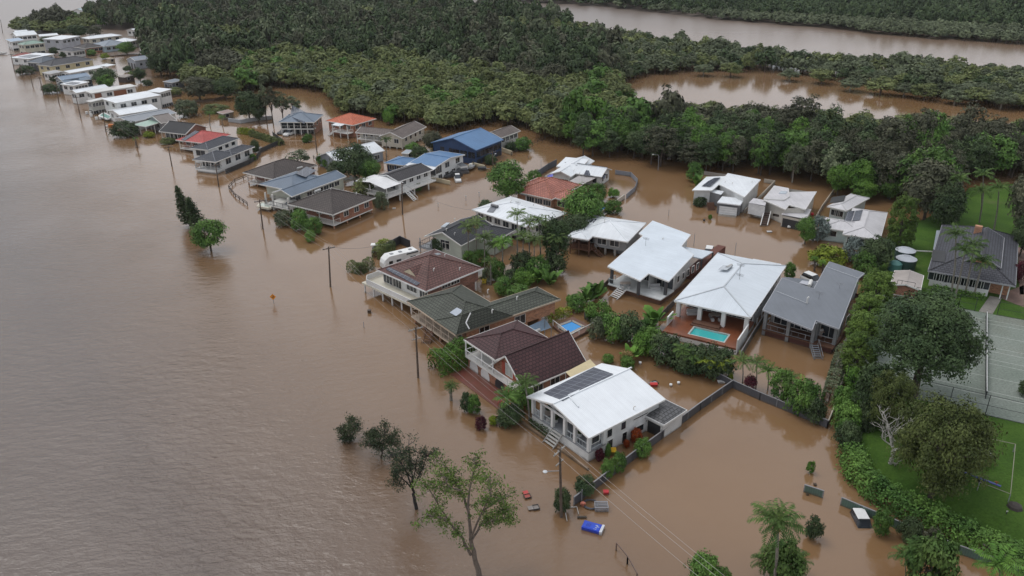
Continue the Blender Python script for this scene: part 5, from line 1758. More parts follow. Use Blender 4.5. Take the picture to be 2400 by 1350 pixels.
# sheds and carports
def shed(A, B, C, he, lab, kind, rf, wl, pitch=16, doors=0, name='shed'):
    h = House(A, B, C, he, lab, name, 'shed')
    if kind == 'gable':
        h.gable('v', pitch=pitch, oh=.15)
    elif kind == 'hip':
        h.hip(pitch=pitch)
    else:
        h.plane(0, h.U, 0, h.V, he, he, he + .2)
    if wl:
        h.walls(.2, h.U - .2, .2, h.V - .2, -.5, he - .02)
        for i in range(doors):
            h.opening('u', .2, h.U * (i + .5) / doors, h.U / doors * .62, -.3, he * .75, 'garage_door', pane=M_char)
        h.opening('v', .2, h.V * .4, 1.2, he * .4, 1.0)
    else:
        h.posts([(.2, .2), (h.U - .2, .2), (.2, h.V - .2), (h.U - .2, h.V - .2), (.2, h.V * .5), (h.U * .5, .2)], -.5, he - .1, .08)
    h.done(rf, wl or M_trim)
    return h
shed((291, 139.5), (316, 142.5), (352, 138.5), 4.0, 'blue grey steel shed with three tall roller doors', 'gable', roof_metal((.24, .27, .32), .12), board((.40, .43, .48), .3, True), 18, 3)
shed((390, 189.5), (403, 194), (425, 188), 2.5, 'small blue grey garden shed standing in the flooded yard', 'flat', roof_metal((.25, .28, .32), .12), board((.15, .17, .20), .3, True), doors=2)
shed((253, 136), (258, 138), (266, 136), 2.4, 'tiny tan hut with hip roof in the flooded yard', 'hip', roof_metal((.38, .30, .20), .15), paint((.42, .34, .24), .7), 20)
shed((319, 290.5), (341, 296.8), (374.6, 285.5), 3.0, 'pale green flat roofed carport on white posts', 'flat', roof_metal((.34, .47, .39), .1), None, name='carport')
shed((240, 152), (250, 156), (262, 152), 2.4, 'small white flat carport roof behind the white long roof', 'flat', RW, None, name='carport')
shed((281, 178), (292, 181), (309, 176), 2.4, 'brown flat roofed garden shelter near the dark tree', 'flat', roof_metal((.30, .25, .21), .2), paint((.12, .10, .09), .8))
shed((512, 262), (522, 267), (546, 262), 2.2, 'low rusty pink roofed shed beside the fig tree', 'flat', roof_metal((.30, .19, .16), .2), paint((.22, .18, .13), .8))
shed((1028, 375), (1037, 377), (1042, 373), 2.2, 'small white roofed garden shed beside the cream wall', 'flat', RW, paint((.4, .42, .42), .6)) if False else shed((944, 357.5), (956, 360.5), (963, 353.5), 2.0, 'small white roofed garden shed beside the cream wall', 'flat', RLG, paint((.45, .47, .47), .6))
shed((870, 311), (889, 312), (912, 304), 2.5, 'little white roofed shed behind the beige house', 'flat', RW, M_trim) if False else None
# ================================================================== garden plants
def hsolve(x, ytop, ybase, xb=None):
    b = G(x if xb is None else xb, ybase, 0)
    lo, hi = 0.1, 40.0
    for _ in range(40):
        m_ = (lo + hi) / 2
        if proj((b.x, b.y, m_))[1] > ytop:
            lo = m_
        else:
            hi = m_
    return lo
def pxm(p):
    """photo pixels per metre at a point"""
    return FPX / (p.y * _cp + (CAM_H - p.z) * _sp)
def need(kind):
    if kind in PROTO:
        return
    a, c = kind.split('_')
    if a == 'shade':
        proto(kind, 3.6, 7.0, 0.19, c, 3, 120, 52, low=-1, rz=3.2, zc=3.75, core=.4, jitter=.4)
    elif a == 'bush':
        proto(kind, 1.62, 2.2, 0.11, c, 3, 70, 48, low=-.75, rz=1.3, zc=.92, core=.5, tr=.05, jitter=.4)
    elif a == 'col':           # dense upright hedge tree
        proto(kind, 2.35, 7.5, 0.115, c, 2, 280, 46, rc=.46, low=-.85, rz=3.8, zc=3.7, core=.6, jitter=.35)
    elif a == 'airy':
        proto(kind, 2.4, 6.0, 0.17, c, 3, 44, 44, rc=.62, low=-.5, rz=2.3, core=.15, tr=.13, limbs=9)
def plant(kind, px, ytop, ybase, wpx, label, name=None, cat=None, z0=0.0, group=None, idx=None):
    need(kind)
    p = G(px, ybase, z0)
    h = hsolve(px, ytop, ybase) if z0 == 0 else None
    if h is None:
        lo, hi = .1, 40
        for _ in range(40):
            m_ = (lo + hi) / 2
            if proj((p.x, p.y, z0 + m_))[1] > ytop:
                lo = m_
            else:
                hi = m_
        h = lo
    w = wpx / pxm(p + Vector((0, 0, h / 2)))
    a = kind.split('_')[0]
    nm = name or ('shrub' if a == 'bush' else 'tree')
    return tree(nm, kind, p, h, w, label, cat or ('shrub' if a == 'bush' else 'tree'), group, None, idx)
def obj_mesh(nm, me, par, loc=(0, 0, 0)):
    o = bpy.data.objects.new(nm, me)
    COL.objects.link(o)
    o.parent = par
    o.location = loc
    return o
# ---- palms
def palm_crown(seed, L=2.7, n=14, color='palm', up=.9, droop=2.0):
    rng = np.random.default_rng(seed)
    V, F, A = [], [], []
    for i in range(n):
        az = 2 * math.pi * (i * .382 + rng.uniform(-.03, .03))
        el = up * (1.25 - 1.15 * i / n) + rng.uniform(-.1, .1)
        l = L * rng.uniform(.85, 1.1)
        N = 15
        p = np.zeros(3)
        dirh = np.array([math.cos(az), math.sin(az), 0])
        side = np.array([-math.sin(az), math.cos(az), 0])
        for k in range(N):
            t = k / (N - 1)
            e = el - droop * t * t * .75 - droop * .2 * t
            d = dirh * math.cos(e) + np.array([0, 0, math.sin(e)])
            q = p + d * l / N
            w = .26 * l * (math.sin(math.pi * min(1, .12 + t * .9)) ** .7)
            for sg in (-1, 1):
                tip = p + side * sg * w * .8 + d * w * .55 + np.array([0, 0, -w * (.25 + rng.uniform(0, .35))])
                b = d * .075 * l / 2
                i0 = len(V)
                mid = (p + tip) / 2 + np.array([0, 0, .03])
                V += [p, mid - b * .8, tip, mid + b * .8]
                F.append((i0, i0 + 1, i0 + 2, i0 + 3))
                A.append(rng.uniform(.2, 1))
            p = q
    return quads_mesh("palm_crown", np.array(V), np.array(F), np.array(A), leafmat(color))
PALMC = {}
def palm(px, ycrown, ybase, label, color='palm', L=2.7, z0=0.0, xb=None, trunk=M_palmtr, tr=.13, n=14, seeds=False, group=None, droop=2.0):
    xb = px if xb is None else xb
    p = G(xb, ybase, z0)
    lo, hi = .2, 30
    for _ in range(40):
        m_ = (lo + hi) / 2
        if proj((p.x, p.y, z0 + m_))[1] > ycrown:
            lo = m_
        else:
            hi = m_
    h = lo
    e = empty('palm_tree', p, label, 'palm tree', group)
    top = G(px, ycrown, z0 + h) - p
    top = Vector((top.x * .9, min(max(top.y, -1.5), 1.5), h))
    key = (color, n, round(droop, 1), random.randrange(3))
    if key not in PALMC:
        PALMC[key] = palm_crown(len(PALMC) * 7 + 3, 2.7, n, color, .9, droop)
    c = obj_mesh('crown', PALMC[key], e, top)
    c.scale = (L / 2.7,) * 3
    c.rotation_euler.z = random.uniform(0, 6.28)
    m = MB().tube([(0, 0, -.6), (top.x * .35, top.y * .35, h * .5), tuple(top)], [tr * 1.2, tr, tr * .75], 7)
    me = bpy.data.meshes.new('trunk')
    me.from_pydata(m.v, [], m.f)
    me.materials.append(trunk)
    obj_mesh('trunk', me, e)
    if seeds:
        rng = np.random.default_rng(int(px))
        C = rng.normal(0, 1, (90, 3)) * np.array([.28, .28, .3])
        V, F, lf = leaf_quads(C, C + np.array([0, 0, -.5]), .2, rng, .3)
        obj_mesh('seed_cluster', quads_mesh('seed_cluster', V, F, lf, leafmat('straw')), e, top + Vector((0, 0, -.75)))
    return e
# ---- broad upright leaves (banana, strelitzia)
def blade_mesh(seed, n=11, L=2.4, w=.42, color='mid', spread=.7):
    rng = np.random.default_rng(seed)
    V, F, A = [], [], []
    for i in range(n):
        az = rng.uniform(0, 6.28)
        e0 = math.pi / 2 - rng.uniform(.05, spread)
        d0 = np.array([math.cos(az), math.sin(az), 0])
        sd = np.array([-math.sin(az), math.cos(az), 0])
        p = np.array([rng.normal(0, .25), rng.normal(0, .25), 0.0])
        l = L * rng.uniform(.7, 1.15)
        a = rng.uniform(.2, 1)
        prev = None
        for k in range(7):
            t = k / 6
            e = e0 - t * t * rng.uniform(.7, 1.2)
            ww = w * (0.08 if t < .3 else math.sin(math.pi * (t - .25) / .78) ** .6 + .02)
            L_, R_ = p - sd * ww, p + sd * ww
            if prev is not None:
                i0 = len(V)
                V += [prev[0], prev[1], R_, L_]
                F.append((i0, i0 + 1, i0 + 2, i0 + 3))
                A.append(a)
            prev = (L_, R_)
            p = p + (d0 * math.cos(e) + np.array([0, 0, math.sin(e)])) * l / 6
    return quads_mesh("blades", np.array(V), np.array(F), np.array(A), leafmat(color))
def blades(px, py, label, L=2.4, color='mid', n=11, name='banana_plant', z0=0.0):
    e = empty(name, G(px, py, z0), label, 'plant')
    obj_mesh('leaves', blade_mesh(int(px * 3 + py), n, L, L * .17, color), e)
    m = MB().tube([(0, 0, -.4), (0, 0, L * .35)], [.12, .08], 6)
    me = bpy.data.meshes.new('stem')
    me.from_pydata(m.v, [], m.f)
    me.materials.append(M_trunk)
    obj_mesh('stem', me, e)
    return e
# ---- hedges: foliage along a line
def hedge(pts, w, h, color, label, z0=0.0, size=.16, name='hedge', ragged=.12, dens=80, cat='hedge', group=None):
    P = [G(x, y, z0) for x, y in pts]
    rng = np.random.default_rng(int(pts[0][0] * 7 + pts[0][1]))
    C, N = [], []
    for a, b in zip(P[:-1], P[1:]):
        d = b - a
        L = d.length
        d.normalize()
        sd = Vector((-d.y, d.x, 0))
        n = int(L * (w + 2 * h) * dens)
        for _ in range(n):
            t = rng.uniform(-.4, L + .4)
            q = rng.uniform(0, w + 2 * h)
            hh = h * (1 + .10 * math.sin(t * 1.9 + a.x) + .07 * math.sin(t * 4.7))
            if q < h:
                x, z, nn = -w / 2, q / h * hh, -sd
            elif q < h + w:
                x, z, nn = q - h - w / 2, hh, Vector((0, 0, 1))
            else:
                x, z, nn = w / 2, (q - h - w) / h * hh, sd
            k = rng.normal(0, ragged)
            r_ = (z / hh) ** 4
            p = a + d * t + sd * x * (1 - .14 * r_) + nn * k
            C.append((p.x, p.y, z0 + z - .12 * (abs(x) / (w / 2)) ** 3 + (k if nn.z else 0)))
            N.append(tuple(nn + Vector((0, 0, .35))))
    V, F, lf = leaf_quads(np.array(C), np.array(N), size, rng, .6, .6)
    b = P[0]
    V = V - np.array([b.x, b.y, b.z])
    me = quads_mesh(name, V, F, lf, leafmat(color))
    o = bpy.data.objects.new(name, me)
    COL.objects.link(o)
    o.location = b
    tag(o, label, cat, group)
    # stems inside
    m = MB()
    for a, c in zip(P[:-1], P[1:]):
        L = (c - a).length
        for k in range(max(1, int(L / 1.2))):
            q = a.lerp(c, (k + .5) / max(1, int(L / 1.2))) - b
            m.tube([(q.x, q.y, -.4), (q.x, q.y, h * .8)], [.05, .03], 4)
    me = bpy.data.meshes.new('stems')
    me.from_pydata(m.v, [], m.f)
    me.materials.append(M_trunk)
    obj_mesh('stems', me, o)
    return o
# ---- branching trees with open crowns
def branch_tree(px, ytop, ybase, wpx, label, color, seed, barkm=M_pale, leaf=.2, lean=0.0, depth=5, name='tree', per=26, z0=0.0, fork=.28, tr=.22, low_branch=0.3):
    p = G(px, ybase, z0)
    lo, hi = .2, 40
    for _ in range(40):
        m_ = (lo + hi) / 2
        if proj((p.x, p.y, z0 + m_))[1] > ytop:
            lo = m_
        else:
            hi = m_
    H = lo
    Wd = wpx / pxm(p + Vector((0, 0, H * .6)))
    rng = np.random.default_rng(seed)
    m = MB()
    tips = []
    def grow(a, d, L, r, k):
        n = 3
        pts = [a]
        q = a.copy()
        dd = d.copy()
        for i in range(n):
            dd = (dd + Vector(rng.normal(0, .16, 3)) + Vector((0, 0, .06))).normalized()
            q = q + dd * (L / n)
            pts.append(q.copy())
        m.tube(pts, [r * (1 - .45 * i / n) for i in range(n + 1)], 6 if k < 2 else 4, cap=False)
        if k >= depth - 2:
            tips.extend(pts[1:])
        if k >= depth - 1:
            return
        for j in range(3 if k < 3 else 2 + int(rng.uniform() < .5)):
            az = rng.uniform(0, 6.28)
            sp = rng.uniform(.5, 1.02)
            b1 = dd.cross(Vector((0.3, 0.9, .2))).normalized()
            b2 = dd.cross(b1)
            nd = (dd * math.cos(sp) + (b1 * math.cos(az) + b2 * math.sin(az)) * math.sin(sp))
            nd.z = abs(nd.z) * .72 + .06
            st = pts[-1] if j < 2 else pts[-2]
            grow(st, nd.normalized(), L * rng.uniform(.6, .82), r * .58, k + 1)
    grow(Vector((0, 0, -.4)), Vector((lean, 0.05, 1)).normalized(), H * low_branch, tr, 0)
    # fit to the surveyed size
    zs = max(v[2] for v in m.v)
    xs = max(max(abs(v[0] - lean * 0) for v in m.v), .1)
    sx, sz = Wd / 2 / xs, H / zs * .96
    m.v = [(x * sx, y * sx, z * sz) for x, y, z in m.v]
    e = empty(name, p, label, 'tree')
    me = bpy.data.meshes.new('trunk')
    me.from_pydata(m.v, [], m.f)
    me.materials.append(barkm)
    obj_mesh('trunk', me, e)
    if color:
        T = np.array([(t.x * sx, t.y * sx, t.z * sz) for t in tips])
        keep = rng.uniform(0, 1, len(T)) < .8
        T = T[keep]
        rc = .38 * max(1, Wd / 7)
        C = (T[:, None, :] + rng.normal(0, rc, (len(T), per, 3)) * np.array([1, 1, .8])).reshape(-1, 3)
        V, F, lf = leaf_quads(C, np.tile([0, 0, .6], (len(C), 1)) + rng.normal(0, .5, (len(C), 3)), leaf, rng, .4, .5)
        obj_mesh('crown', quads_mesh('crown', V, F, lf, leafmat(color)), e)
    return e
# ---- trees drawn limb by limb: main limbs surveyed, twigs and foliage grown on them
def limb_tree(base, limbs, label, color, seed, barkm, tr, leaf, per, rc, sub=5, reach=1.3, droop=.3, fill=1.0):
    b = G(*base)
    rng = np.random.default_rng(seed)
    def at_(px, py, dy):
        d = ray(px, py)
        k = (b.y + dy) / d.y
        return Vector((d.x * k - b.x, dy, CAM_H + d.z * k))
    m, T = MB(), []
    for n, (path, r0) in enumerate(limbs):
        dys = rng.uniform(-1, 1) * (1.6 if n else 0)
        P = []
        for k, q in enumerate(path):
            f = k / max(1, len(path) - 1)
            P.append(at_(q[0], q[1], dys * f * len(path) * .5))
        fine = []
        for a, c in zip(P[:-1], P[1:]):
            for k in range(3):
                fine.append(a.lerp(c, k / 3) + Vector(rng.normal(0, .05, 3)) * (1 if k else 0))
        fine.append(P[-1])
        if n == 0:
            fine[0].z = -.5
        N = len(fine)
        m.tube(fine, [r0 * (1 - .75 * k / (N - 1)) if n else r0 * (1 - .35 * k / (N - 1)) for k in range(N)], 7, False)
        if n == 0:
            continue
        for k in range(max(1, int(N * .3)), N):
            for j in range(sub):
                if rng.uniform() > fill * (.35 + .65 * k / N):
                    continue
                a = fine[k]
                az = rng.uniform(0, 6.28)
                el = rng.uniform(-.35, 1.0)
                L = reach * rng.uniform(.5, 1.15)
                d = Vector((math.cos(az) * math.cos(el), math.sin(az) * math.cos(el), math.sin(el)))
                e1 = a + d * L * .55 + Vector(rng.normal(0, .08, 3))
                e2 = a + d * L + Vector((0, 0, -droop * .3 * L)) + Vector(rng.normal(0, .1, 3))
                m.tube([a, e1, e2], [.045, .03, .012], 4, False)
                T += [e1.lerp(e2, .4), e2]
    e = empty('tree', b, label, 'tree')
    me = bpy.data.meshes.new('trunk')
    me.from_pydata(m.v, [], m.f)
    me.materials.append(barkm)
    obj_mesh('trunk', me, e)
    T = np.array([tuple(t) for t in T])
    C = (T[:, None, :] + rng.normal(0, rc, (len(T), per, 3)) * np.array([1, 1, .75])).reshape(-1, 3)
    V, F, lf = leaf_quads(C, np.tile([0, 0, .5], (len(C), 1)) + rng.normal(0, .6, (len(C), 3)), leaf, rng, .36, .5)
    obj_mesh('crown', quads_mesh('crown', V, F, lf, leafmat(color)), e)
    return e
# ---- Norfolk pines
def pine(px, ytop, ybase, wpx, label, seed, lean=0.0):
    p = G(px, ybase)
    H = hsolve(px, ytop, ybase)
    Wd = wpx / pxm(p)
    rng = np.random.default_rng(seed)
    C, N = [], []
    m = MB().tube([(0, 0, -.5), (lean * .5, 0, H * .5), (lean, 0, H)], [.2, .13, .03], 6)
    z = .7
    while z < H - .2:
        f = 1 - z / H
        r = Wd / 2 * (f ** .75) * (1 if z > H * .18 else .75)
        nb = 9
        a0 = rng.uniform(0, 6)
        for k in range(nb):
            a = a0 + 2 * math.pi * k / nb
            rr = r * rng.uniform(.8, 1.1)
            c = np.array([lean * z / H, 0, z])
            tip = c + np.array([math.cos(a) * rr, math.sin(a) * rr, rr * .22])
            m.bar(tuple(c), tuple(tip), .04)
            for j in range(max(6, int(rr * 16))):
                t = (j + 1) / max(6, int(rr * 16))
                C.append(c + (tip - c) * t + rng.normal(0, .12, 3) + np.array([0, 0, .06]))
                N.append((0, 0, 1))
        z += .55 * (.55 + f * .6)
    V, F, lf = leaf_quads(np.array(C), np.array(N, float), .22, rng, .5, .7)
    e = empty('pine_tree', p, label, 'pine tree')
    obj_mesh('crown', quads_mesh('crown', V, F, lf, leafmat('dark')), e)
    me = bpy.data.meshes.new('trunk')
    me.from_pydata(m.v, [], m.f)
    me.materials.append(M_trunk)
    obj_mesh('trunk', me, e)
random.seed(11)
# ------------------------------------------------------------------ trees standing in the river
pine(447, 436, 530, 54, 'taller dark pine tree leaning in the river', 1, -1.5)
pine(466, 461, 540, 58, 'shorter dark pine tree beside the taller pine in the river', 2, -1.1)
plant('shade_mid', 495, 514, 588, 86, 'round bright green tree standing in the river beside the pines')
limb_tree((820, 1037), [([(820, 1037), (819, 1026)], .12), ([(819, 1026), (810, 1016), (805, 1004)], .07), ([(819, 1026), (822, 1005), (827, 983)], .07), ([(819, 1026), (832, 1012), (837, 1000)], .06), ([(819, 1028), (812, 1028), (806, 1026)], .05)],
          'smallest dark casuarina bush standing in the river', 'casu', 3, M_trunk, .12, .12, 22, .26, 5, .75)
limb_tree((895, 1074), [([(895, 1074), (896, 1058)], .15), ([(896, 1058), (882, 1046), (862, 1042)], .07), ([(896, 1058), (888, 1030), (880, 1004)], .09), ([(896, 1058), (900, 1030), (900, 1000)], .09), ([(896, 1058), (912, 1036), (926, 1016)], .08), ([(893, 1050), (875, 1030), (868, 1018)], .06), ([(897, 1050), (918, 1044), (928, 1040)], .05)],
          'middle dark casuarina tree standing in the river', 'casu', 8, M_trunk, .12, .12, 22, .28, 5, .85)
limb_tree((977, 1192), [([(977, 1192), (971, 1166), (967, 1147)], .22), ([(967, 1147), (950, 1128), (930, 1112), (921, 1136)], .09), ([(967, 1147), (950, 1100), (926, 1068), (912, 1072)], .11), ([(967, 1147), (962, 1100), (958, 1042)], .11), ([(967, 1147), (985, 1110), (998, 1072), (1006, 1064)], .10), ([(965, 1120), (940, 1085), (945, 1062)], .07), ([(968, 1130), (975, 1090), (980, 1062)], .08)],
          'tall dark casuarina tree with bare black trunk in the river', 'casu', 21, bark('bark_black', (.03, .026, .024)), .22, .125, 18, .27, 5, 1.05, fill=.85)
limb_tree((1124, 1350), [([(1124, 1350), (1112, 1305), (1103, 1262)], .30), ([(1103, 1300), (1085, 1262), (1055, 1225), (1030, 1212), (1002, 1206)], .16), ([(1103, 1262), (1098, 1200), (1080, 1150), (1062, 1118), (1032, 1078)], .17), ([(1098, 1200), (1100, 1150), (1110, 1110), (1113, 1076)], .13),
                         ([(1103, 1270), (1125, 1232), (1150, 1222), (1175, 1218), (1202, 1212)], .13), ([(1106, 1255), (1130, 1200), (1150, 1160), (1148, 1120)], .12), ([(1055, 1225), (1030, 1190), (1008, 1150), (1000, 1135)], .09), ([(1080, 1150), (1050, 1140), (1042, 1120)], .08), ([(1130, 1200), (1165, 1175), (1185, 1165)], .09), ([(1150, 1222), (1180, 1190), (1198, 1195)], .07)],
          'big open crowned gum tree with grey branches in the foreground river', 'gum', 5, bark('bark_gum', (.17, .135, .11)), .3, .145, 16, .27, 5, 1.15, .5, .85)
# ------------------------------------------------------------------ foreground right
palm(1822, 1222, 1392, 'tall palm tree with straw seed cluster in the foreground flood', 'palm', 3.3, xb=1812, seeds=True, n=26, tr=.15)
for i, (x, yt, yb, w, c, lab) in enumerate([
        (1830, 1268, 1372, 108, 'palm', 'large drooping palm clump under the tall foreground palm'),
        (2165, 1256, 1400, 128, 'palm', 'large yellow green palm clump at the bottom right edge')]):
    plant('bush_' + c, x, yt, yb, w, lab, 'palm_clump', 'plant')
    for k in range(7):
        palm(x + (k - 3) * w * .12, yt + 22 + 8 * abs(k - 3), yb - 20, 'drooping frond crown growing out of the ' + ('foreground' if i == 0 else 'bottom right edge') + ' palm clump', 'palm', 2.0, n=12, droop=2.6, group='fronds of palm clump %s' % ('by the tall palm' if i == 0 else 'at the bottom right'), tr=.05)
plant('bush_dark', 1905, 1212, 1262, 44, 'dark round shrub just right of the tall foreground palm')
plant('bush_mid', 1650, 1303, 1372, 92, 'bright green leafy shrub cut by the bottom edge of the flood')
plant('bush_mid', 1690, 1330, 1374, 44, 'small green shrub at the right side of the bottom edge shrub')
plant('bush_bright', 1899, 1080, 1108, 22, 'tiny half drowned green bush in the open flood')
palm(2340, 1322, 1405, 'pale feathery palm top at the lower right corner', 'bright', 3.2, n=16)
plant('bush_mid', 2062, 1195, 1252, 48, 'bushy green shrub next to the drowned white ute')
plant('bush_dark', 2128, 1215, 1262, 62, 'dark shrub on the green fence right of the drowned ute')
plant('bush_brown', 2180, 1240, 1290, 55, 'straggly brown green shrub leaning on the green fence')
# ------------------------------------------------------------------ garden of the large white house
plant('bush_mid', 1423, 1078, 1118, 36, 'clipped round bush nearest the dark fence corner')
plant('bush_mid', 1449, 1063, 1104, 40, 'clipped round bush behind the first clipped bush')
plant('bush_mid', 1505, 1028, 1068, 44, 'leafy green bush by the dark fence beside white wall')
plant('bush_red', 1491, 1004, 1036, 30, 'orange red croton bush against the white house wall')
plant('bush_red', 1468, 1030, 1048, 18, 'small scarlet croton bush against the white house wall')
plant('bush_plum', 1405, 1052, 1078, 24, 'plum coloured shrub at the front corner of white house')
plant('bush_mid', 1424, 1040, 1072, 18, 'thin green shrub between plum shrub and yellow bin')
plant('bush_dark', 1317, 1142, 1196, 44, 'dark leafy shrub at the foot of the nearest power pole')
plant('bush_dark', 1371, 1115, 1160, 52, 'dark green shrub on the end of the dark fence')
hedge([(1250, 992), (1292, 1030)], .9, .7, 'dark', 'low dark border planting along the white veranda', size=.13)
plant('bush_plum', 1127, 976, 1005, 30, 'dark reddish croton ball standing in the flood')
plant('bush_lime', 1156, 975, 994, 24, 'small lime green shrub beside the reddish croton ball')
plant('bush_dark', 1095, 918, 962, 34, 'dark half of the twin round bushes in the flood')
plant('bush_mid', 1112, 924, 968, 36, 'light green half of the twin round bushes in flood')
palm(1057, 905, 938, 'short shaggy palm standing alone in the flood', 'palm', 1.5, n=20, droop=2.4, tr=.2)
hedge([(1022, 872), (1062, 858), (1100, 836)], 3.0, 3.0, 'bright', 'big rounded green hedge before the brick house with arches', size=.15, ragged=.2)
plant('bush_bright', 1100, 790, 818, 34, 'bright shrub between the green roofed and brown roofed houses')
palm(1190, 930, 990, 'feathery dark green palm clump left of the white house', 'mid', 2.4, n=20, droop=1.7)
plant('bush_dark', 1195, 945, 992, 70, 'dense dark shrub under the feathery palm clump')
plant('bush_mid', 1190, 962, 995, 32, 'green shrub by the broken timber gate in the flood')
palm(1228, 898, 985, 'wind blown palm in front of the steep brown roof', 'palm', 2.6, xb=1242, n=15, droop=2.4)
plant('bush_mid', 1225, 905, 960, 60, 'rounded green shrub behind the wind blown palm')
# ------------------------------------------------------------------ belt of shrubs between the two rows of gardens
belt = [('mid', 1352, 690, 728, 48, 'green shrub at the left end of the garden belt'), ('bright', 1402, 705, 752, 70, 'bright green shrub beside the blue pool garden'),
        ('mid', 1440, 735, 795, 80, 'leafy green shrub right of the blue pool'), ('dark', 1478, 735, 800, 80, 'dark green shrub below the white tiled deck'),
        ('mid', 1520, 765, 815, 66, 'mid green shrub in the middle of garden belt'), ('bright', 1508, 778, 830, 60, 'bright leafy shrub in the middle of garden belt'),
        ('dark', 1560, 782, 846, 92, 'large dark shrub left of the teal pool deck'), ('dark', 1610, 808, 866, 84, 'large dark shrub before the teal pool'),
        ('dark', 1655, 806, 876, 92, 'biggest dark shrub below the teal pool'), ('dark', 1692, 818, 880, 66, 'dark shrub at the right corner of pool deck'),
        ('mid', 1470, 835, 862, 40, 'green shrub behind the large white roof'), ('straw', 1468, 818, 850, 34, 'pale cream flowering shrub behind the large white roof'),
        ('mid', 1830, 868, 935, 60, 'green shrub behind the dark fence, middle'), ('mid', 1880, 890, 968, 84, 'largest leafy shrub behind the dark fence'),
        ('dark', 1905, 930, 985, 60, 'dark shrub behind the right end of dark fence'), ('plum', 1757, 880, 912, 34, 'plum red shrub behind the dark fence'),
        ('lime', 1711, 872, 894, 14, 'small yellow croton at the fence corner'), ('mid', 1425, 830, 850, 30, 'low shrub row below the blue pool fence'),
        ('grey', 1400, 745, 795, 50, 'grey bare looking shrub by the pool fence'), ('bright', 1338, 690, 712, 26, 'small bright shrub near the long roof end')]
for c, x, yt, yb, w, lab in belt:
    plant('bush_' + c, x, yt, yb, w, lab)
for x, yc, yb, lab, c in [(1622, 835, 878, 'low feathery palm by the fence, leftmost of four', 'palm'), (1655, 845, 885, 'low feathery palm by the fence, second of four', 'lime'),
                          (1600, 820, 872, 'low feathery palm by the fence, behind the others', 'palm'), (1740, 845, 905, 'slim palm behind fence corner, left of pair', 'palm'),
                          (1772, 850, 912, 'slim palm behind fence corner, right of pair', 'palm'), (1800, 868, 915, 'short arching palm behind the dark fence', 'bright'),
                          (1850, 885, 940, 'arching palm rising from green shrubs at fence', 'palm'), (1880, 905, 955, 'broad palm rising from the largest fence shrub', 'bright'),
                          (1545, 800, 840, 'low palm in the dark shrubs of garden belt', 'palm'), (1690, 850, 885, 'yellowish low palm below the teal pool', 'lime')]:
    palm(x, yc, yb, lab, c, 2.2, tr=.08)
for x, y, lab, L, c in [(1395, 700, 'upright banana plant at the top of garden belt', 3.4, 'mid'), (1375, 708, 'second banana plant beside the upright one', 3.0, 'mid'), (1535, 765, 'tall fan of broad leaves beside the white deck', 3.8, 'bright'),
                        (1520, 780, 'broad leaved plant under the tall leaf fan', 2.8, 'mid'), (1478, 845, 'young banana plant behind the large white roof', 2.6, 'bright'),
                        (1290, 668, 'banana plant in the garden behind brown tiled roof', 3.2, 'mid'), (1262, 662, 'broad leaved clump beside the garden banana plant', 2.8, 'bright'),
                        (1240, 668, 'fern like clump left of the garden banana plant', 2.4, 'bright'), (1632, 436, 'banana plant by the concrete wall of side street', 3.0, 'mid'), (1200, 700, 'yellow leaved plant near long green roof', 1.8, 'lime')]:
    blades(x, y, lab, L, c, 16)
hedge([(1972, 838), (1958, 885), (1940, 948)], 1.7, 2.3, 'grey', 'long clipped grey green hedge beside the white fence rail', size=.12, ragged=.08)
# ------------------------------------------------------------------ palms and trees round the green house
for x, yc, yb, xb, lab, sd in [(1098, 532, 612, 1098, 'palm in front of charcoal roof, left of pair', True), (1116, 522, 618, 1117, 'palm in front of charcoal roof, right of pair', True),
                               (1212, 502, 622, 1213, 'tall palm against the broad white roof, leftmost', False), (1240, 522, 628, 1241, 'palm against the broad white roof, second from left', True),
                               (1262, 516, 626, 1268, 'palm against the broad white roof, third from left', False), (1283, 528, 620, 1281, 'palm against the broad white roof, rightmost', True)]:
    palm(x, yc, yb, lab, 'frond', 2.7, xb=xb, seeds=sd, n=16, tr=.12)
palm(1178, 568, 646, 'bright shaggy palm with drooping fronds by green house', 'bright', 2.9, n=20, droop=2.3, seeds=True)
for x, yc, yb, lab in [(1136, 556, 640, 'young palm between charcoal roof and back garden'), (1160, 575, 640, 'slender palm left of the bright shaggy palm'), (1226, 552, 640, 'slender palm in the palm row understory, left'), (1252, 562, 642, 'slender palm in the palm row understory, middle'), (1304, 556, 640, 'slender palm at the right end of palm row')]:
    palm(x, yc, yb, lab, 'frond', 2.5, n=17, tr=.1)
for c, x, yt, yb, w, lab in [('dark', 1225, 588, 640, 60, 'dark understory shrub below the palm row, left'), ('mid', 1260, 600, 650, 62, 'green understory shrub below the palm row, middle'), ('dark', 1300, 590, 645, 58, 'dark understory shrub below the palm row, right'), ('mid', 1165, 610, 655, 44, 'green understory shrub beside the green house'), ('grey', 1140, 628, 660, 36, 'greyish shrub by the brown roof back deck')]:
    plant('bush_' + c, x, yt, yb, w, lab)
for c, x, yt, yb, w, lab in [('dark', 152, 120, 134, 26, 'dark shrub between the cream and grey roofed far houses'), ('mid', 215, 116, 130, 26, 'green shrub behind the orange brick far house'), ('dark', 180, 196, 212, 30, 'dark shrub by the white gable far house'), ('dark', 128, 176, 190, 22, 'dark shrub before the pale grey flat roof'),
                             ('mid', 335, 246, 262, 34, 'green shrub behind the riverside pool houses'), ('dark', 392, 262, 284, 36, 'dark shrub beside the grey brown cottage'), ('olive', 410, 205, 222, 40, 'olive shrub on the flooded paddock fence'), ('dark', 345, 186, 200, 26, 'dark shrub near the small blue grey shed')]:
    plant('bush_' + c, x, yt, yb, w, lab)
palm(1150, 612, 668, 'slim young palm in the yard behind brown roof', 'palm', 2.0)
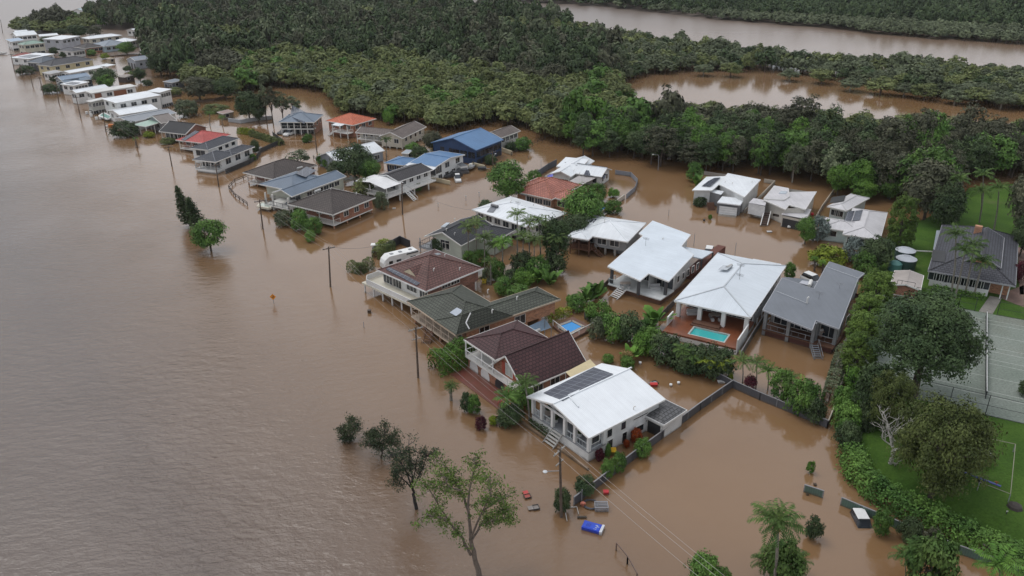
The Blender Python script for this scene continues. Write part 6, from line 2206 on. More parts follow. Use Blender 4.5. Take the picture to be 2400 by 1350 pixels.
plant('shade_deep', 1300, 508, 630, 76, 'dense dark green tree behind the row of palms')
plant('bush_dark', 1200, 630, 662, 42, 'round dark shrub in the flooded back yard')
plant('bush_bright', 1225, 628, 668, 54, 'light green shrub mass beside the back yard path')
plant('bush_mid', 1180, 648, 690, 46, 'green shrub beside the back deck of brown roof')
plant('bush_mid', 1128, 585, 622, 44, 'bush under the palm pair by the green house')
plant('bush_dark', 1028, 558, 592, 42, 'dark bush against the green gable wall')
plant('bush_mid', 1100, 588, 615, 34, 'small bush at the corner of the green house')
plant('bush_mid', 1215, 670, 700, 66, 'wide low shrub behind the long green tiled roof')
plant('shade_mid', 1366, 438, 545, 108, 'broad dark green tree beside the terracotta roof')
plant('shade_dark', 1345, 498, 572, 82, 'dark lower tree in front of broad green tree')
plant('shade_mid', 1190, 378, 470, 104, 'round light green tree with white blossom by the blue houses street')
plant('bush_dark', 1140, 468, 492, 40, 'dark palm like shrub at left corner of white roof')
plant('bush_mid', 1252, 398, 428, 36, 'green shrub beside the grey fence of navy pool')
plant('bush_mid', 1437, 468, 500, 44, 'bush by the small blue pool and wall')
plant('bush_mid', 1400, 430, 470, 44, 'shrub between terracotta roof and its white neighbour')
plant('bush_bright', 1437, 440, 462, 30, 'bright green weeping shrub in the small yard')
# ------------------------------------------------------------------ side street
plant('shade_mid', 1886, 508, 572, 50, 'dense green tree beside the silver palm')
plant('bush_silver', 1912, 508, 562, 62, 'silver blue fan palm in front of weathered roofs', 'silver_palm', 'palm tree')
plant('bush_silver', 1998, 558, 612, 62, 'second silver blue fan palm below the hip roofs', 'silver_palm', 'palm tree')
plant('bush_bright', 1930, 512, 552, 28, 'bright green shrub right of the upper silver palm')
plant('shade_dark', 2045, 552, 640, 84, 'dark leafy tree between silver palm and water tanks')
plant('bush_mid', 2020, 590, 650, 60, 'mid green shrub beside the water tanks')
plant('bush_lime', 1938, 576, 622, 92, 'wide lime yellow hedge bush at the street end')
palm(1909, 606, 636, 'tiny palm with brown trunk in the flood, left', 'bright', 1.0, n=16, tr=.16, trunk=M_trunk)
palm(1928, 614, 640, 'tiny palm with brown trunk in the flood, right', 'bright', 1.0, n=16, tr=.16, trunk=M_trunk)
plant('bush_mid', 1849, 616, 654, 30, 'upright bush at the corner of the long pale roof')
plant('bush_mid', 1627, 380, 425, 40, 'leafy tree bush by the concrete wall of the side street')
plant('bush_bright', 1664, 502, 514, 10, 'tiny weed tuft poking out of the street flood')
plant('bush_dark', 1640, 460, 482, 34, 'dark shrubs below the white block windows')
for i, (x, yt, yb, w, c) in enumerate([(1962, 385, 458, 62, 'bright'), (2008, 372, 462, 70, 'bright'), (2058, 385, 452, 72, 'mid'), (2030, 360, 425, 76, 'bright'), (2020, 420, 470, 66, 'bright'), (2085, 410, 468, 60, 'mid')]):
    plant('shade_' + c, x, yt, yb, w, 'bright green bamboo like tree behind the hip roofs, number %s from left' % ('one two five four three six'.split()[i]), 'bamboo_clump')
plant('shade_brown', 2165, 372, 520, 130, 'big dark brownish tree right of the bright bamboo')
plant('shade_dark', 2208, 425, 545, 84, 'very dark dense tree behind the dry lawn')
plant('col_clip', 2103, 452, 590, 70, 'tall clipped conical tree beside the twin solar roof')
# ------------------------------------------------------------------ dry garden on the right
Z = 1.2
for x, yt, yb, w, lab in [(2046, 630, 735, 84, 'clipped hedge tree beside the brick garage, furthest of four'), (2026, 684, 785, 84, 'clipped hedge tree, second furthest of four'),
                          (2012, 730, 835, 82, 'clipped hedge tree, second nearest of four'), (2004, 778, 880, 84, 'clipped hedge tree, nearest of four')]:
    plant('col_clip', x, yt, yb, w, lab, 'hedge_tree', 'tree', .6)
proto('great_tree', 7.3, 16.0, .19, 'deep', 1, 230, 150, rc=1.7, low=-.6, rz=6.9, core=.3, tr=.45, limbs=9, jitter=.4)
proto('olive_tree', 6.2, 10.0, .15, 'oliveb', 2, 170, 120, rc=1.35, low=-1, rz=4.9, zc=5.2, core=.3, tr=.3, limbs=9, jitter=.4)
plant('great_tree', 2140, 692, 928, 255, 'huge dark green spreading tree beside the tennis courts', z0=1.2)
plant('olive_tree', 2182, 925, 1160, 235, 'wide olive brown tree over the lawn playground', z0=1.0)
plant('olive_tree', 2078, 868, 1015, 120, 'olive tree behind the bare white branches', z0=.8)
plant('olive_tree', 2225, 965, 1120, 150, 'second olive tree on the lawn behind the widest olive tree', z0=1.0)
plant('shade_deep', 2035, 850, 985, 100, 'dark green tree filling the corner beside white fence rail', z0=.6)
branch_tree(2085, 955, 1092, 112, 'bare dead tree with white branches beside the lawn', None, 33, bark("bark_white", (.42, .40, .37)), .1, -.1, 6, z0=.7, tr=.2, low_branch=.22)
branch_tree(2092, 1050, 1098, 60, 'small twiggy bare tree under the bare white tree', None, 37, bark("bark_white", (.42, .40, .37)), .1, .1, 5, z0=.7, tr=.1)
for c, x, yt, yb, w, lab in [('bright', 1998, 862, 910, 52, 'bright leafed shrub below the clipped hedge trees'), ('mid', 1975, 905, 965, 60, 'green shrub along the white fence rail, upper'),
                             ('mid', 1980, 945, 1010, 72, 'green shrub along the white fence rail, middle'), ('dark', 1985, 990, 1045, 66, 'dark green shrub at the end of fence rail'),
                             ('bright', 2003, 930, 985, 50, 'bright shrub under the olive tree edge'), ('dark', 2022, 940, 1010, 66, 'dark shrub between the fence rail and olive tree')]:
    plant('bush_' + c, x, yt, yb, w, lab, z0=.3)
hedge([(1995, 1072), (2012, 1120), (2052, 1160), (2115, 1195), (2190, 1228), (2260, 1262), (2330, 1300), (2410, 1335)], 2.6, 1.7, 'mid', 'long leafy hedge curving between the flood and dry lawn', .25, .15, ragged=.3, dens=90)
for x, yc, yb, lab, xb in [(2238, 548, 690, 'palm before the dark tiled house, leftmost', 2230), (2262, 588, 700, 'palm before the dark tiled house, second from left', 2238), (2282, 575, 690, 'palm before the dark tiled house, third from left', 2262), (2304, 612, 695, 'palm before the dark tiled house, rightmost', 2282),
                           (2246, 420, 520, 'palm on the back lawn, leftmost', 2240), (2302, 408, 500, 'palm on the back lawn, tallest middle one', 2300), (2300, 448, 522, 'palm on the back lawn, short middle one', 2296), (2340, 440, 540, 'palm on the back lawn, rightmost', 2330)]:
    palm(x, yc, yb, lab, 'palm', 3.0, z0=Z, xb=xb, n=15, tr=.14)
hedge([(2190, 678), (2240, 690), (2300, 700)], 1.0, .8, 'mid', 'low garden bed of shrubs below the sunroom windows', Z, .14)
plant('shade_brown', 2395, 400, 560, 110, 'dark tree at the right edge behind tiled house', z0=1.2)
plant('shade_dark', 2390, 500, 600, 60, 'dark shrubby tree beside the right wall of tiled house', z0=1.2)
plant('bush_plum', 2386, 610, 660, 34, 'reddish flowering shrub by the tiled house driveway', z0=1.2)
plant('bush_dark', 2402, 890, 925, 40, 'dark leafy branch at the right edge of tennis court', z0=1.2)
# ------------------------------------------------------------------ middle row gardens
plant('shade_dark', 832, 335, 425, 104, 'large dark garden tree hiding the white gable roof')
plant('shade_mid', 868, 370, 430, 60, 'smaller green tree right of the large dark garden tree')
palm(878, 385, 428, 'feathery palm beside the large dark garden tree', 'mid', 2.0)
plant('airy_grey', 702, 352, 400, 62, 'pale open crowned tree behind the dark brown roofs')
plant('bush_mid', 754, 360, 388, 24, 'round bush by the street left of white gable roof')
plant('bush_mid', 768, 370, 392, 28, 'second round bush by the street near white gable')
plant('bush_grey', 790, 378, 412, 50, 'grey green shrub below the white gable roof')
plant('bush_olive', 855, 418, 462, 56, 'olive shrub left of the white stilt deck')
plant('bush_grey', 893, 450, 490, 40, 'grey shrub under the white stilt deck')
plant('bush_mid', 704, 490, 538, 50, 'dark green bush below the brown hip roof, left')
plant('bush_mid', 736, 510, 548, 46, 'green bush below the brown hip roof, right')
plant('bush_mid', 728, 540, 566, 28, 'small low bush in flood before brown hip roof')
plant('bush_grey', 668, 492, 528, 50, 'grey green willowy bush by the riverside pole')
plant('bush_mid', 979, 428, 448, 22, 'round ball bush beside the white deck stairs')
palm(906, 326, 378, 'lone palm tree in front of the beige house', 'palm', 2.2, tr=.12)
plant('bush_dark', 985, 340, 372, 48, 'dark shrubs between the beige and navy houses')
plant('bush_mid', 968, 335, 360, 40, 'green shrub beside the beige house corner')
plant('shade_brown', 1015, 305, 352, 54, 'brown green tree left of the navy blue house')
plant('bush_dark', 1150, 362, 384, 34, 'potted shrubs in front of the navy blue house')
plant('bush_mid', 1225, 322, 352, 44, 'shrub by the grey brown roofed house deck')
plant('bush_dark', 1200, 332, 352, 40, 'dark bush under the grey brown house deck')
hedge([(845, 640), (868, 628)], 1.6, 1.9, 'olive', 'clipped hedge block in the flood, lower one', size=.11, ragged=.08, dens=150)
hedge([(822, 634), (845, 640)], 1.5, 1.8, 'olive', 'clipped hedge block in the flood, left one', size=.11, ragged=.08, dens=150)
hedge([(882, 605), (918, 590)], 1.7, 2.0, 'olive', 'clipped hedge block beside the caravan', size=.11, ragged=.08, dens=150)
hedge([(885, 592), (905, 580)], 1.4, 1.8, 'lime', 'light green hedge block behind the letterbox shelter', size=.11, ragged=.08, dens=150)
hedge([(590, 318), (628, 330), (660, 340)], 1.6, 1.5, 'olive', 'long low hedge by the dark fence and blue pool', size=.16)
hedge([(562, 312), (592, 316)], 1.6, 1.6, 'lime', 'bright yellow green hedge by the flooded lawn', size=.16)
plant('bush_mid', 723, 314, 332, 24, 'round bush beside the white utility car')
plant('bush_mid', 716, 320, 334, 18, 'smaller round bush left of the round bush')
plant('bush_dark', 598, 328, 356, 26, 'garden shrub beside the blue pool by the river house')
plant('bush_mid', 594, 360, 376, 18, 'round bush by the white house side wall')
plant('shade_dark', 585, 210, 282, 66, 'big dark fig tree with spreading limbs')
plant('shade_dark', 608, 225, 288, 44, 'dark tree right of the big fig tree')
for x, yt, yb, w, lab in [(640, 205, 288, 44, 'tall thin trunked tree standing in water, left'), (664, 212, 286, 44, 'tall thin trunked tree standing in water, middle'), (688, 225, 280, 50, 'tall thin trunked tree standing in water, right'), (625, 200, 286, 40, 'tall thin trunked tree beside the fig')]:
    plant('airy_grey' if x != 640 else 'airy_brown', x, yt, yb, w, lab)
palm(492, 266, 296, 'palm in the flooded yard behind the black roof', 'palm', 2.2)
palm(521, 275, 295, 'short palm in the flooded yard near the sheds', 'mid', 1.8)
plant('bush_grey', 440, 232, 272, 60, 'pale open shrub tree behind the grey roofs')
plant('bush_olive', 505, 243, 262, 62, 'spreading olive shrub in the flooded paddock')
plant('shade_brown', 470, 178, 236, 82, 'broad mangrove tree at the edge of the flooded paddock')
plant('shade_dark', 530, 180, 232, 64, 'dark mangrove tree right of the broad mangrove tree')
plant('shade_dark', 250, 158, 204, 62, 'dark dome tree behind the white and blue roofs')
plant('shade_mid', 252, 174, 208, 44, 'lighter round tree in front of the dark dome tree')
plant('shade_dark', 378, 118, 178, 56, 'tall dark tree beside the roller door shed')
plant('shade_dark', 330, 158, 192, 34, 'small dark tree right of the roller door shed')
palm(308, 172, 190, 'small palm near the roller door shed', 'mid', 1.8)
plant('bush_dark', 300, 154, 168, 22, 'dark bush below the roller door shed')
plant('bush_dark', 296, 282, 318, 72, 'dark low spreading tree beside the green carport')
plant('bush_dark', 122, 196, 218, 44, 'dark low shrubs at the far river edge')
plant('bush_dark', 62, 152, 174, 44, 'dark shrubs before the yellow building')
plant('bush_dark', 105, 152, 164, 24, 'dark shrub against the yellow building front')
plant('bush_lime', 247, 124, 138, 22, 'yellow green round bush near the tan hut')
plant('shade_dark', 128, 110, 130, 24, 'dark round tree beside the cream house')
plant('shade_mid', 298, 98, 128, 48, 'green tree in front of the white hip roof')
plant('shade_dark', 186, 56, 90, 50, 'large dome shaped dark tree at the far town')
plant('shade_dark', 142, 66, 84, 34, 'smaller dome shaped tree left of the large dome')
plant('bush_brown', 224, 60, 82, 36, 'bare brown round tree right of the large dome')
plant('shade_dark', 108, 86, 102, 26, 'dark bush tree behind the cream house')
plant('bush_lime', 350, 308, 322, 30, 'yellow green shrub by the river near black roof')
plant('bush_olive', 395, 322, 336, 40, 'olive shrubs along the black roofed house front')
palm(318, 325, 344, 'young palm at the river edge near the black roof', 'mid', 1.4)
plant('bush_bright', 912, 252, 292, 30, 'bright green tree behind the beige house')
for i, x in enumerate((1066, 1128, 1135, 1148, 1162)):
    pass
# ================================================================== dry ground, courts, fences
def grass_mat(name, c1, c2, sc=.25):
    m, t, p = nodes(name)
    pos = geo_pos(t)
    n = noise(t, sc, 5, .65, pos, .35, .65)
    n2 = noise(t, 3.5, 3, .6, pos, .3, .7, .75, 1.2)
    worn = noise(t, sc * .45, 6, .7, pos, .56, .70)             # worn, muddy patches
    t.links.new(mul(t, mix(t, worn, mix(t, n, c1, c2), tuple(.55 * a + .45 * b for a, b in zip(c2, (.13, .105, .07)))), n2), p.inputs['Base Color'])
    p.inputs['Roughness'].default_value = .9
    p.inputs['Specular IOR Level'].default_value = .1
    return m
EDGE = [(2075, 560), (2040, 640), (2010, 740), (1992, 850), (1972, 940), (1962, 1010), (1990, 1062), (2010, 1112), (2052, 1152), (2115, 1188), (2190, 1222), (2260, 1256), (2330, 1292), (2470, 1350),
        (2900, 1350), (2900, 450), (2440, 425), (2270, 440), (2238, 478), (2160, 515), (2110, 520)]
def lawn():
    C = sum((G(*q, 0) for q in EDGE), Vector((0, 0, 0))) / len(EDGE)
    mb = MB()
    ring = []
    for q in EDGE:
        b = G(*q, 0)
        d = (C - b).normalized()
        ring.append((b - d * 1.0 + Vector((0, 0, -.6)), b + d * 1.2 + Vector((0, 0, .35)), b + d * 5 + Vector((0, 0, 1.15))))
    n = len(ring)
    for i in range(n):
        j = (i + 1) % n
        for k in (0, 1):
            mb.poly([ring[i][k], ring[j][k], ring[j][k + 1], ring[i][k + 1]])
    mb.poly([r[2] for r in ring])
    o = solo('lawn', mb, grass_mat('grass', (.036, .080, .014), (.070, .132, .022), .10), (C.x, C.y, 0), None, None, None, 'structure', uv=False)
lawn()
m = MB().poly([tuple(G(*q, .05)) for q in ((1117, 894), (1140, 892), (1176, 918), (1160, 934))])
solo('front_lawn', m, grass_mat('grass_strip', (.040, .085, .014), (.070, .135, .022), .4), G(1150, 908), None, None, None, 'structure', uv=False)
ZG = 1.15
# tennis courts: two side by side, nets in one line
def courts():
    a, b = G(2310, 742, ZG), G(2309, 936, ZG)
    d = (b - a)
    L = d.length
    d.normalize()
    e = Vector((-d.y, d.x, 0))
    if e.x < 0:
        e = -e
    q = lambda x, y, z: tuple(a + d * y + e * x + Vector((0, 0, z)))
    m = MB().poly([q(-17, -1.4, .02), q(19, -1.4, .02), q(19, L + 4.2, .02), q(-17, L + 4.2, .02)])
    mat = grass_mat('court_surface', (.165, .195, .165), (.225, .25, .222), .09)
    solo('tennis_court_surface', m, mat, q(0, 0, 0), None, None, None, 'structure', uv=False)
    mw = MB()
    hw = (L / 2 - .7)
    for y0 in (.35, L / 2 + .55):
        ys = [y0 + .9, y0 + .9 + 1.37, y0 + hw / 2, y0 + hw - .9 - 1.37, y0 + hw - .9]
        for k, y in enumerate(ys):
            x = 6.4 if k == 2 else 11.9
            mw.poly([q(-x, y - .035, .03), q(x, y - .035, .03), q(x, y + .035, .03), q(-x, y + .035, .03)])
        for x, k0, k1 in ((-11.9, 0, 4), (11.9, 0, 4), (-6.4, 1, 3), (6.4, 1, 3)):
            mw.poly([q(x - .035, ys[k0], .034), q(x + .035, ys[k0], .034), q(x + .035, ys[k1], .034), q(x - .035, ys[k1], .034)])
    solo('court_lines', mw, paint((.52, .54, .50), .8), q(0, 0, 0), None, None, None, 'structure', uv=False)
    for y0, lab in ((.3, 'dark tennis net on the farther of two courts'), (L / 2 + .5, 'dark tennis net on the nearer of two courts')):
        r = empty('tennis_net', q(0, y0 + hw / 2, 0), lab, 'tennis net')
        for y in (y0, y0 + hw):
            MB().tube([q(0, y, 0), q(0, y, 1.15)], .06, 8).build('post', M_dark, r)
        m = MB()
        N = 10
        for k in range(N):
            t0, t1 = k / N, (k + 1) / N
            z = lambda t: 1.07 - .14 * (1 - (2 * t - 1) ** 2)
            m.box(-.02, .02, y0 + hw * t0, y0 + hw * t1, .06, z((t0 + t1) / 2), lambda x, y, zz: q(x, y, zz))
        m.build('mesh', paint((.03, .035, .035), .8), r)
        MB().bar(q(0, y0, 1.05), q(0, y0 + hw / 2, .98), .07, .1).bar(q(0, y0 + hw / 2, .98), q(0, y0 + hw, 1.05), .07, .1).build('headband', M_white, r)
    # chain wire fences
    def wire(pts, h, lab):
        r = empty('wire_fence', q(*pts[0], 0), lab, 'fence')
        mr = MB()
        for (x0, y0), (x1, y1) in zip(pts[:-1], pts[1:]):
            A, B = Vector(q(x0, y0, 0)), Vector(q(x1, y1, 0))
            n = max(1, int((B - A).length / 4))
            for k in range(n + 1):
                p = A.lerp(B, k / n)
                MB().tube([p, p + Vector((0, 0, h))], .045, 6).build('post', M_dark, r)
            for z in (.08, h * .5, h):
                mr.bar(A + Vector((0, 0, z)), B + Vector((0, 0, z)), .04)
        mr.build('rail', M_dark, r)
    wire([(-17, -1.4), (-4, -1.4), (-1.6, -1.4)], 2.4, 'black wire fence along the far side of the courts')
    wire([(1.6, -1.4), (19, -1.4)], 2.4, 'black wire fence beside the far court gate')
    wire([(-17, L + 4.2), (0, L + 4.2), (19, L + 4.2)], 3.0, 'black wire fence along the near side of the courts')
    m = MB().poly([q(-1.0, -1.5, .03), q(1.0, -1.5, .03), q(2.4, -9, .03), q(.6, -9, .03)])
    solo('garden_path', m, paint((.30, .28, .25), .9, .3), q(0, -6, 0), None, None, None, 'structure', uv=False)
courts()
for pts, nm in (([(2340, 690), (2400, 668), (2400, 720), (2352, 702)], 'patio_paving'), ([(2385, 580), (2400, 575), (2412, 690), (2390, 690)], 'driveway_paving')):
    m = MB().poly([tuple(G(*q, ZG + .03)) for q in pts])
    solo(nm, m, paint((.23, .15, .12), .9, .3), G(*pts[0], ZG), None, None, None, 'structure', uv=False)
# ------------------------------------------------------------------ fences and walls
def fence(pts, h, mat, label, th=.08, cap=None, name='fence', posts=True, top=None, z0=0.0, step=2.4, cat='fence'):
    P = [G(x, y, z0) for x, y in pts]
    r = empty(name, P[0], label, cat)
    m, c = MB(), MB()
    for a, b in zip(P[:-1], P[1:]):
        d = (b - a).normalized()
        s = Vector((-d.y, d.x, 0)) * th / 2
        z = lambda v, q: Vector((v.x, v.y, q))
        m.hexa([z(a - s, -.5), z(b - s, -.5), z(b + s, -.5), z(a + s, -.5), z(a - s, z0 + h), z(b - s, z0 + h), z(b + s, z0 + h), z(a + s, z0 + h)])
        if cap:
            c.bar(z(a, z0 + h + .03), z(b, z0 + h + .03), th * 1.8, .07)
    m.build('panels', mat, r)
    if cap:
        c.build('top_rail', cap, r)
    if posts:
        for a, b in zip(P[:-1], P[1:]):
            n = max(1, int((b - a).length / step))
            for k in range(n + 1):
                p = a.lerp(b, k / n)
                MB().box(p.x - th * .8, p.x + th * .8, p.y - th * .8, p.y + th * .8, -.5, z0 + h + .05).build('post', cap or mat, r)
    return r
SHEET = board((.085, .088, .10), .25, True)
GREENF = board((.10, .165, .135), .25, True)
CAPG = paint((.25, .25, .26), .5)
fence([(1345, 1186), (1412, 1134), (1482, 1080), (1550, 1030), (1640, 962), (1716, 909)], 1.25, SHEET, 'long dark steel fence running beside the large white house', cap=CAPG)
fence([(1716, 909), (1780, 938), (1860, 971), (1938, 1004)], 1.2, SHEET, 'dark steel fence in front of the garden palms', cap=CAPG)
fence([(1560, 838), (1640, 868), (1712, 906)], 1.1, SHEET, 'dark steel fence behind the floating white chair', cap=CAPG)
fence([(1938, 1004), (1950, 974), (1955, 950), (1972, 905), (1989, 838)], 1.1, board((.12, .12, .12), .3, True), 'narrow grey fence with pale top rail beside clipped hedge', cap=paint((.62, .55, .45), .6))
fence([(1395, 700), (1430, 664), (1434, 655)], 1.3, board((.10, .08, .065), .2, True), 'dark timber fence left of the white tiled deck')
fence([(1735, 840), (1765, 790), (1800, 735), (1828, 690)], 1.2, board((.12, .11, .10), .2, True), 'timber fence between the pool deck and grey house', cap=CAPG)
fence([(1545, 752), (1580, 715)], 1.2, board((.11, .10, .09), .2, True), 'short timber fence left of the teal pool deck')
fence([(1884, 1153), (1927, 1167)], 1.0, GREENF, 'isolated green fence panel sticking out of the flood', cap=CAPG)
fence([(1970, 1184), (2015, 1203), (2060, 1222), (2140, 1256), (2240, 1296), (2400, 1352), (2440, 1366)], 1.05, GREENF, 'long green steel fence half drowned at lower right', cap=CAPG)
fence([(1442, 409), (1478, 414), (1494, 430), (1488, 448), (1468, 466)], 1.2, paint((.24, .26, .30), .5), 'curved grey blue fence round the corner garden', cap=None)
fence([(1400, 512), (1430, 490), (1463, 466)], 1.1, paint((.46, .41, .35), .8), 'beige rendered wall beside the small blue pool', th=.25, posts=False, name='garden_wall', cat='wall')
fence([(1260, 415), (1285, 398), (1304, 388)], 1.7, paint((.12, .14, .17), .5), 'dark grey slatted fence beside the navy pool')
fence([(1634, 408), (1705, 418)], 1.0, paint((.34, .31, .28), .8), 'low concrete wall behind the split panel house', th=.2, posts=False, name='garden_wall', cat='wall')
fence([(1790, 428), (1815, 432), (1770, 478), (1745, 500)], 1.0, paint((.42, .38, .32), .8), 'low cream wall between the two side street houses', th=.2, posts=False, name='garden_wall', cat='wall')
fence([(1953, 452), (1926, 490), (1910, 518), (1932, 520)], 1.0, paint((.46, .40, .32), .8), 'pale yard wall left of the black heating mat roof', th=.15, posts=False, name='garden_wall', cat='wall')
fence([(1008, 424), (1030, 428), (1055, 434)], 1.1, paint((.60, .52, .36), .7), 'cream garden wall in front of the blue roofed white house', th=.25, posts=False, name='garden_wall', cat='wall')
fence([(1092, 398), (1110, 390), (1136, 397)], 1.1, paint((.60, .52, .36), .7), 'cream driveway wall below the navy house', th=.25, posts=False, name='garden_wall', cat='wall')
fence([(1174, 355), (1200, 364)], 1.2, paint((.60, .52, .36), .7), 'curved cream wall right of the navy house', th=.25, posts=False, name='garden_wall', cat='wall')
fence([(985, 372), (960, 365), (945, 366)], 1.1, paint((.60, .52, .36), .7), 'cream wall behind the small blue roof', th=.25, posts=False, name='garden_wall', cat='wall')
fence([(530, 408), (585, 385), (604, 372), (612, 358), (640, 345), (663, 336), (640, 318)], 1.3, board((.04, .042, .045), .3, True), 'curving black fence round the river house pool')
fence([(480, 345), (520, 342)], .5, M_trim, 'low white edge wall behind the white river house', posts=False, name='garden_wall', cat='wall') if False else None
fence([(536, 286), (565, 290), (600, 284), (640, 280)], 1.3, paint((.40, .42, .44), .6), 'pale grey shed wall under the fig trees', th=.3, posts=False, name='garden_wall', cat='wall')
fence([(1200, 775), (1235, 770)], .9, SHEET, 'short dark fence', cap=None) if False else None
fence([(1370, 748), (1392, 760)], 1.2, SHEET, 'dark screen fence at the back of the blue pool')
for pts, lab in (([(425, 226), (380, 232), (330, 246)], 'low brown timber fence across the flooded paddock'), ([(425, 200), (395, 208), (372, 212)], 'low brown fence behind the tall white house'), ([(545, 222), (500, 236), (455, 240)], 'low brown bank fence of the flooded paddock, upper'), ([(345, 130), (300, 130), (255, 134)], 'low dark fence behind the tan hut')):
    fence(pts, .6, board((.13, .09, .065), .2), lab, th=.15, posts=False)
def railfence(pts, h, mat, label, step=2.2, rails=(1.0, .5)):
    P = [G(x, y, 0) for x, y in pts]
    r = empty('rail_fence', P[0], label, 'fence')
    m = MB()
    for a, b in zip(P[:-1], P[1:]):
        n = max(1, int((b - a).length / step))
        for k in range(n + 1):
            p = a.lerp(b, k / n)
            MB().box(p.x - .07, p.x + .07, p.y - .07, p.y + .07, -.5, h).build('post', mat, r)
        for f in rails:
            m.bar(a + Vector((0, 0, h * f)), b + Vector((0, 0, h * f)), .08, .12)
    m.build('rail', mat, r)
DK = paint((.05, .035, .03), .8)
railfence([(590, 413), (551, 428), (537, 443), (552, 462), (580, 482)], .9, DK, 'dark timber rail fence angled round the riverside garden')
railfence([(735, 372), (755, 388)], .9, DK, 'short timber rail fence behind the brown roofs')
railfence([(1198, 366), (1235, 345), (1272, 332)], 1.0, DK, 'wire and timber fence running to the wood edge')
railfence([(1444, 1290), (1470, 1322), (1492, 1362)], 1.0, paint((.16, .11, .09), .8), 'thin drowned handrail leaning out of the foreground flood', 4.0, (1.0,))
# ------------------------------------------------------------------ power poles and wires
POLES = [(1316, 1212, 1312, 1050, 'nearest power pole with cross arm and street lamp'), (980, 885, 974, 766, 'power pole beside the round hedge and brick balcony house'),
         (774, 672, 770, 578, 'power pole standing alone in the open flood'), (616, 537, 608, 468, 'power pole by the riverside deck pool'), (513, 438, 505, 384, 'power pole in the river by the white river house'),
         (403, 390, 394, 342, 'power pole in the river near the red roof'), (322, 346, 316, 318, 'short power pole near the young river palm'), (248, 309, 241, 260, 'power pole in front of the riverside pool'), (189, 276, 178, 226, 'power pole before the modern white house'),
         (138, 243, 131, 196, 'power pole in the river left of white gable house'), (102, 222, 92, 181, 'power pole by the steel blue gable house'), (77, 203, 68, 165, 'power pole by the pale grey carport house'), (53, 182, 46, 150, 'power pole by the dark river shrubs'),
         (34, 168, 25, 126, 'power pole by the red roofed far house'), (6, 78, 1, 46, 'power pole at the top left corner of the river'), (943, 503, 942, 428, 'power pole beside the white deck on stilts'), (743, 357, 735, 292, 'power pole in the street behind dark roofs'),
         (1156, 397, 1154, 354, 'power pole with lamp in front of the navy house'), (1282, 612, 1279, 505, 'slim pole rising among the tall palms')]
TOPS = []
for bx, by, tx, ty, lab in POLES:
    b = G(bx, by)
    hgt = hsolve(bx, ty, by)
    r = empty('power_pole', b, lab, 'power pole', 'power poles along the drowned street')
    t_ = G(tx, ty, hgt)
    top = Vector((b.x + (t_.x - b.x), b.y + max(-.6, min(.6, t_.y - b.y)), hgt))
    MB().tube([b - Vector((0, 0, .6)), top], [.17, .12], 8).build('pole', M_pole, r)
    TOPS.append(top)
    sdir = (G(980, 885) - G(1316, 1212)).normalized() if bx < 1320 and by != 503 else Vector((1, .3, 0)).normalized()
    ac = Vector((-sdir.y, sdir.x, 0))
    if bx == 1316:
        ac = (G(1324, 1052, hgt) - G(1301, 1073, hgt)).normalized()
    if by > 160 and bx not in (1282, 322):
        za = top - Vector((0, 0, .35))
        MB().bar(za - ac * 1.15, za + ac * 1.15, .12, .14).build('cross_arm', paint((.34, .32, .29), .8) if bx in (1316, 980) else M_pole, r)
        for s in (-1.0, -.35, .35, 1.0):
            MB().tube([za + ac * s + Vector((0, 0, .06)), za + ac * s + Vector((0, 0, .26))], .05, 6).build('insulator', M_grey, r)
        if bx in (1316, 980, 943):
            zb = top - Vector((0, 0, 1.9))
            MB().bar(zb - ac * .7, zb + ac * .7, .10, .12).build('lower_arm', paint((.30, .29, .27), .8), r)
        if bx in (1316, 1156):
            zc = b + (top - b) * .68
            q = zc + Vector((-1.5, -.4, .25)) if bx == 1316 else zc + Vector((.9, .3, .8))
            o = MB().bar(zc, q, .06).build('lamp_arm', M_grey, r)
            MB().lathe(q - Vector((.15, 0, .06)), [(.02, -.06), (.24, -.03), (.26, .05), (.12, .12), (.02, .13)], 10).build('lamp_head', paint((.6, .62, .64), .4), o)
def wire_run(a, b, sag, label, r=.022, mat=None):
    pts = []
    for k in range(25):
        t = k / 24
        p = a.lerp(b, t)
        p.z -= sag * 4 * t * (1 - t)
        pts.append(p)
    m = MB().tube(pts, r, 4, False)
    solo('power_line', m, mat or paint((.40, .37, .34), .5), pts[0], label, 'power line', 'power lines strung between the street poles')
seq = TOPS[:7]
d = (TOPS[0] - TOPS[1])
off_end = Vector((TOPS[0].x, TOPS[0].y, 0)) + Vector((d.x, d.y, 0)) * .8
tgt = G(1632, 1350, 7.5)
dd = (tgt - TOPS[0])
endp = TOPS[0] + Vector((dd.x, dd.y, 0)) * 2.2
ac0 = (G(1324, 1052, TOPS[0].z) - G(1301, 1073, TOPS[0].z)).normalized()
for s in (-1.0, .35, 1.0):
    wire_run(TOPS[0] + ac0 * s, endp + ac0 * s, .5, 'pale power line crossing the foreground flood to the lower right', .017)
    for i in range(13):
        wire_run(TOPS[i] + ac0 * s, TOPS[i + 1] + ac0 * s, .5, 'thin power line over the drowned street between poles', .016, paint((.25, .23, .22), .5))
wire_run(TOPS[15], G(1105, 492, 4.5), 1.2, 'single service wire from stilt deck pole to white roof', .02, paint((.1, .1, .1), .5))
wire_run(TOPS[2], G(930, 560, 7), 1.0, 'single service wire running up from the lone pole', .02, paint((.1, .1, .1), .5))
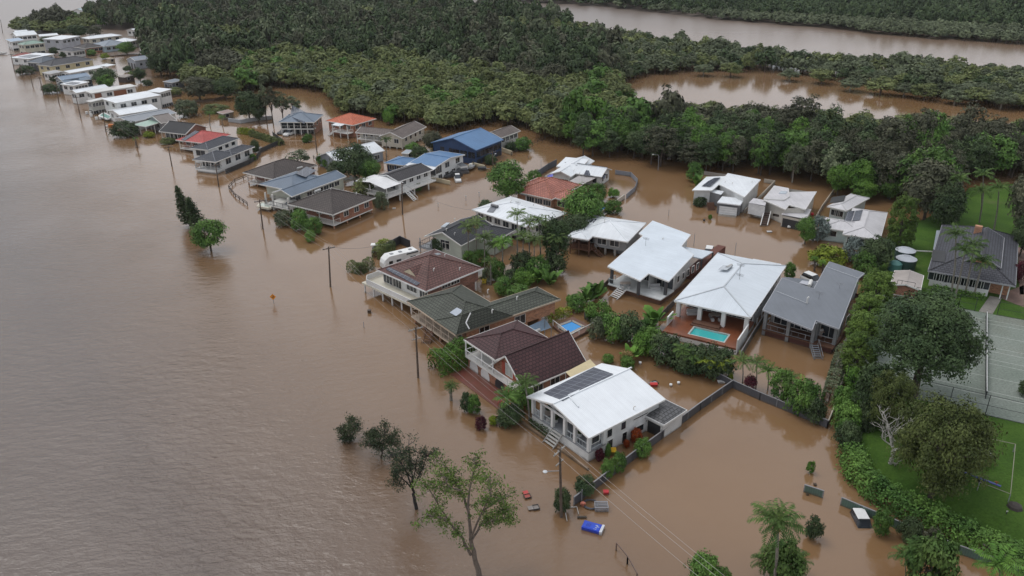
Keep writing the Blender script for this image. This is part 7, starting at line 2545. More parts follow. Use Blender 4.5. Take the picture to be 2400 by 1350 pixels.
# street lamps and thin posts
def lamp(px, py, h, label, arm=1.4):
    b = G(px, py)
    r = empty('street_lamp', b, label, 'street lamp')
    MB().tube([b - Vector((0, 0, .5)), b + Vector((0, 0, h * .9)), b + Vector((-.25, 0, h))], [.07, .06, .05], 7).build('pole', M_grey, r)
    q = b + Vector((-arm, 0, h + .15))
    MB().tube([b + Vector((-.25, 0, h)), q], [.045, .04], 6).build('arm', M_grey, r)
    MB().box(q.x - .4, q.x + .05, q.y - .13, q.y + .13, q.z - .05, q.z + .08).build('lamp_head', paint((.65, .66, .67), .3), r)
lamp(1916, 568, 3.0, 'white street lamp beside the silver palm')
lamp(1542, 400, 4.2, 'thin street lamp in front of the wood')
def signpost(px, py, h, label, mat=M_grey, plate=None, w=.5):
    b = G(px, py)
    r = empty('sign_post', b, label, 'post')
    MB().tube([b - Vector((0, 0, .5)), b + Vector((0, 0, h))], .05, 6).build('pole', mat, r)
    if plate:
        MB().box(b.x - w / 2, b.x + w / 2, b.y - .05, b.y - .02, b.z + h - w * .7, b.z + h).build('plate', plate, r)
for px, py, h, lab in [(1626, 576, 2.6, 'thin grey post in the flooded street, left'), (1722, 600, 2.8, 'thin dark post in the flooded street, right'), (853, 768, 1.1, 'drowned thin sign post in the river'), (1268, 395, 2.2, 'thin post in the flood left of navy pool'), (1092, 470, 1.2, 'small white post in the flooded street'),
                       (1123, 462, 1.3, 'white marker post by the round tree'), (1238, 372, .9, 'short wooden bollard by the cream wall'), (1567, 505, 1.4, 'thin post in the quiet brown water'), (612, 532, .8, 'small drowned sign beside the riverside pole'), (1027, 485, 1.0, 'white marker in the open street water'), (87, 205, .7, 'thin stake in the far river')]:
    signpost(px, py, h, lab, plate=M_trim if 'white' in lab else None, w=.35)
b = G(642, 712)
r = empty('road_sign', b, 'orange diamond road warning sign standing in the river', 'road sign')
MB().tube([b - Vector((0, 0, .5)), b + Vector((0, 0, 1.3))], .045, 6).build('pole', M_grey, r)
c = b + Vector((0, -.06, 1.35))
MB().hexa([c + Vector((0, 0, -.55)), c + Vector((.55, 0, 0)), c + Vector((0, 0, .55)), c + Vector((-.55, 0, 0)), c + Vector((0, .03, -.55)), c + Vector((.55, .03, 0)), c + Vector((0, .03, .55)), c + Vector((-.55, .03, 0))]).build('plate', paint((.75, .26, .02), .5), r)
MB().bar(c + Vector((-.2, -.01, -.1)), c + Vector((.12, -.01, -.05)), .02, .1).bar(c + Vector((.12, -.01, -.05)), c + Vector((.05, -.01, .22)), .02, .1).build('symbol', M_dark, r)
# ------------------------------------------------------------------ vehicles
def vehicle(name, px, py, heading, label, L=4.5, Wd=1.8, H=1.5, z0=-.45, body=M_white, kind='car', cat='car'):
    """heading in degrees, nose direction in plan; partly drowned (z0)"""
    b = G(px, py)
    r = empty(name, Vector((b.x, b.y, z0)), label, cat)
    c_, s_ = math.cos(R(heading)), math.sin(R(heading))
    fr = lambda x, y, z: (b.x + x * c_ - y * s_, b.y + x * s_ + y * c_, z0 + z)
    m = MB()
    def loft(mb, secs):       # sections along x: (x, half width bottom, half width top, z bottom, z top)
        i0 = len(mb.v)
        for x, wb, wt, zb, zt in secs:
            for y, z in ((-wb, zb), (wb, zb), (wb, zb + (zt - zb) * .6), (wt, zt), (-wt, zt), (-wb, zb + (zt - zb) * .6)):
                mb.v.append(fr(x, y, z))
        n = len(secs)
        for k in range(n - 1):
            for j in range(6):
                q = (j + 1) % 6
                mb.f.append((i0 + k * 6 + j, i0 + k * 6 + q, i0 + (k + 1) * 6 + q, i0 + (k + 1) * 6 + j))
        mb.f.append(tuple(i0 + j for j in range(6))[::-1])
        mb.f.append(tuple(i0 + (n - 1) * 6 + j for j in range(6)))
    w = Wd / 2
    if kind in ('car', 'suv', 'ute'):
        hood = .92 if kind == 'car' else 1.08
        loft(m, [(-L / 2, w * .86, w * .8, .32, hood * .92), (-L / 2 + .25, w, w * .92, .25, hood), (L / 2 - .9, w, w * .9, .25, hood * .98), (L / 2 - .2, w * .95, w * .82, .27, hood * .85), (L / 2, w * .8, w * .7, .34, hood * .72)])
        m.build('body', body, r)
        g, t = MB(), MB()
        x0, x1 = {'car': (-L * .42, L * .20), 'suv': (-L * .46, L * .20), 'ute': (-L * .10, L * .22)}[kind]
        zt = H
        loft(g, [(x0, w * .88, w * .80, hood - .03, hood), (x0 + .35 * (1 if kind != 'ute' else .3), w * .88, w * .72, hood - .03, zt - .06), (x1 - .75, w * .88, w * .72, hood - .03, zt - .06), (x1, w * .88, w * .8, hood - .03, hood)])
        g.build('windows', glass(), r)
        loft(t, [(x0 + .38 * (1 if kind != 'ute' else .4), w * .72, w * .66, zt - .1, zt), (x1 - .8, w * .72, w * .66, zt - .1, zt)])
        t.build('roof', body, r)
        if kind == 'ute':
            t = MB()
            for q in ((-L / 2 + .05, -L * .12, -w, -w + .06), (-L / 2 + .05, -L * .12, w - .06, w), (-L / 2, -L / 2 + .06, -w, w)):
                t.box(q[0], q[1], q[2], q[3], hood - .02, hood + .32, fr)
            t.build('tray_sides', body, r)
        for x in (-L * .31, L * .31):
            for y in (-w + .08, w - .08):
                MB().tube([fr(x, y - .1, .33), fr(x, y + .1, .33)], .33, 10).build('wheel', M_dark, r)
        for y in (-w * .62, w * .62):
            mm = MB(); mm.box(L / 2 - .12, L / 2 - .01, y - .16, y + .16, hood * .55, hood * .72, fr); mm.build('headlight', paint((.6, .62, .62), .15), r)
    elif kind == 'caravan':
        loft(m, [(-L / 2, w * .9, w * .8, .5, H * .86), (-L / 2 + .5, w, w * .88, .4, H), (L / 2 - 1.2, w, w * .88, .4, H), (L / 2 - .3, w * .95, w * .8, .45, H * .78), (L / 2, w * .85, w * .7, .6, H * .55)])
        m.build('body', body, r)
        for x in (-L * .3, -L * .02, L * .22):
            mm = MB(); mm.box(x - .3, x + .3, -.3, .3, H - .02, H + .10, fr); mm.build('roof_hatch', paint((.25, .26, .28), .4), r)
        for x, ww in ((-L * .3, 1.2), (L * .1, 1.0), (L * .32, .8)):
            for y in (-w - .012, w - .012):
                mm = MB(); mm.box(x - ww / 2, x + ww / 2, y, y + .024, 1.4, 2.0, fr); mm.build('window', glass(), r)
        mm = MB(); mm.box(-L * .44, -L * .12, w, w + .12, H * .88, H * .95, fr); mm.build('awning', M_dark, r)
    elif kind == 'box':
        loft(m, [(-L / 2, w, w * .97, .5, H), (L / 2, w, w * .97, .5, H)])
        m.build('body', body, r)
        mm = MB(); mm.box(-L / 2 - .02, L / 2 + .02, -w * .98, w * .98, H + .004, H + .06, fr); mm.build('roof', paint((.12, .13, .14), .5) if 'black' in label else body, r)
        mm = MB(); mm.box(L / 2, L / 2 + .03, -w * .8, w * .8, .6, H - .2, fr); mm.build('door', M_trim, r)
        mm = MB(); mm.box(L / 2, L / 2 + 1.1, -.06, .06, .45, .55, fr); mm.build('drawbar', M_grey, r)
    elif kind == 'boat':
        i0 = len(m.v)
        secs = [(-L / 2, .9 * w, .45, 1.1), (0, w, .4, 1.15), (L * .3, w * .75, .5, 1.25), (L / 2, .05, .9, 1.4)]
        for x, ww, zb, zt in secs:
            for y, z in ((0, zb), (ww * .8, zb + .25), (ww, zt), (-ww, zt), (-ww * .8, zb + .25)):
                m.v.append(fr(x, y, z))
        for k in range(3):
            for j in (0, 1, 3, 4):
                q = (j + 1) % 5
                m.f.append((i0 + k * 5 + j, i0 + k * 5 + q, i0 + (k + 1) * 5 + q, i0 + (k + 1) * 5 + j))
        m.f.append(tuple(i0 + j for j in range(5)))
        m.build('hull', body, r)
        mm = MB(); mm.box(-L * .42, L * .2, -w * .75, w * .75, .72, .78, fr); mm.build('deck', M_grey, r)
        mm = MB(); mm.box(-L * .02, L * .02 + .5, -w * .35, w * .35, .78, 1.7, fr); mm.build('console', M_trim, r)
        mm = MB(); mm.box(-L / 2 - .35, -L / 2, -.2, .2, .7, 1.6, fr); mm.build('motor', M_dark, r)
    return r
vehicle('utility_car', 679, 316, 250, 'white four wheel drive utility car parked below the slate roof', 5.0, 1.85, 1.8, -.15, M_white, 'ute')
vehicle('car', 664, 312, 245, 'dark grey car beside the white utility car', 4.5, 1.8, 1.5, -.25, M_char, 'car')
vehicle('car', 680, 489, 235, 'white car parked under the slate blue house', 4.6, 1.8, 1.6, .1, M_white, 'suv')
vehicle('suv', 1062, 414, 205, 'black four wheel drive half drowned by the cream wall', 4.7, 1.85, 1.75, -.3, paint((.04, .04, .045), .25), 'suv')
vehicle('suv', 1078, 407, 205, 'dark grey four wheel drive behind the black one', 4.7, 1.85, 1.75, -.3, paint((.09, .085, .085), .25), 'suv')
vehicle('van', 1073, 424, 280, 'small white and grey van in the flooded street', 3.6, 1.6, 1.9, -.25, M_white, 'suv', 'van')
vehicle('box_trailer', 1082, 402, 300, 'white box trailer with black top beside parked cars', 3.4, 2.0, 2.2, -.3, M_white, 'box', 'trailer')
vehicle('boat', 1104, 397, 260, 'grey aluminium boat on the drive of the navy house', 5.0, 2.0, 1.6, -.1, paint((.34, .36, .37), .4), 'boat', 'boat')
vehicle('boat', 822, 430, 20, 'cream boat in the yard right of slate blue house', 4.6, 1.9, 1.5, .2, paint((.55, .53, .46), .4), 'boat', 'boat')
vehicle('garden_trailer', 1130, 399, 0, 'small dark trailer beside the cream driveway wall', 2.2, 1.5, .9, -.1, M_dark, 'box', 'trailer')
vehicle('caravan', 938, 620, 214, 'long white caravan parked beside the brown tiled roof', 7.6, 2.4, 2.9, -.3, M_white, 'caravan', 'caravan')
vehicle('car', 1852, 528, 260, 'white car inside the open garage of weathered house', 4.5, 1.8, 1.5, -.1, M_white, 'car')
vehicle('suv', 1660, 598, 250, 'white four wheel drive beside the red brown wall', 4.6, 1.85, 1.8, -.4, M_white, 'suv')
vehicle('utility_car', 1905, 668, 300, 'white car roof behind the grey sheet roofed house', 4.8, 1.85, 1.8, .2, M_white, 'suv')
vehicle('utility_car', 2022, 1228, 268, 'drowned white utility truck beside the long green fence', 4.4, 1.75, 2.1, -1.3, M_white, 'suv', 'utility truck')
vehicle('boat', 4, 128, 10, 'small white boat at the left edge of the river', 5.5, 2.2, 2.0, -.35, M_white, 'boat', 'boat')
vehicle('car', 265, 134, 0, 'small white vehicle in the far flooded yard', 4.4, 1.8, 1.5, -.2, M_white, 'car') if False else None
# ------------------------------------------------------------------ pools and yards
def pool(pts, z, label, col, name='swimming_pool', deck=None, coping=M_conc):
    P = [G(*q, z) for q in pts]
    c = sum(P, Vector((0, 0, 0))) / len(P)
    mt, t, p = nodes('pool_water')
    p.inputs['Base Color'].default_value = tuple(col) + (1,)
    p.inputs['Roughness'].default_value = .05
    m = MB().slab([tuple(q) for q in P], .4)
    o = solo(name, m, mt, c, label, 'pool')
    k = MB()
    for a, b in zip(P, P[1:] + P[:1]):
        k.bar(a + Vector((0, 0, -.12)), b + Vector((0, 0, -.12)), .5, .4)
    k.build('coping', coping, o)
    if deck:
        D = [G(*q, z - .02) for q in deck]
        MB().slab([tuple(q) for q in D], .8).build('paving', paint((.16, .085, .06), .7), o)
    return o
pool([(1308, 764), (1335, 783), (1368, 766), (1340, 752)], .55, 'bright blue swimming pool beside the blue shade sail', (.01, .25, .62), deck=None)
D = [G(*q, .45) for q in ((1296, 764), (1338, 796), (1392, 768), (1342, 742))]
cc = sum(D, Vector((0, 0, 0))) / 4
def ringdeck(D, P, z, name, lab, mat):
    m = MB()
    for i in range(4):
        j = (i + 1) % 4
        m.poly([tuple(D[i]), tuple(D[j]), tuple(P[j]), tuple(P[i])])
        lo = [Vector((q.x, q.y, -.4)) for q in (D[i], D[j])]
        m.poly([tuple(D[i]), tuple(lo[0]), tuple(lo[1]), tuple(D[j])])
    return solo(name, m, mat, (cc.x, cc.y, 0), lab, 'paving')
ringdeck(D, [G(*q, .45) for q in ((1308, 764), (1335, 783), (1368, 766), (1340, 752))], .45, 'pool_paving', 'brown paving round the bright blue pool', paint((.16, .085, .06), .7))
railfence([(1296, 766), (1338, 799), (1394, 770)], 1.2, M_trim, 'white pool fence beside the bright blue pool', 1.6, (1.0, .15))
hedge([(1285, 752), (1310, 742), (1332, 736)], 1.0, 1.3, 'lime', 'low clipped lime hedge along the bright blue pool', .2, .11, ragged=.08)
pool([(1278, 414), (1293, 418), (1308, 405), (1297, 402)], .4, 'narrow navy blue pool beside the grey slatted fence', (.01, .02, .45))
pool([(1402, 492), (1413, 505), (1428, 494), (1416, 483)], .25, 'small blue pool half hidden by the broad tree', (.02, .18, .50))
pool([(575, 350), (596, 352), (612, 346), (592, 343)], .3, 'light blue pool behind the white river house', (.03, .42, .66))
pool([(232, 271), (252, 279), (264, 274), (243, 264)], .9, 'raised riverside pool with milky green water and white walls', (.25, .45, .40), coping=M_white)
pool([(604, 483), (632, 488), (640, 478), (612, 474)], .9, 'empty cream riverside pool below the slate blue house', (.45, .50, .44), coping=paint((.6, .56, .46), .6))
# shade sail
S = [G(1213, 777, 2.6), G(1228, 790, 2.4), G(1292, 768, 2.6), G(1277, 747, 4.4)]
c = sum(S, Vector((0, 0, 0))) / 4 - Vector((0, 0, .6))
m = MB()
N = 8
grid = []
for i in range(N + 1):
    row_ = []
    for j in range(N + 1):
        u_, v_ = i / N, j / N
        p = (S[0] * (1 - u_) + S[1] * u_) * (1 - v_) + (S[3] * (1 - u_) + S[2] * u_) * v_
        k = 16 * u_ * (1 - u_) * v_ * (1 - v_)
        e_ = (1 - 4 * (u_ - .5) ** 2) * (1 - 4 * (v_ - .5) ** 2)
        row_.append(p + Vector((0, 0, -.5 * e_)))
    grid.append(row_)
for i in range(N):
    for j in range(N):
        m.poly([grid[i][j], grid[i + 1][j], grid[i + 1][j + 1], grid[i][j + 1]])
sl = solo('shade_sail', m, paint((.30, .42, .55), .6), c, 'pale blue shade sail stretched beside the bright blue pool', 'shade sail')
for q in S[2:]:
    MB().tube([Vector((q.x, q.y, -.5)), q], .06, 6).build('post', M_grey, sl)
m = MB().slab([tuple(G(*q, 2.9)) for q in ((1326, 872), (1338, 884), (1398, 858), (1383, 842))], .08)
o = solo('patio_roof', m, paint((.60, .50, .30), .6), G(1360, 864, 0), 'cream patio roof between the steep brown and white roofs', 'patio roof')
for q in ((1338, 884), (1398, 858), (1326, 872)):
    p = G(*q, 2.9); MB().tube([(p.x, p.y, -.5), (p.x, p.y, 2.85)], .05, 6).build('post', M_trim, o)
m = MB().box(-1, 1, -3, 3, -.5, 2.0)
# red-brown retaining wall beside the carport
fence([(1615, 655), (1650, 622), (1690, 592)], 1.5, paint((.13, .045, .03), .8), 'red brown earth wall beside the pale carport', th=1.6, posts=False, name='retaining_wall', cat='wall')
fence([(906, 590), (938, 572), (962, 583)], 1.8, paint((.035, .035, .04), .6), 'black boundary wall behind the caravan', th=.12, posts=False, name='garden_wall', cat='wall')
m = MB().tube([G(875, 590, 0) - Vector((0, 0, .4)), G(875, 590, 1.5)], .08, 6)
o = solo('letterbox_shelter', m, M_grey, G(875, 590), 'small letterbox shelter with white flat roof in the flood', 'shelter')
p = G(879, 590, 0)
MB().box(p.x - .7, p.x + .7, p.y - .6, p.y + .6, 1.5, 1.62).build('roof', M_white, o)
MB().box(p.x - .5, p.x + .5, p.y - .4, p.y + .4, -.3, 1.0).build('box', M_grey, o)
# water tanks
TK = roof_metal((.46, .49, .53), .1)
for px, py, rr, hh, lab, wm, rm in [(2118, 608, 1.75, 1.9, 'green water tank with pale domed lid, rear of pair', paint((.03, .07, .06), .5), TK), (2120, 628, 1.75, 1.9, 'green water tank with pale domed lid, front of pair', paint((.03, .07, .06), .5), TK),
                                    (2096, 632, 1.15, 1.3, 'smaller teal plastic tank beside the green tanks', paint((.08, .22, .20), .5), paint((.09, .24, .22), .5))]:
    c = G(px, py, ZG)
    o = empty('water_tank', c, lab, 'water tank')
    MB().lathe(c, [(rr, 0), (rr * 1.01, hh * .5), (rr, hh)], 22).build('tank', wm, o, smooth=True)
    MB().lathe(c, [(rr * 1.04, hh), (rr * .6, hh + .35), (.12, hh + .55), (.01, hh + .56)], 22).build('lid', rm, o, smooth=True)
    for k in range(8):
        a = k * math.pi / 4
        if 'lid' in lab:
            MB().bar(c + Vector((math.cos(a) * rr * 1.03, math.sin(a) * rr * 1.03, hh + .03)), c + Vector((math.cos(a) * .3, math.sin(a) * .3, hh + .54)), .05).build('lid_rib', rm, o)
p = G(2100, 655, ZG)
for k, col in enumerate(((.6, .42, .05), (.6, .6, .6), (.5, .3, .2), (.55, .55, .5))):
    q = p + Vector((k * 1.0, .3 * (k % 2), 0))
    m = MB().box(-.35, .35, -.25, .25, 0, .45); m.v = [(a + q.x, b + q.y, c + q.z) for a, b, c in m.v]
    m.box(q.x - .37, q.x + .37, q.y - .27, q.y + .27, q.z + .45, q.z + .5)
    solo('storage_tub', m, paint(col, .5), q, '%s storage tub on the grass below the water tanks' % ('yellow', 'white', 'tan', 'pale grey')[k], 'tub')
m = MB().bar(G(2137, 587, 1.9), G(2186, 590, 1.9), .18)
o = solo('gate_beam', m, M_white, G(2137, 587, ZG), 'white horizontal beam between water tanks and tiled house', 'beam')
for q in ((2137, 587), (2186, 590)):
    p = G(*q, 1.9); MB().bar((p.x, p.y, .8), (p.x, p.y, 1.82), .1).build('post', M_white, o)
# playground
c = G(2292, 1085, 1.1)
o = empty('play_tower', c, 'small grey play fort with ladder on the lawn', 'play fort')
for x in (-.9, .9):
    for y in (-.8, .8):
        MB().box(c.x + x - .06, c.x + x + .06, c.y + y - .06, c.y + y + .06, c.z - .2, c.z + 1.5).build('leg', M_dark, o)
MB().box(c.x - 1, c.x + 1, c.y - .9, c.y + .9, c.z + 1.5, c.z + 1.62).build('platform', board((.42, .42, .43), .2), o)
MB().box(c.x - 1.0, c.x + 1.0, c.y + .84, c.y + .9, c.z + 1.62, c.z + 2.2).build('side_panel', board((.40, .40, .42), .2), o)
m = MB()
a, b = c + Vector((-1, -.6, 1.5)), c + Vector((-2.2, -1.0, -.1))
for s in (-.35, .35):
    m.bar(a + Vector((0, s, 0)), b + Vector((0, s, 0)), .08)
for k in range(6):
    p = a.lerp(b, (k + .5) / 6); m.bar(p + Vector((0, -.35, 0)), p + Vector((0, .35, 0)), .07)
m.build('ladder', paint((.42, .42, .43), .6), o)
c = G(2298, 1130, 1.1)
o = empty('seesaw', c, 'blue seesaw with red handles on the lawn', 'seesaw')
d = (G(2330, 1140, 1.1) - G(2268, 1115, 1.1)).normalized()
MB().bar(c - d * 2.0 + Vector((0, 0, .45)), c + d * 2.0 + Vector((0, 0, .5)), .28, .1).build('plank', paint((.05, .07, .30), .4), o)
for s in (-1.5, 1.5):
    p = c + d * s + Vector((0, 0, .5)); MB().bar(p + Vector((-.2, .1, .35)), p + Vector((.2, -.1, .35)), .05).bar(p, p + Vector((0, 0, .35)), .05).build('handle', paint((.45, .03, .02), .4), o)
MB().box(c.x - .3, c.x + .3, c.y - .3, c.y + .3, c.z - .1, c.z + .4).build('stand', M_dark, o)
q = [(2232, 1040), (2302, 1045), (2374, 1060), (2362, 1178), (2290, 1150)]
P = [G(*k, 1.1) for k in q]
o = empty('wire_fence', P[0], 'thin wire fence frame round the play fort', 'fence')
m = MB()
for a, b in zip(P[:-1], P[1:]):
    m.bar(a + Vector((0, 0, 1.2)), b + Vector((0, 0, 1.2)), .06)
    MB().tube([b - Vector((0, 0, .2)), b + Vector((0, 0, 1.2))], .05, 6).build('post', M_grey, o)
m.build('rail', paint((.3, .28, .22), .8), o)
m = MB().lathe(G(2378, 1190, 1.1), [(.9, -.1), (.7, .35), (.35, .5), (.02, .5)], 7)
solo('rock', m, paint((.06, .05, .045), .9), G(2378, 1190, 1.1), 'dark boulder at the lower edge of the lawn', 'rock')
signpost(2352, 1224, 1.6, 'short lamp post standing on the lower lawn', M_dark, M_trim, .2)
# ------------------------------------------------------------------ floating things
c = G(1388, 1240, 0)
d = (G(1406, 1246) - G(1370, 1236)).normalized()
e = Vector((-d.y, d.x, 0))
o = empty('portable_toilet', c, 'bright blue portable toilet floating on its back in the flood', 'portable toilet')
fr = lambda x, y, z: tuple(c + d * x + e * y + Vector((0, 0, z)))
m = MB(); m.box(-1.05, .95, -.58, .58, -.5, .42, fr); m.build('body', paint((.012, .055, .50), .35), o)
m = MB(); m.box(.95, 1.22, -.62, .62, -.5, .46, fr); m.build('roof', paint((.62, .63, .66), .4), o)
m = MB(); m.box(-.92, .82, -.46, .46, .425, .45, fr); dr = m.build('door', paint((.015, .07, .56), .35), o)
for x in (-.6, -.42, -.24):
    m = MB(); m.box(x - .05, x + .05, -.25, .25, .452, .47, fr); m.build('vent', paint((.01, .04, .38), .4), dr)
for x, y, w, l in ((.45, .2, .10, .26), (.62, .05, .08, .3), (.45, -.15, .10, .2), (.40, -.40, .05, .34)):
    m = MB(); m.box(x - l / 2, x + l / 2, y - w / 2, y + w / 2, .453, .462, fr); m.build('sticker', paint((.45, .50, .62), .4), dr)
c = G(1409, 1192)
o = empty('milk_crate', c, 'grey plastic crate floating beside the hose coil', 'crate')
m = MB()
for z in (.06, .3, .54):
    for q in ((-.75, .75, -.55, -.5), (-.75, .75, .5, .55), (-.75, -.7, -.5, .5), (.7, .75, -.5, .5)):
        m.box(c.x + q[0], c.x + q[1], c.y + q[2], c.y + q[3], z - .08, z + .06)
for i in range(6):
    for y in (-.52, .52):
        m.box(c.x - .72 + .27 * i, c.x - .64 + .27 * i, c.y + y - .02, c.y + y + .02, -.1, .55)
for i in range(5):
    m.box(c.x - .7, c.x + .7, c.y - .5 + .23 * i, c.y - .42 + .23 * i, .52, .58)
m.build('basket', paint((.30, .30, .32), .5), o)
m = MB()
pts = []
c = G(1384, 1184)
for k in range(97):
    a = 2 * math.pi * k / 24
    rr = .78 + .06 * math.sin(k * .7)
    pts.append((c.x + rr * math.cos(a), c.y + rr * math.sin(a), .05 + k * .0018))
m.tube(pts, .045, 6, False)
solo('hose_coil', m, paint((.09, .11, .15), .4), c, 'coil of dark grey hose floating by the crate', 'hose')
c = G(1366, 1186)
m = MB().tube([c - Vector((0, 0, .4)), c + Vector((0, 0, .5))], .22, 8).tube([c + Vector((-.3, 0, .35)), c + Vector((.3, 0, .35))], .14, 8)
solo('hydrant', m, paint((.5, .16, .11), .6), c, 'faded red hydrant at the end of the dark fence', 'hydrant')
c = G(1363, 1180)
m = MB().tube([c - Vector((0, 0, .4)), c + Vector((0, 0, 2.0))], .045, 6)
solo('stake', m, M_grey, c, 'thin stake beside the faded red hydrant', 'stake')
P = [G(1329, 1223), G(1323, 1191), G(1352, 1190), G(1356, 1207)]
m = MB()
for a, b in zip(P[:-1], P[1:]):
    m.bar(a + Vector((0, 0, .1)), b + Vector((0, 0, .12)), .08)
solo('goal_frame', m, M_trim, P[1], 'white pipe frame floating beside the nearest power pole', 'pipe frame')
def chair(px, py, rot, label, seat, frame):
    c = G(px, py)
    o = empty('floating_chair', c, label, 'chair')
    cs, sn = math.cos(rot), math.sin(rot)
    fr = lambda x, y, z: (c.x + x * cs - y * sn, c.y + x * sn + y * cs, z)
    m = MB(); m.box(-.32, .32, -.30, .30, .08, .14, fr); m.build('seat', seat, o)
    m = MB(); m.box(-.30, .30, .34, .92, .10, .20, fr); m.build('backrest', seat, o)
    m = MB()
    for q in ((-.36, .36, -.36, -.30), (-.36, .36, .30, .34), (-.40, -.33, -.36, .34), (.33, .40, -.36, .34)):
        m.box(*q, .04, .22, fr)
    m.build('frame', frame, o)
chair(1236, 1165, .3, 'red backed folding chair floating in the flood', paint((.55, .05, .05), .5), M_dark)
chair(1256, 1191, 1.8, 'black folding chair with red edge floating in flood', paint((.30, .28, .27), .6), M_dark)
chair(1597, 860, .6, 'white plastic chair floating in the back yard', M_white, M_white)
chair(1535, 898, 2.0, 'grey lounge chair floating behind the white house', M_grey, M_dark)
for px, py, sz, col, lab, cat in [(1364, 1214, (.5, .12, .1), (.03, .025, .02), 'dark plank floating near the blue toilet', 'plank'), (1420, 1157, (.3, .25, .3), (.5, .03, .04), 'small red plastic tub floating beside dark fence', 'tub'),
                             (866, 733, (.28, .28, .45), (.07, .045, .03), 'brown bin floating in the open river', 'bin'), (1697, 897, (.9, .3, .2), (.65, .65, .65), 'white lounger floating at the fence corner', 'lounger'), (1532, 905, (.5, .3, .35), (.55, .03, .03), 'red toy car behind the white house', 'toy'),
                             (1650, 518, (.22, .2, .35), (.05, .05, .05), 'dark marker box floating in the side street', 'box'), (1803, 544, (.5, .35, .12), (.6, .6, .6), 'white tub floating in the side street', 'tub'), (924, 490, (.35, .2, .18), (.65, .65, .65), 'white chest floating in the street water', 'chest'),
                             (1903, 505, (.25, .25, .5), (.6, .02, .04), 'bright red bin beside the weathered roof house', 'bin'), (1135, 664, (.4, .4, .9), (.65, .5, .04), 'yellow lidded bin behind the brick house', 'bin'),
                             (1910, 1137, (.16, .16, .12), (.05, .03, .02), 'coconut like debris floating near green panel', 'debris'), (1892, 1160, (.14, .14, .1), (.04, .03, .02), 'dark ball floating at the green panel', 'debris'), (1290, 275, (.1, .1, .1), (.1, .1, .1), '', '')]:
    if not lab:
        continue
    c = G(px, py)
    m = MB()
    x, y, z = sz
    m.hexa([(c.x - x * .85, c.y - y * .85, -.2), (c.x + x * .85, c.y - y * .85, -.2), (c.x + x * .85, c.y + y * .85, -.2), (c.x - x * .85, c.y + y * .85, -.2),
            (c.x - x, c.y - y, z), (c.x + x, c.y - y, z + .03), (c.x + x, c.y + y, z), (c.x - x, c.y + y, z + .02)])
    m.box(c.x - x * 1.06, c.x + x * 1.06, c.y - y * 1.06, c.y + y * 1.06, z + .031, z + .08)
    solo(cat if cat != 'lounger' else 'pool_lounger', m, paint(col, .5), c, lab, cat)
b = G(1436, 1064)
o = empty('wheelie_bin', b, 'yellow lidded bin against the white house side wall', 'bin')
m = MB().hexa([(b.x - .3, b.y - .3, -.4), (b.x + .3, b.y - .3, -.4), (b.x + .3, b.y + .3, -.4), (b.x - .3, b.y + .3, -.4), (b.x - .4, b.y - .4, .55), (b.x + .4, b.y - .4, .55), (b.x + .4, b.y + .4, .6), (b.x - .4, b.y + .4, .6)])
m.build('body', paint((.16, .14, .03), .5), o)
MB().hexa([(b.x - .43, b.y - .45, .56), (b.x + .43, b.y - .45, .56), (b.x + .43, b.y + .45, .64), (b.x - .43, b.y + .45, .64), (b.x - .40, b.y - .42, .64), (b.x + .40, b.y - .42, .64), (b.x + .40, b.y + .4, .72), (b.x - .4, b.y + .4, .72)]).build('lid', paint((.72, .42, .01), .45), o)
c = G(1500, 853)
for px, py, lab in [(1500, 853, 'white plant pot standing in the flooded back yard'), (1572, 905, 'white ball float among back yard debris'), (1590, 900, 'white tub lid among back yard debris'), (1640, 873, 'white globe lamp beside the dark fence palms')]:
    c = G(px, py)
    m = MB().lathe(c, [(.14, -.2), (.2, .1), (.23, .34), (.17, .38), (.01, .35)], 12)
    solo('plant_pot' if 'pot' in lab else 'float', m, M_white, c, lab, 'pot' if 'pot' in lab else 'float', smooth=True)
c = G(1178, 990)
m = MB().bar(c + Vector((-.9, 0, .9)), c + Vector((.9, .3, 1.2)), .12, .3)
o = solo('timber_gate', m, paint((.38, .27, .18), .7), c, 'broken timber gate beside the palm clump', 'gate')
for s in (-.85, .85):
    MB().bar(c + Vector((s, s * .17, -.4)), c + Vector((s, s * .17, 1.1)), .1).build('post', DK, o)
# ring of white life-buoy like pool posts by the river pool
for i, (px, py) in enumerate([(204, 268), (213, 268), (215, 274), (219, 266), (227, 281), (236, 280)]):
    c = G(px, py)
    m = MB().box(c.x - .35, c.x + .35, c.y - .3, c.y + .3, -.3, .9)
    m.box(c.x - .42, c.x + .42, c.y - .36, c.y + .36, .9, 1.0)
    solo('white_block', m, M_white, c, 'white post block in the water beside the riverside pool', 'post', 'white post blocks by the riverside pool')
c = G(262, 297)
m = MB().box(c.x - .9, c.x + .9, c.y - .5, c.y + .5, -.2, .8)
o = solo('orange_barrier', m, paint((.62, .19, .04), .6), c, 'orange barrier floating near the low dark tree', 'barrier')
MB().box(c.x - 2.0, c.x - .92, c.y - .3, c.y + .2, -.1, .3).build('white_end', M_white, o)
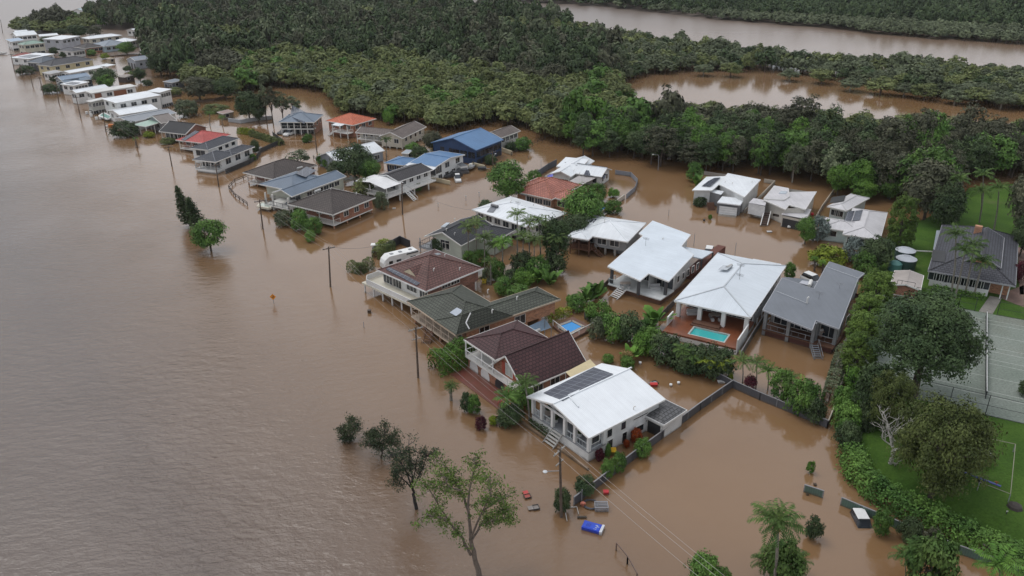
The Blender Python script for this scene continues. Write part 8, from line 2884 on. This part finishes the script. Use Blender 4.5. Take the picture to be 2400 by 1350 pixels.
# ------------------------------------------------------------------ furniture on decks
def furn(h, s, t, z, label, kind):
    c = h.P(s, t, z)
    o = empty(kind, c, label, 'table' if 'table' in kind else ('sofa' if 'sofa' in kind else 'pot'))
    if 'table' in kind:
        MB().box(c.x - .9, c.x + .9, c.y - .5, c.y + .5, z + .70, z + .76).build('tabletop', paint((.45, .38, .33), .5), o)
        for x in (-.8, .8):
            for y in (-.4, .4):
                MB().box(c.x + x - .04, c.x + x + .04, c.y + y - .04, c.y + y + .04, z, z + .70).build('leg', M_grey, o)
        for x in (-.55, .55):
            for y in (-.85, .85):
                MB().box(c.x + x - .22, c.x + x + .22, c.y + y - .22, c.y + y + .22, z + .01, z + .46).build('stool', paint((.5, .5, .5), .6), o)
    elif 'sofa' in kind:
        MB().box(c.x - .9, c.x + .9, c.y - .4, c.y + .4, z, z + .42).build('seat', paint((.50, .50, .50), .7), o)
        MB().box(c.x - .9, c.x + .9, c.y + .25, c.y + .45, z + .42, z + .85).build('backrest', paint((.44, .44, .45), .7), o)
    else:
        MB().lathe(c, [(.2, 0), (.3, .3), (.32, .6), (.26, .62), (.01, .55)], 12).build('pot', M_white, o, smooth=True)
        need('bush_dark')
        q = obj_mesh('plant', PROTO['bush_dark'][0][0], o, (0, 0, .45)); q.scale = (.28, .28, .35)
for h_, s, t, z, lab, k in [(H1, H1.U * .85, 2.2, 1.5, 'white potted plant on the left end of white veranda', 'potted_plant'), (H1, H1.U * .66, 1.6, 1.5, 'white potted plant beside the veranda steps', 'potted_plant'), (H1, H1.U * .30, 1.9, 1.5, 'white potted plant on the right end of white veranda', 'potted_plant'),
                            (H1, H1.U * .75, 1.8, 1.5, 'table with stools on the white house veranda', 'deck_table'), (HP, HP.U * .8, 2.3, 1.15, 'pale sofa under the roof of teal pool house', 'sofa'), (HP, HP.U * .5, 2.6, 1.15, 'table with stools behind the teal pool', 'deck_table')]:
    furn(h_, s, t, z, lab, k)
hh = [o for o in bpy.data.objects if o.get('label', '').startswith('pale sheet roofed house')][0]
for dx, dy, lab, k in ((-1.0, -6.4, 'table with stools on the white tiled deck', 'deck_table'), (5.5, -6.0, 'pale sofa on the right of white tiled deck', 'sofa')):
    c = G(1465 if k == 'deck_table' else 1535, 672 if k == 'deck_table' else 677, 1.15)
    class _H:
        def P(self, s, t, z):
            return Vector((c.x, c.y, z))
    furn(_H(), 0, 0, 1.15, lab, k)
# ------------------------------------------------------------------ the person on the deck
def person(px, py, z, face):
    c = G(px, py, z)
    o = empty('person', c, 'person in white shirt and pale shorts standing at the grey house deck rail', 'person')
    J = {'pel': (0, 0, .95), 'ch': (0, .01, 1.25), 'nk': (0, .0, 1.48), 'hd': (0, -.02, 1.62), 'tp': (0, -.01, 1.74),
         'hl': (-.10, 0, .90), 'kl': (-.12, -.03, .50), 'al': (-.13, .0, .08), 'tl': (-.14, -.15, .03), 'hr': (.10, 0, .90), 'kr': (.12, -.02, .50), 'ar': (.14, .02, .08), 'tr': (.16, -.13, .03),
         'sl': (-.19, 0, 1.42), 'el': (-.27, -.06, 1.13), 'wl': (-.20, -.28, 1.05), 'sr': (.19, 0, 1.42), 'er': (.27, -.06, 1.13), 'wr': (.20, -.28, 1.05)}
    rad = {'pel': .15, 'ch': .16, 'nk': .06, 'hd': .10, 'tp': .07, 'hl': .10, 'kl': .065, 'al': .045, 'tl': .04, 'hr': .10, 'kr': .065, 'ar': .045, 'tr': .04, 'sl': .07, 'el': .05, 'wl': .035, 'sr': .07, 'er': .05, 'wr': .035}
    E = [('pel', 'ch'), ('ch', 'nk'), ('nk', 'hd'), ('hd', 'tp'), ('pel', 'hl'), ('hl', 'kl'), ('kl', 'al'), ('al', 'tl'), ('pel', 'hr'), ('hr', 'kr'), ('kr', 'ar'), ('ar', 'tr'), ('ch', 'sl'), ('sl', 'el'), ('el', 'wl'), ('ch', 'sr'), ('sr', 'er'), ('er', 'wr')]
    # fingers and thumb closing on the rail
    for sd, x0 in (('l', -1), ('r', 1)):
        w = Vector(J['w' + sd])
        J['p' + sd] = tuple(w + Vector((0, -.07, -.01)))
        rad['p' + sd] = .032
        E.append(('w' + sd, 'p' + sd))
        for i in range(4):
            k = '%s%d' % (sd, i)
            J['f' + k] = tuple(w + Vector(((i - 1.5) * .022, -.125 - .008 * (1.5 - abs(i - 1.5)), -.02)))
            J['g' + k] = tuple(w + Vector(((i - 1.5) * .022, -.135, -.065)))
            rad['f' + k], rad['g' + k] = .0095, .008
            E += [('p' + sd, 'f' + k), ('f' + k, 'g' + k)]
        J['t' + sd + 'h'] = tuple(w + Vector((-x0 * .05, -.06, -.035)))
        rad['t' + sd + 'h'] = .010
        E.append(('p' + sd, 't' + sd + 'h'))
    K = list(J)
    me = bpy.data.meshes.new('body')
    cs, sn = math.cos(face), math.sin(face)
    me.from_pydata([(J[k][0] * cs - J[k][1] * sn, J[k][0] * sn + J[k][1] * cs, J[k][2]) for k in K], [(K.index(a), K.index(b)) for a, b in E], [])
    b = bpy.data.objects.new('body', me)
    COL.objects.link(b)
    b.parent = o
    md = b.modifiers.new('skin', 'SKIN')
    for i, k in enumerate(K):
        me.skin_vertices[0].data[i].radius = (rad[k], rad[k])
    me.skin_vertices[0].data[0].use_root = True
    b.modifiers.new('sub', 'SUBSURF').levels = 1
    b.modifiers['sub'].render_levels = 2
    me.materials.append(paint((.42, .26, .19), .6))
    def shell(name, keys, grow, mat):
        edges = [(a, c_) for a, c_ in E if a in keys and c_ in keys]
        ks = [k for k in K if k in keys]
        m2 = bpy.data.meshes.new(name)
        m2.from_pydata([(J[k][0] * cs - J[k][1] * sn, J[k][0] * sn + J[k][1] * cs, J[k][2]) for k in ks], [(ks.index(a), ks.index(c_)) for a, c_ in edges], [])
        q = bpy.data.objects.new(name, m2)
        COL.objects.link(q)
        q.parent = o
        q.modifiers.new('skin', 'SKIN')
        for i, k in enumerate(ks):
            rr = rad[k] + grow
            m2.skin_vertices[0].data[i].radius = (rr, rr)
        m2.skin_vertices[0].data[0].use_root = True
        q.modifiers.new('sub', 'SUBSURF').levels = 1
        m2.materials.append(mat)
    shell('shirt', ('pel', 'ch', 'sl', 'el', 'sr', 'er'), .025, paint((.72, .70, .70), .7))
    shell('shorts', ('pel', 'hl', 'kl', 'hr', 'kr'), .03, paint((.50, .46, .42), .7))
    hd = Vector((J['hd'][0] * cs - J['hd'][1] * sn, J['hd'][0] * sn + J['hd'][1] * cs, J['hd'][2]))
    MB().lathe(c + hd + Vector((0, .02, .02)), [(.118, -.02), (.122, .04), (.10, .10), (.05, .135), (.004, .14)], 12).build('hair', paint((.05, .035, .025), .8), o, smooth=True)
    f = Vector((sn, -cs, 0))
    sdv = Vector((cs, sn, 0))
    MB().bar(c + hd + f * .10, c + hd + f * .135 + Vector((0, 0, -.03)), .03).build('nose', paint((.42, .26, .19), .6), o)
    for s in (-.04, .04):
        MB().lathe(c + hd + f * .098 + sdv * s + Vector((0, 0, .012)), [(.002, -.012), (.013, 0), (.002, .012)], 6).build('eye', M_dark, o)
    for s in (-.118, .118):
        MB().lathe(c + hd + sdv * s, [(.004, -.03), (.02, 0), (.004, .03)], 6).build('ear', paint((.42, .26, .19), .6), o)
    MB().bar(c + hd + f * .10 - sdv * .03 + Vector((0, 0, -.055)), c + hd + f * .10 + sdv * .03 + Vector((0, 0, -.055)), .014).build('mouth', paint((.30, .11, .09), .6), o)
person(1923, 791, 1.1, .35)

# ------------------------------------------------------------------ thin damp air over the whole place
m = MB().box(-1300, 1300, -60, 2100, -1.0, 64.0)
hz = bpy.data.materials.new('haze')
hz.use_nodes = True
t = hz.node_tree
for n in list(t.nodes):
    t.nodes.remove(n)
pv = t.nodes.new('ShaderNodeVolumePrincipled')
pv.inputs['Color'].default_value = (.86, .88, .92, 1)
pv.inputs['Density'].default_value = .00006
pv.inputs['Anisotropy'].default_value = .2
ou = t.nodes.new('ShaderNodeOutputMaterial')
t.links.new(pv.outputs[0], ou.inputs['Volume'])
solo('haze', m, hz, (0, 0, -1), None, None, None, 'stuff', uv=False)
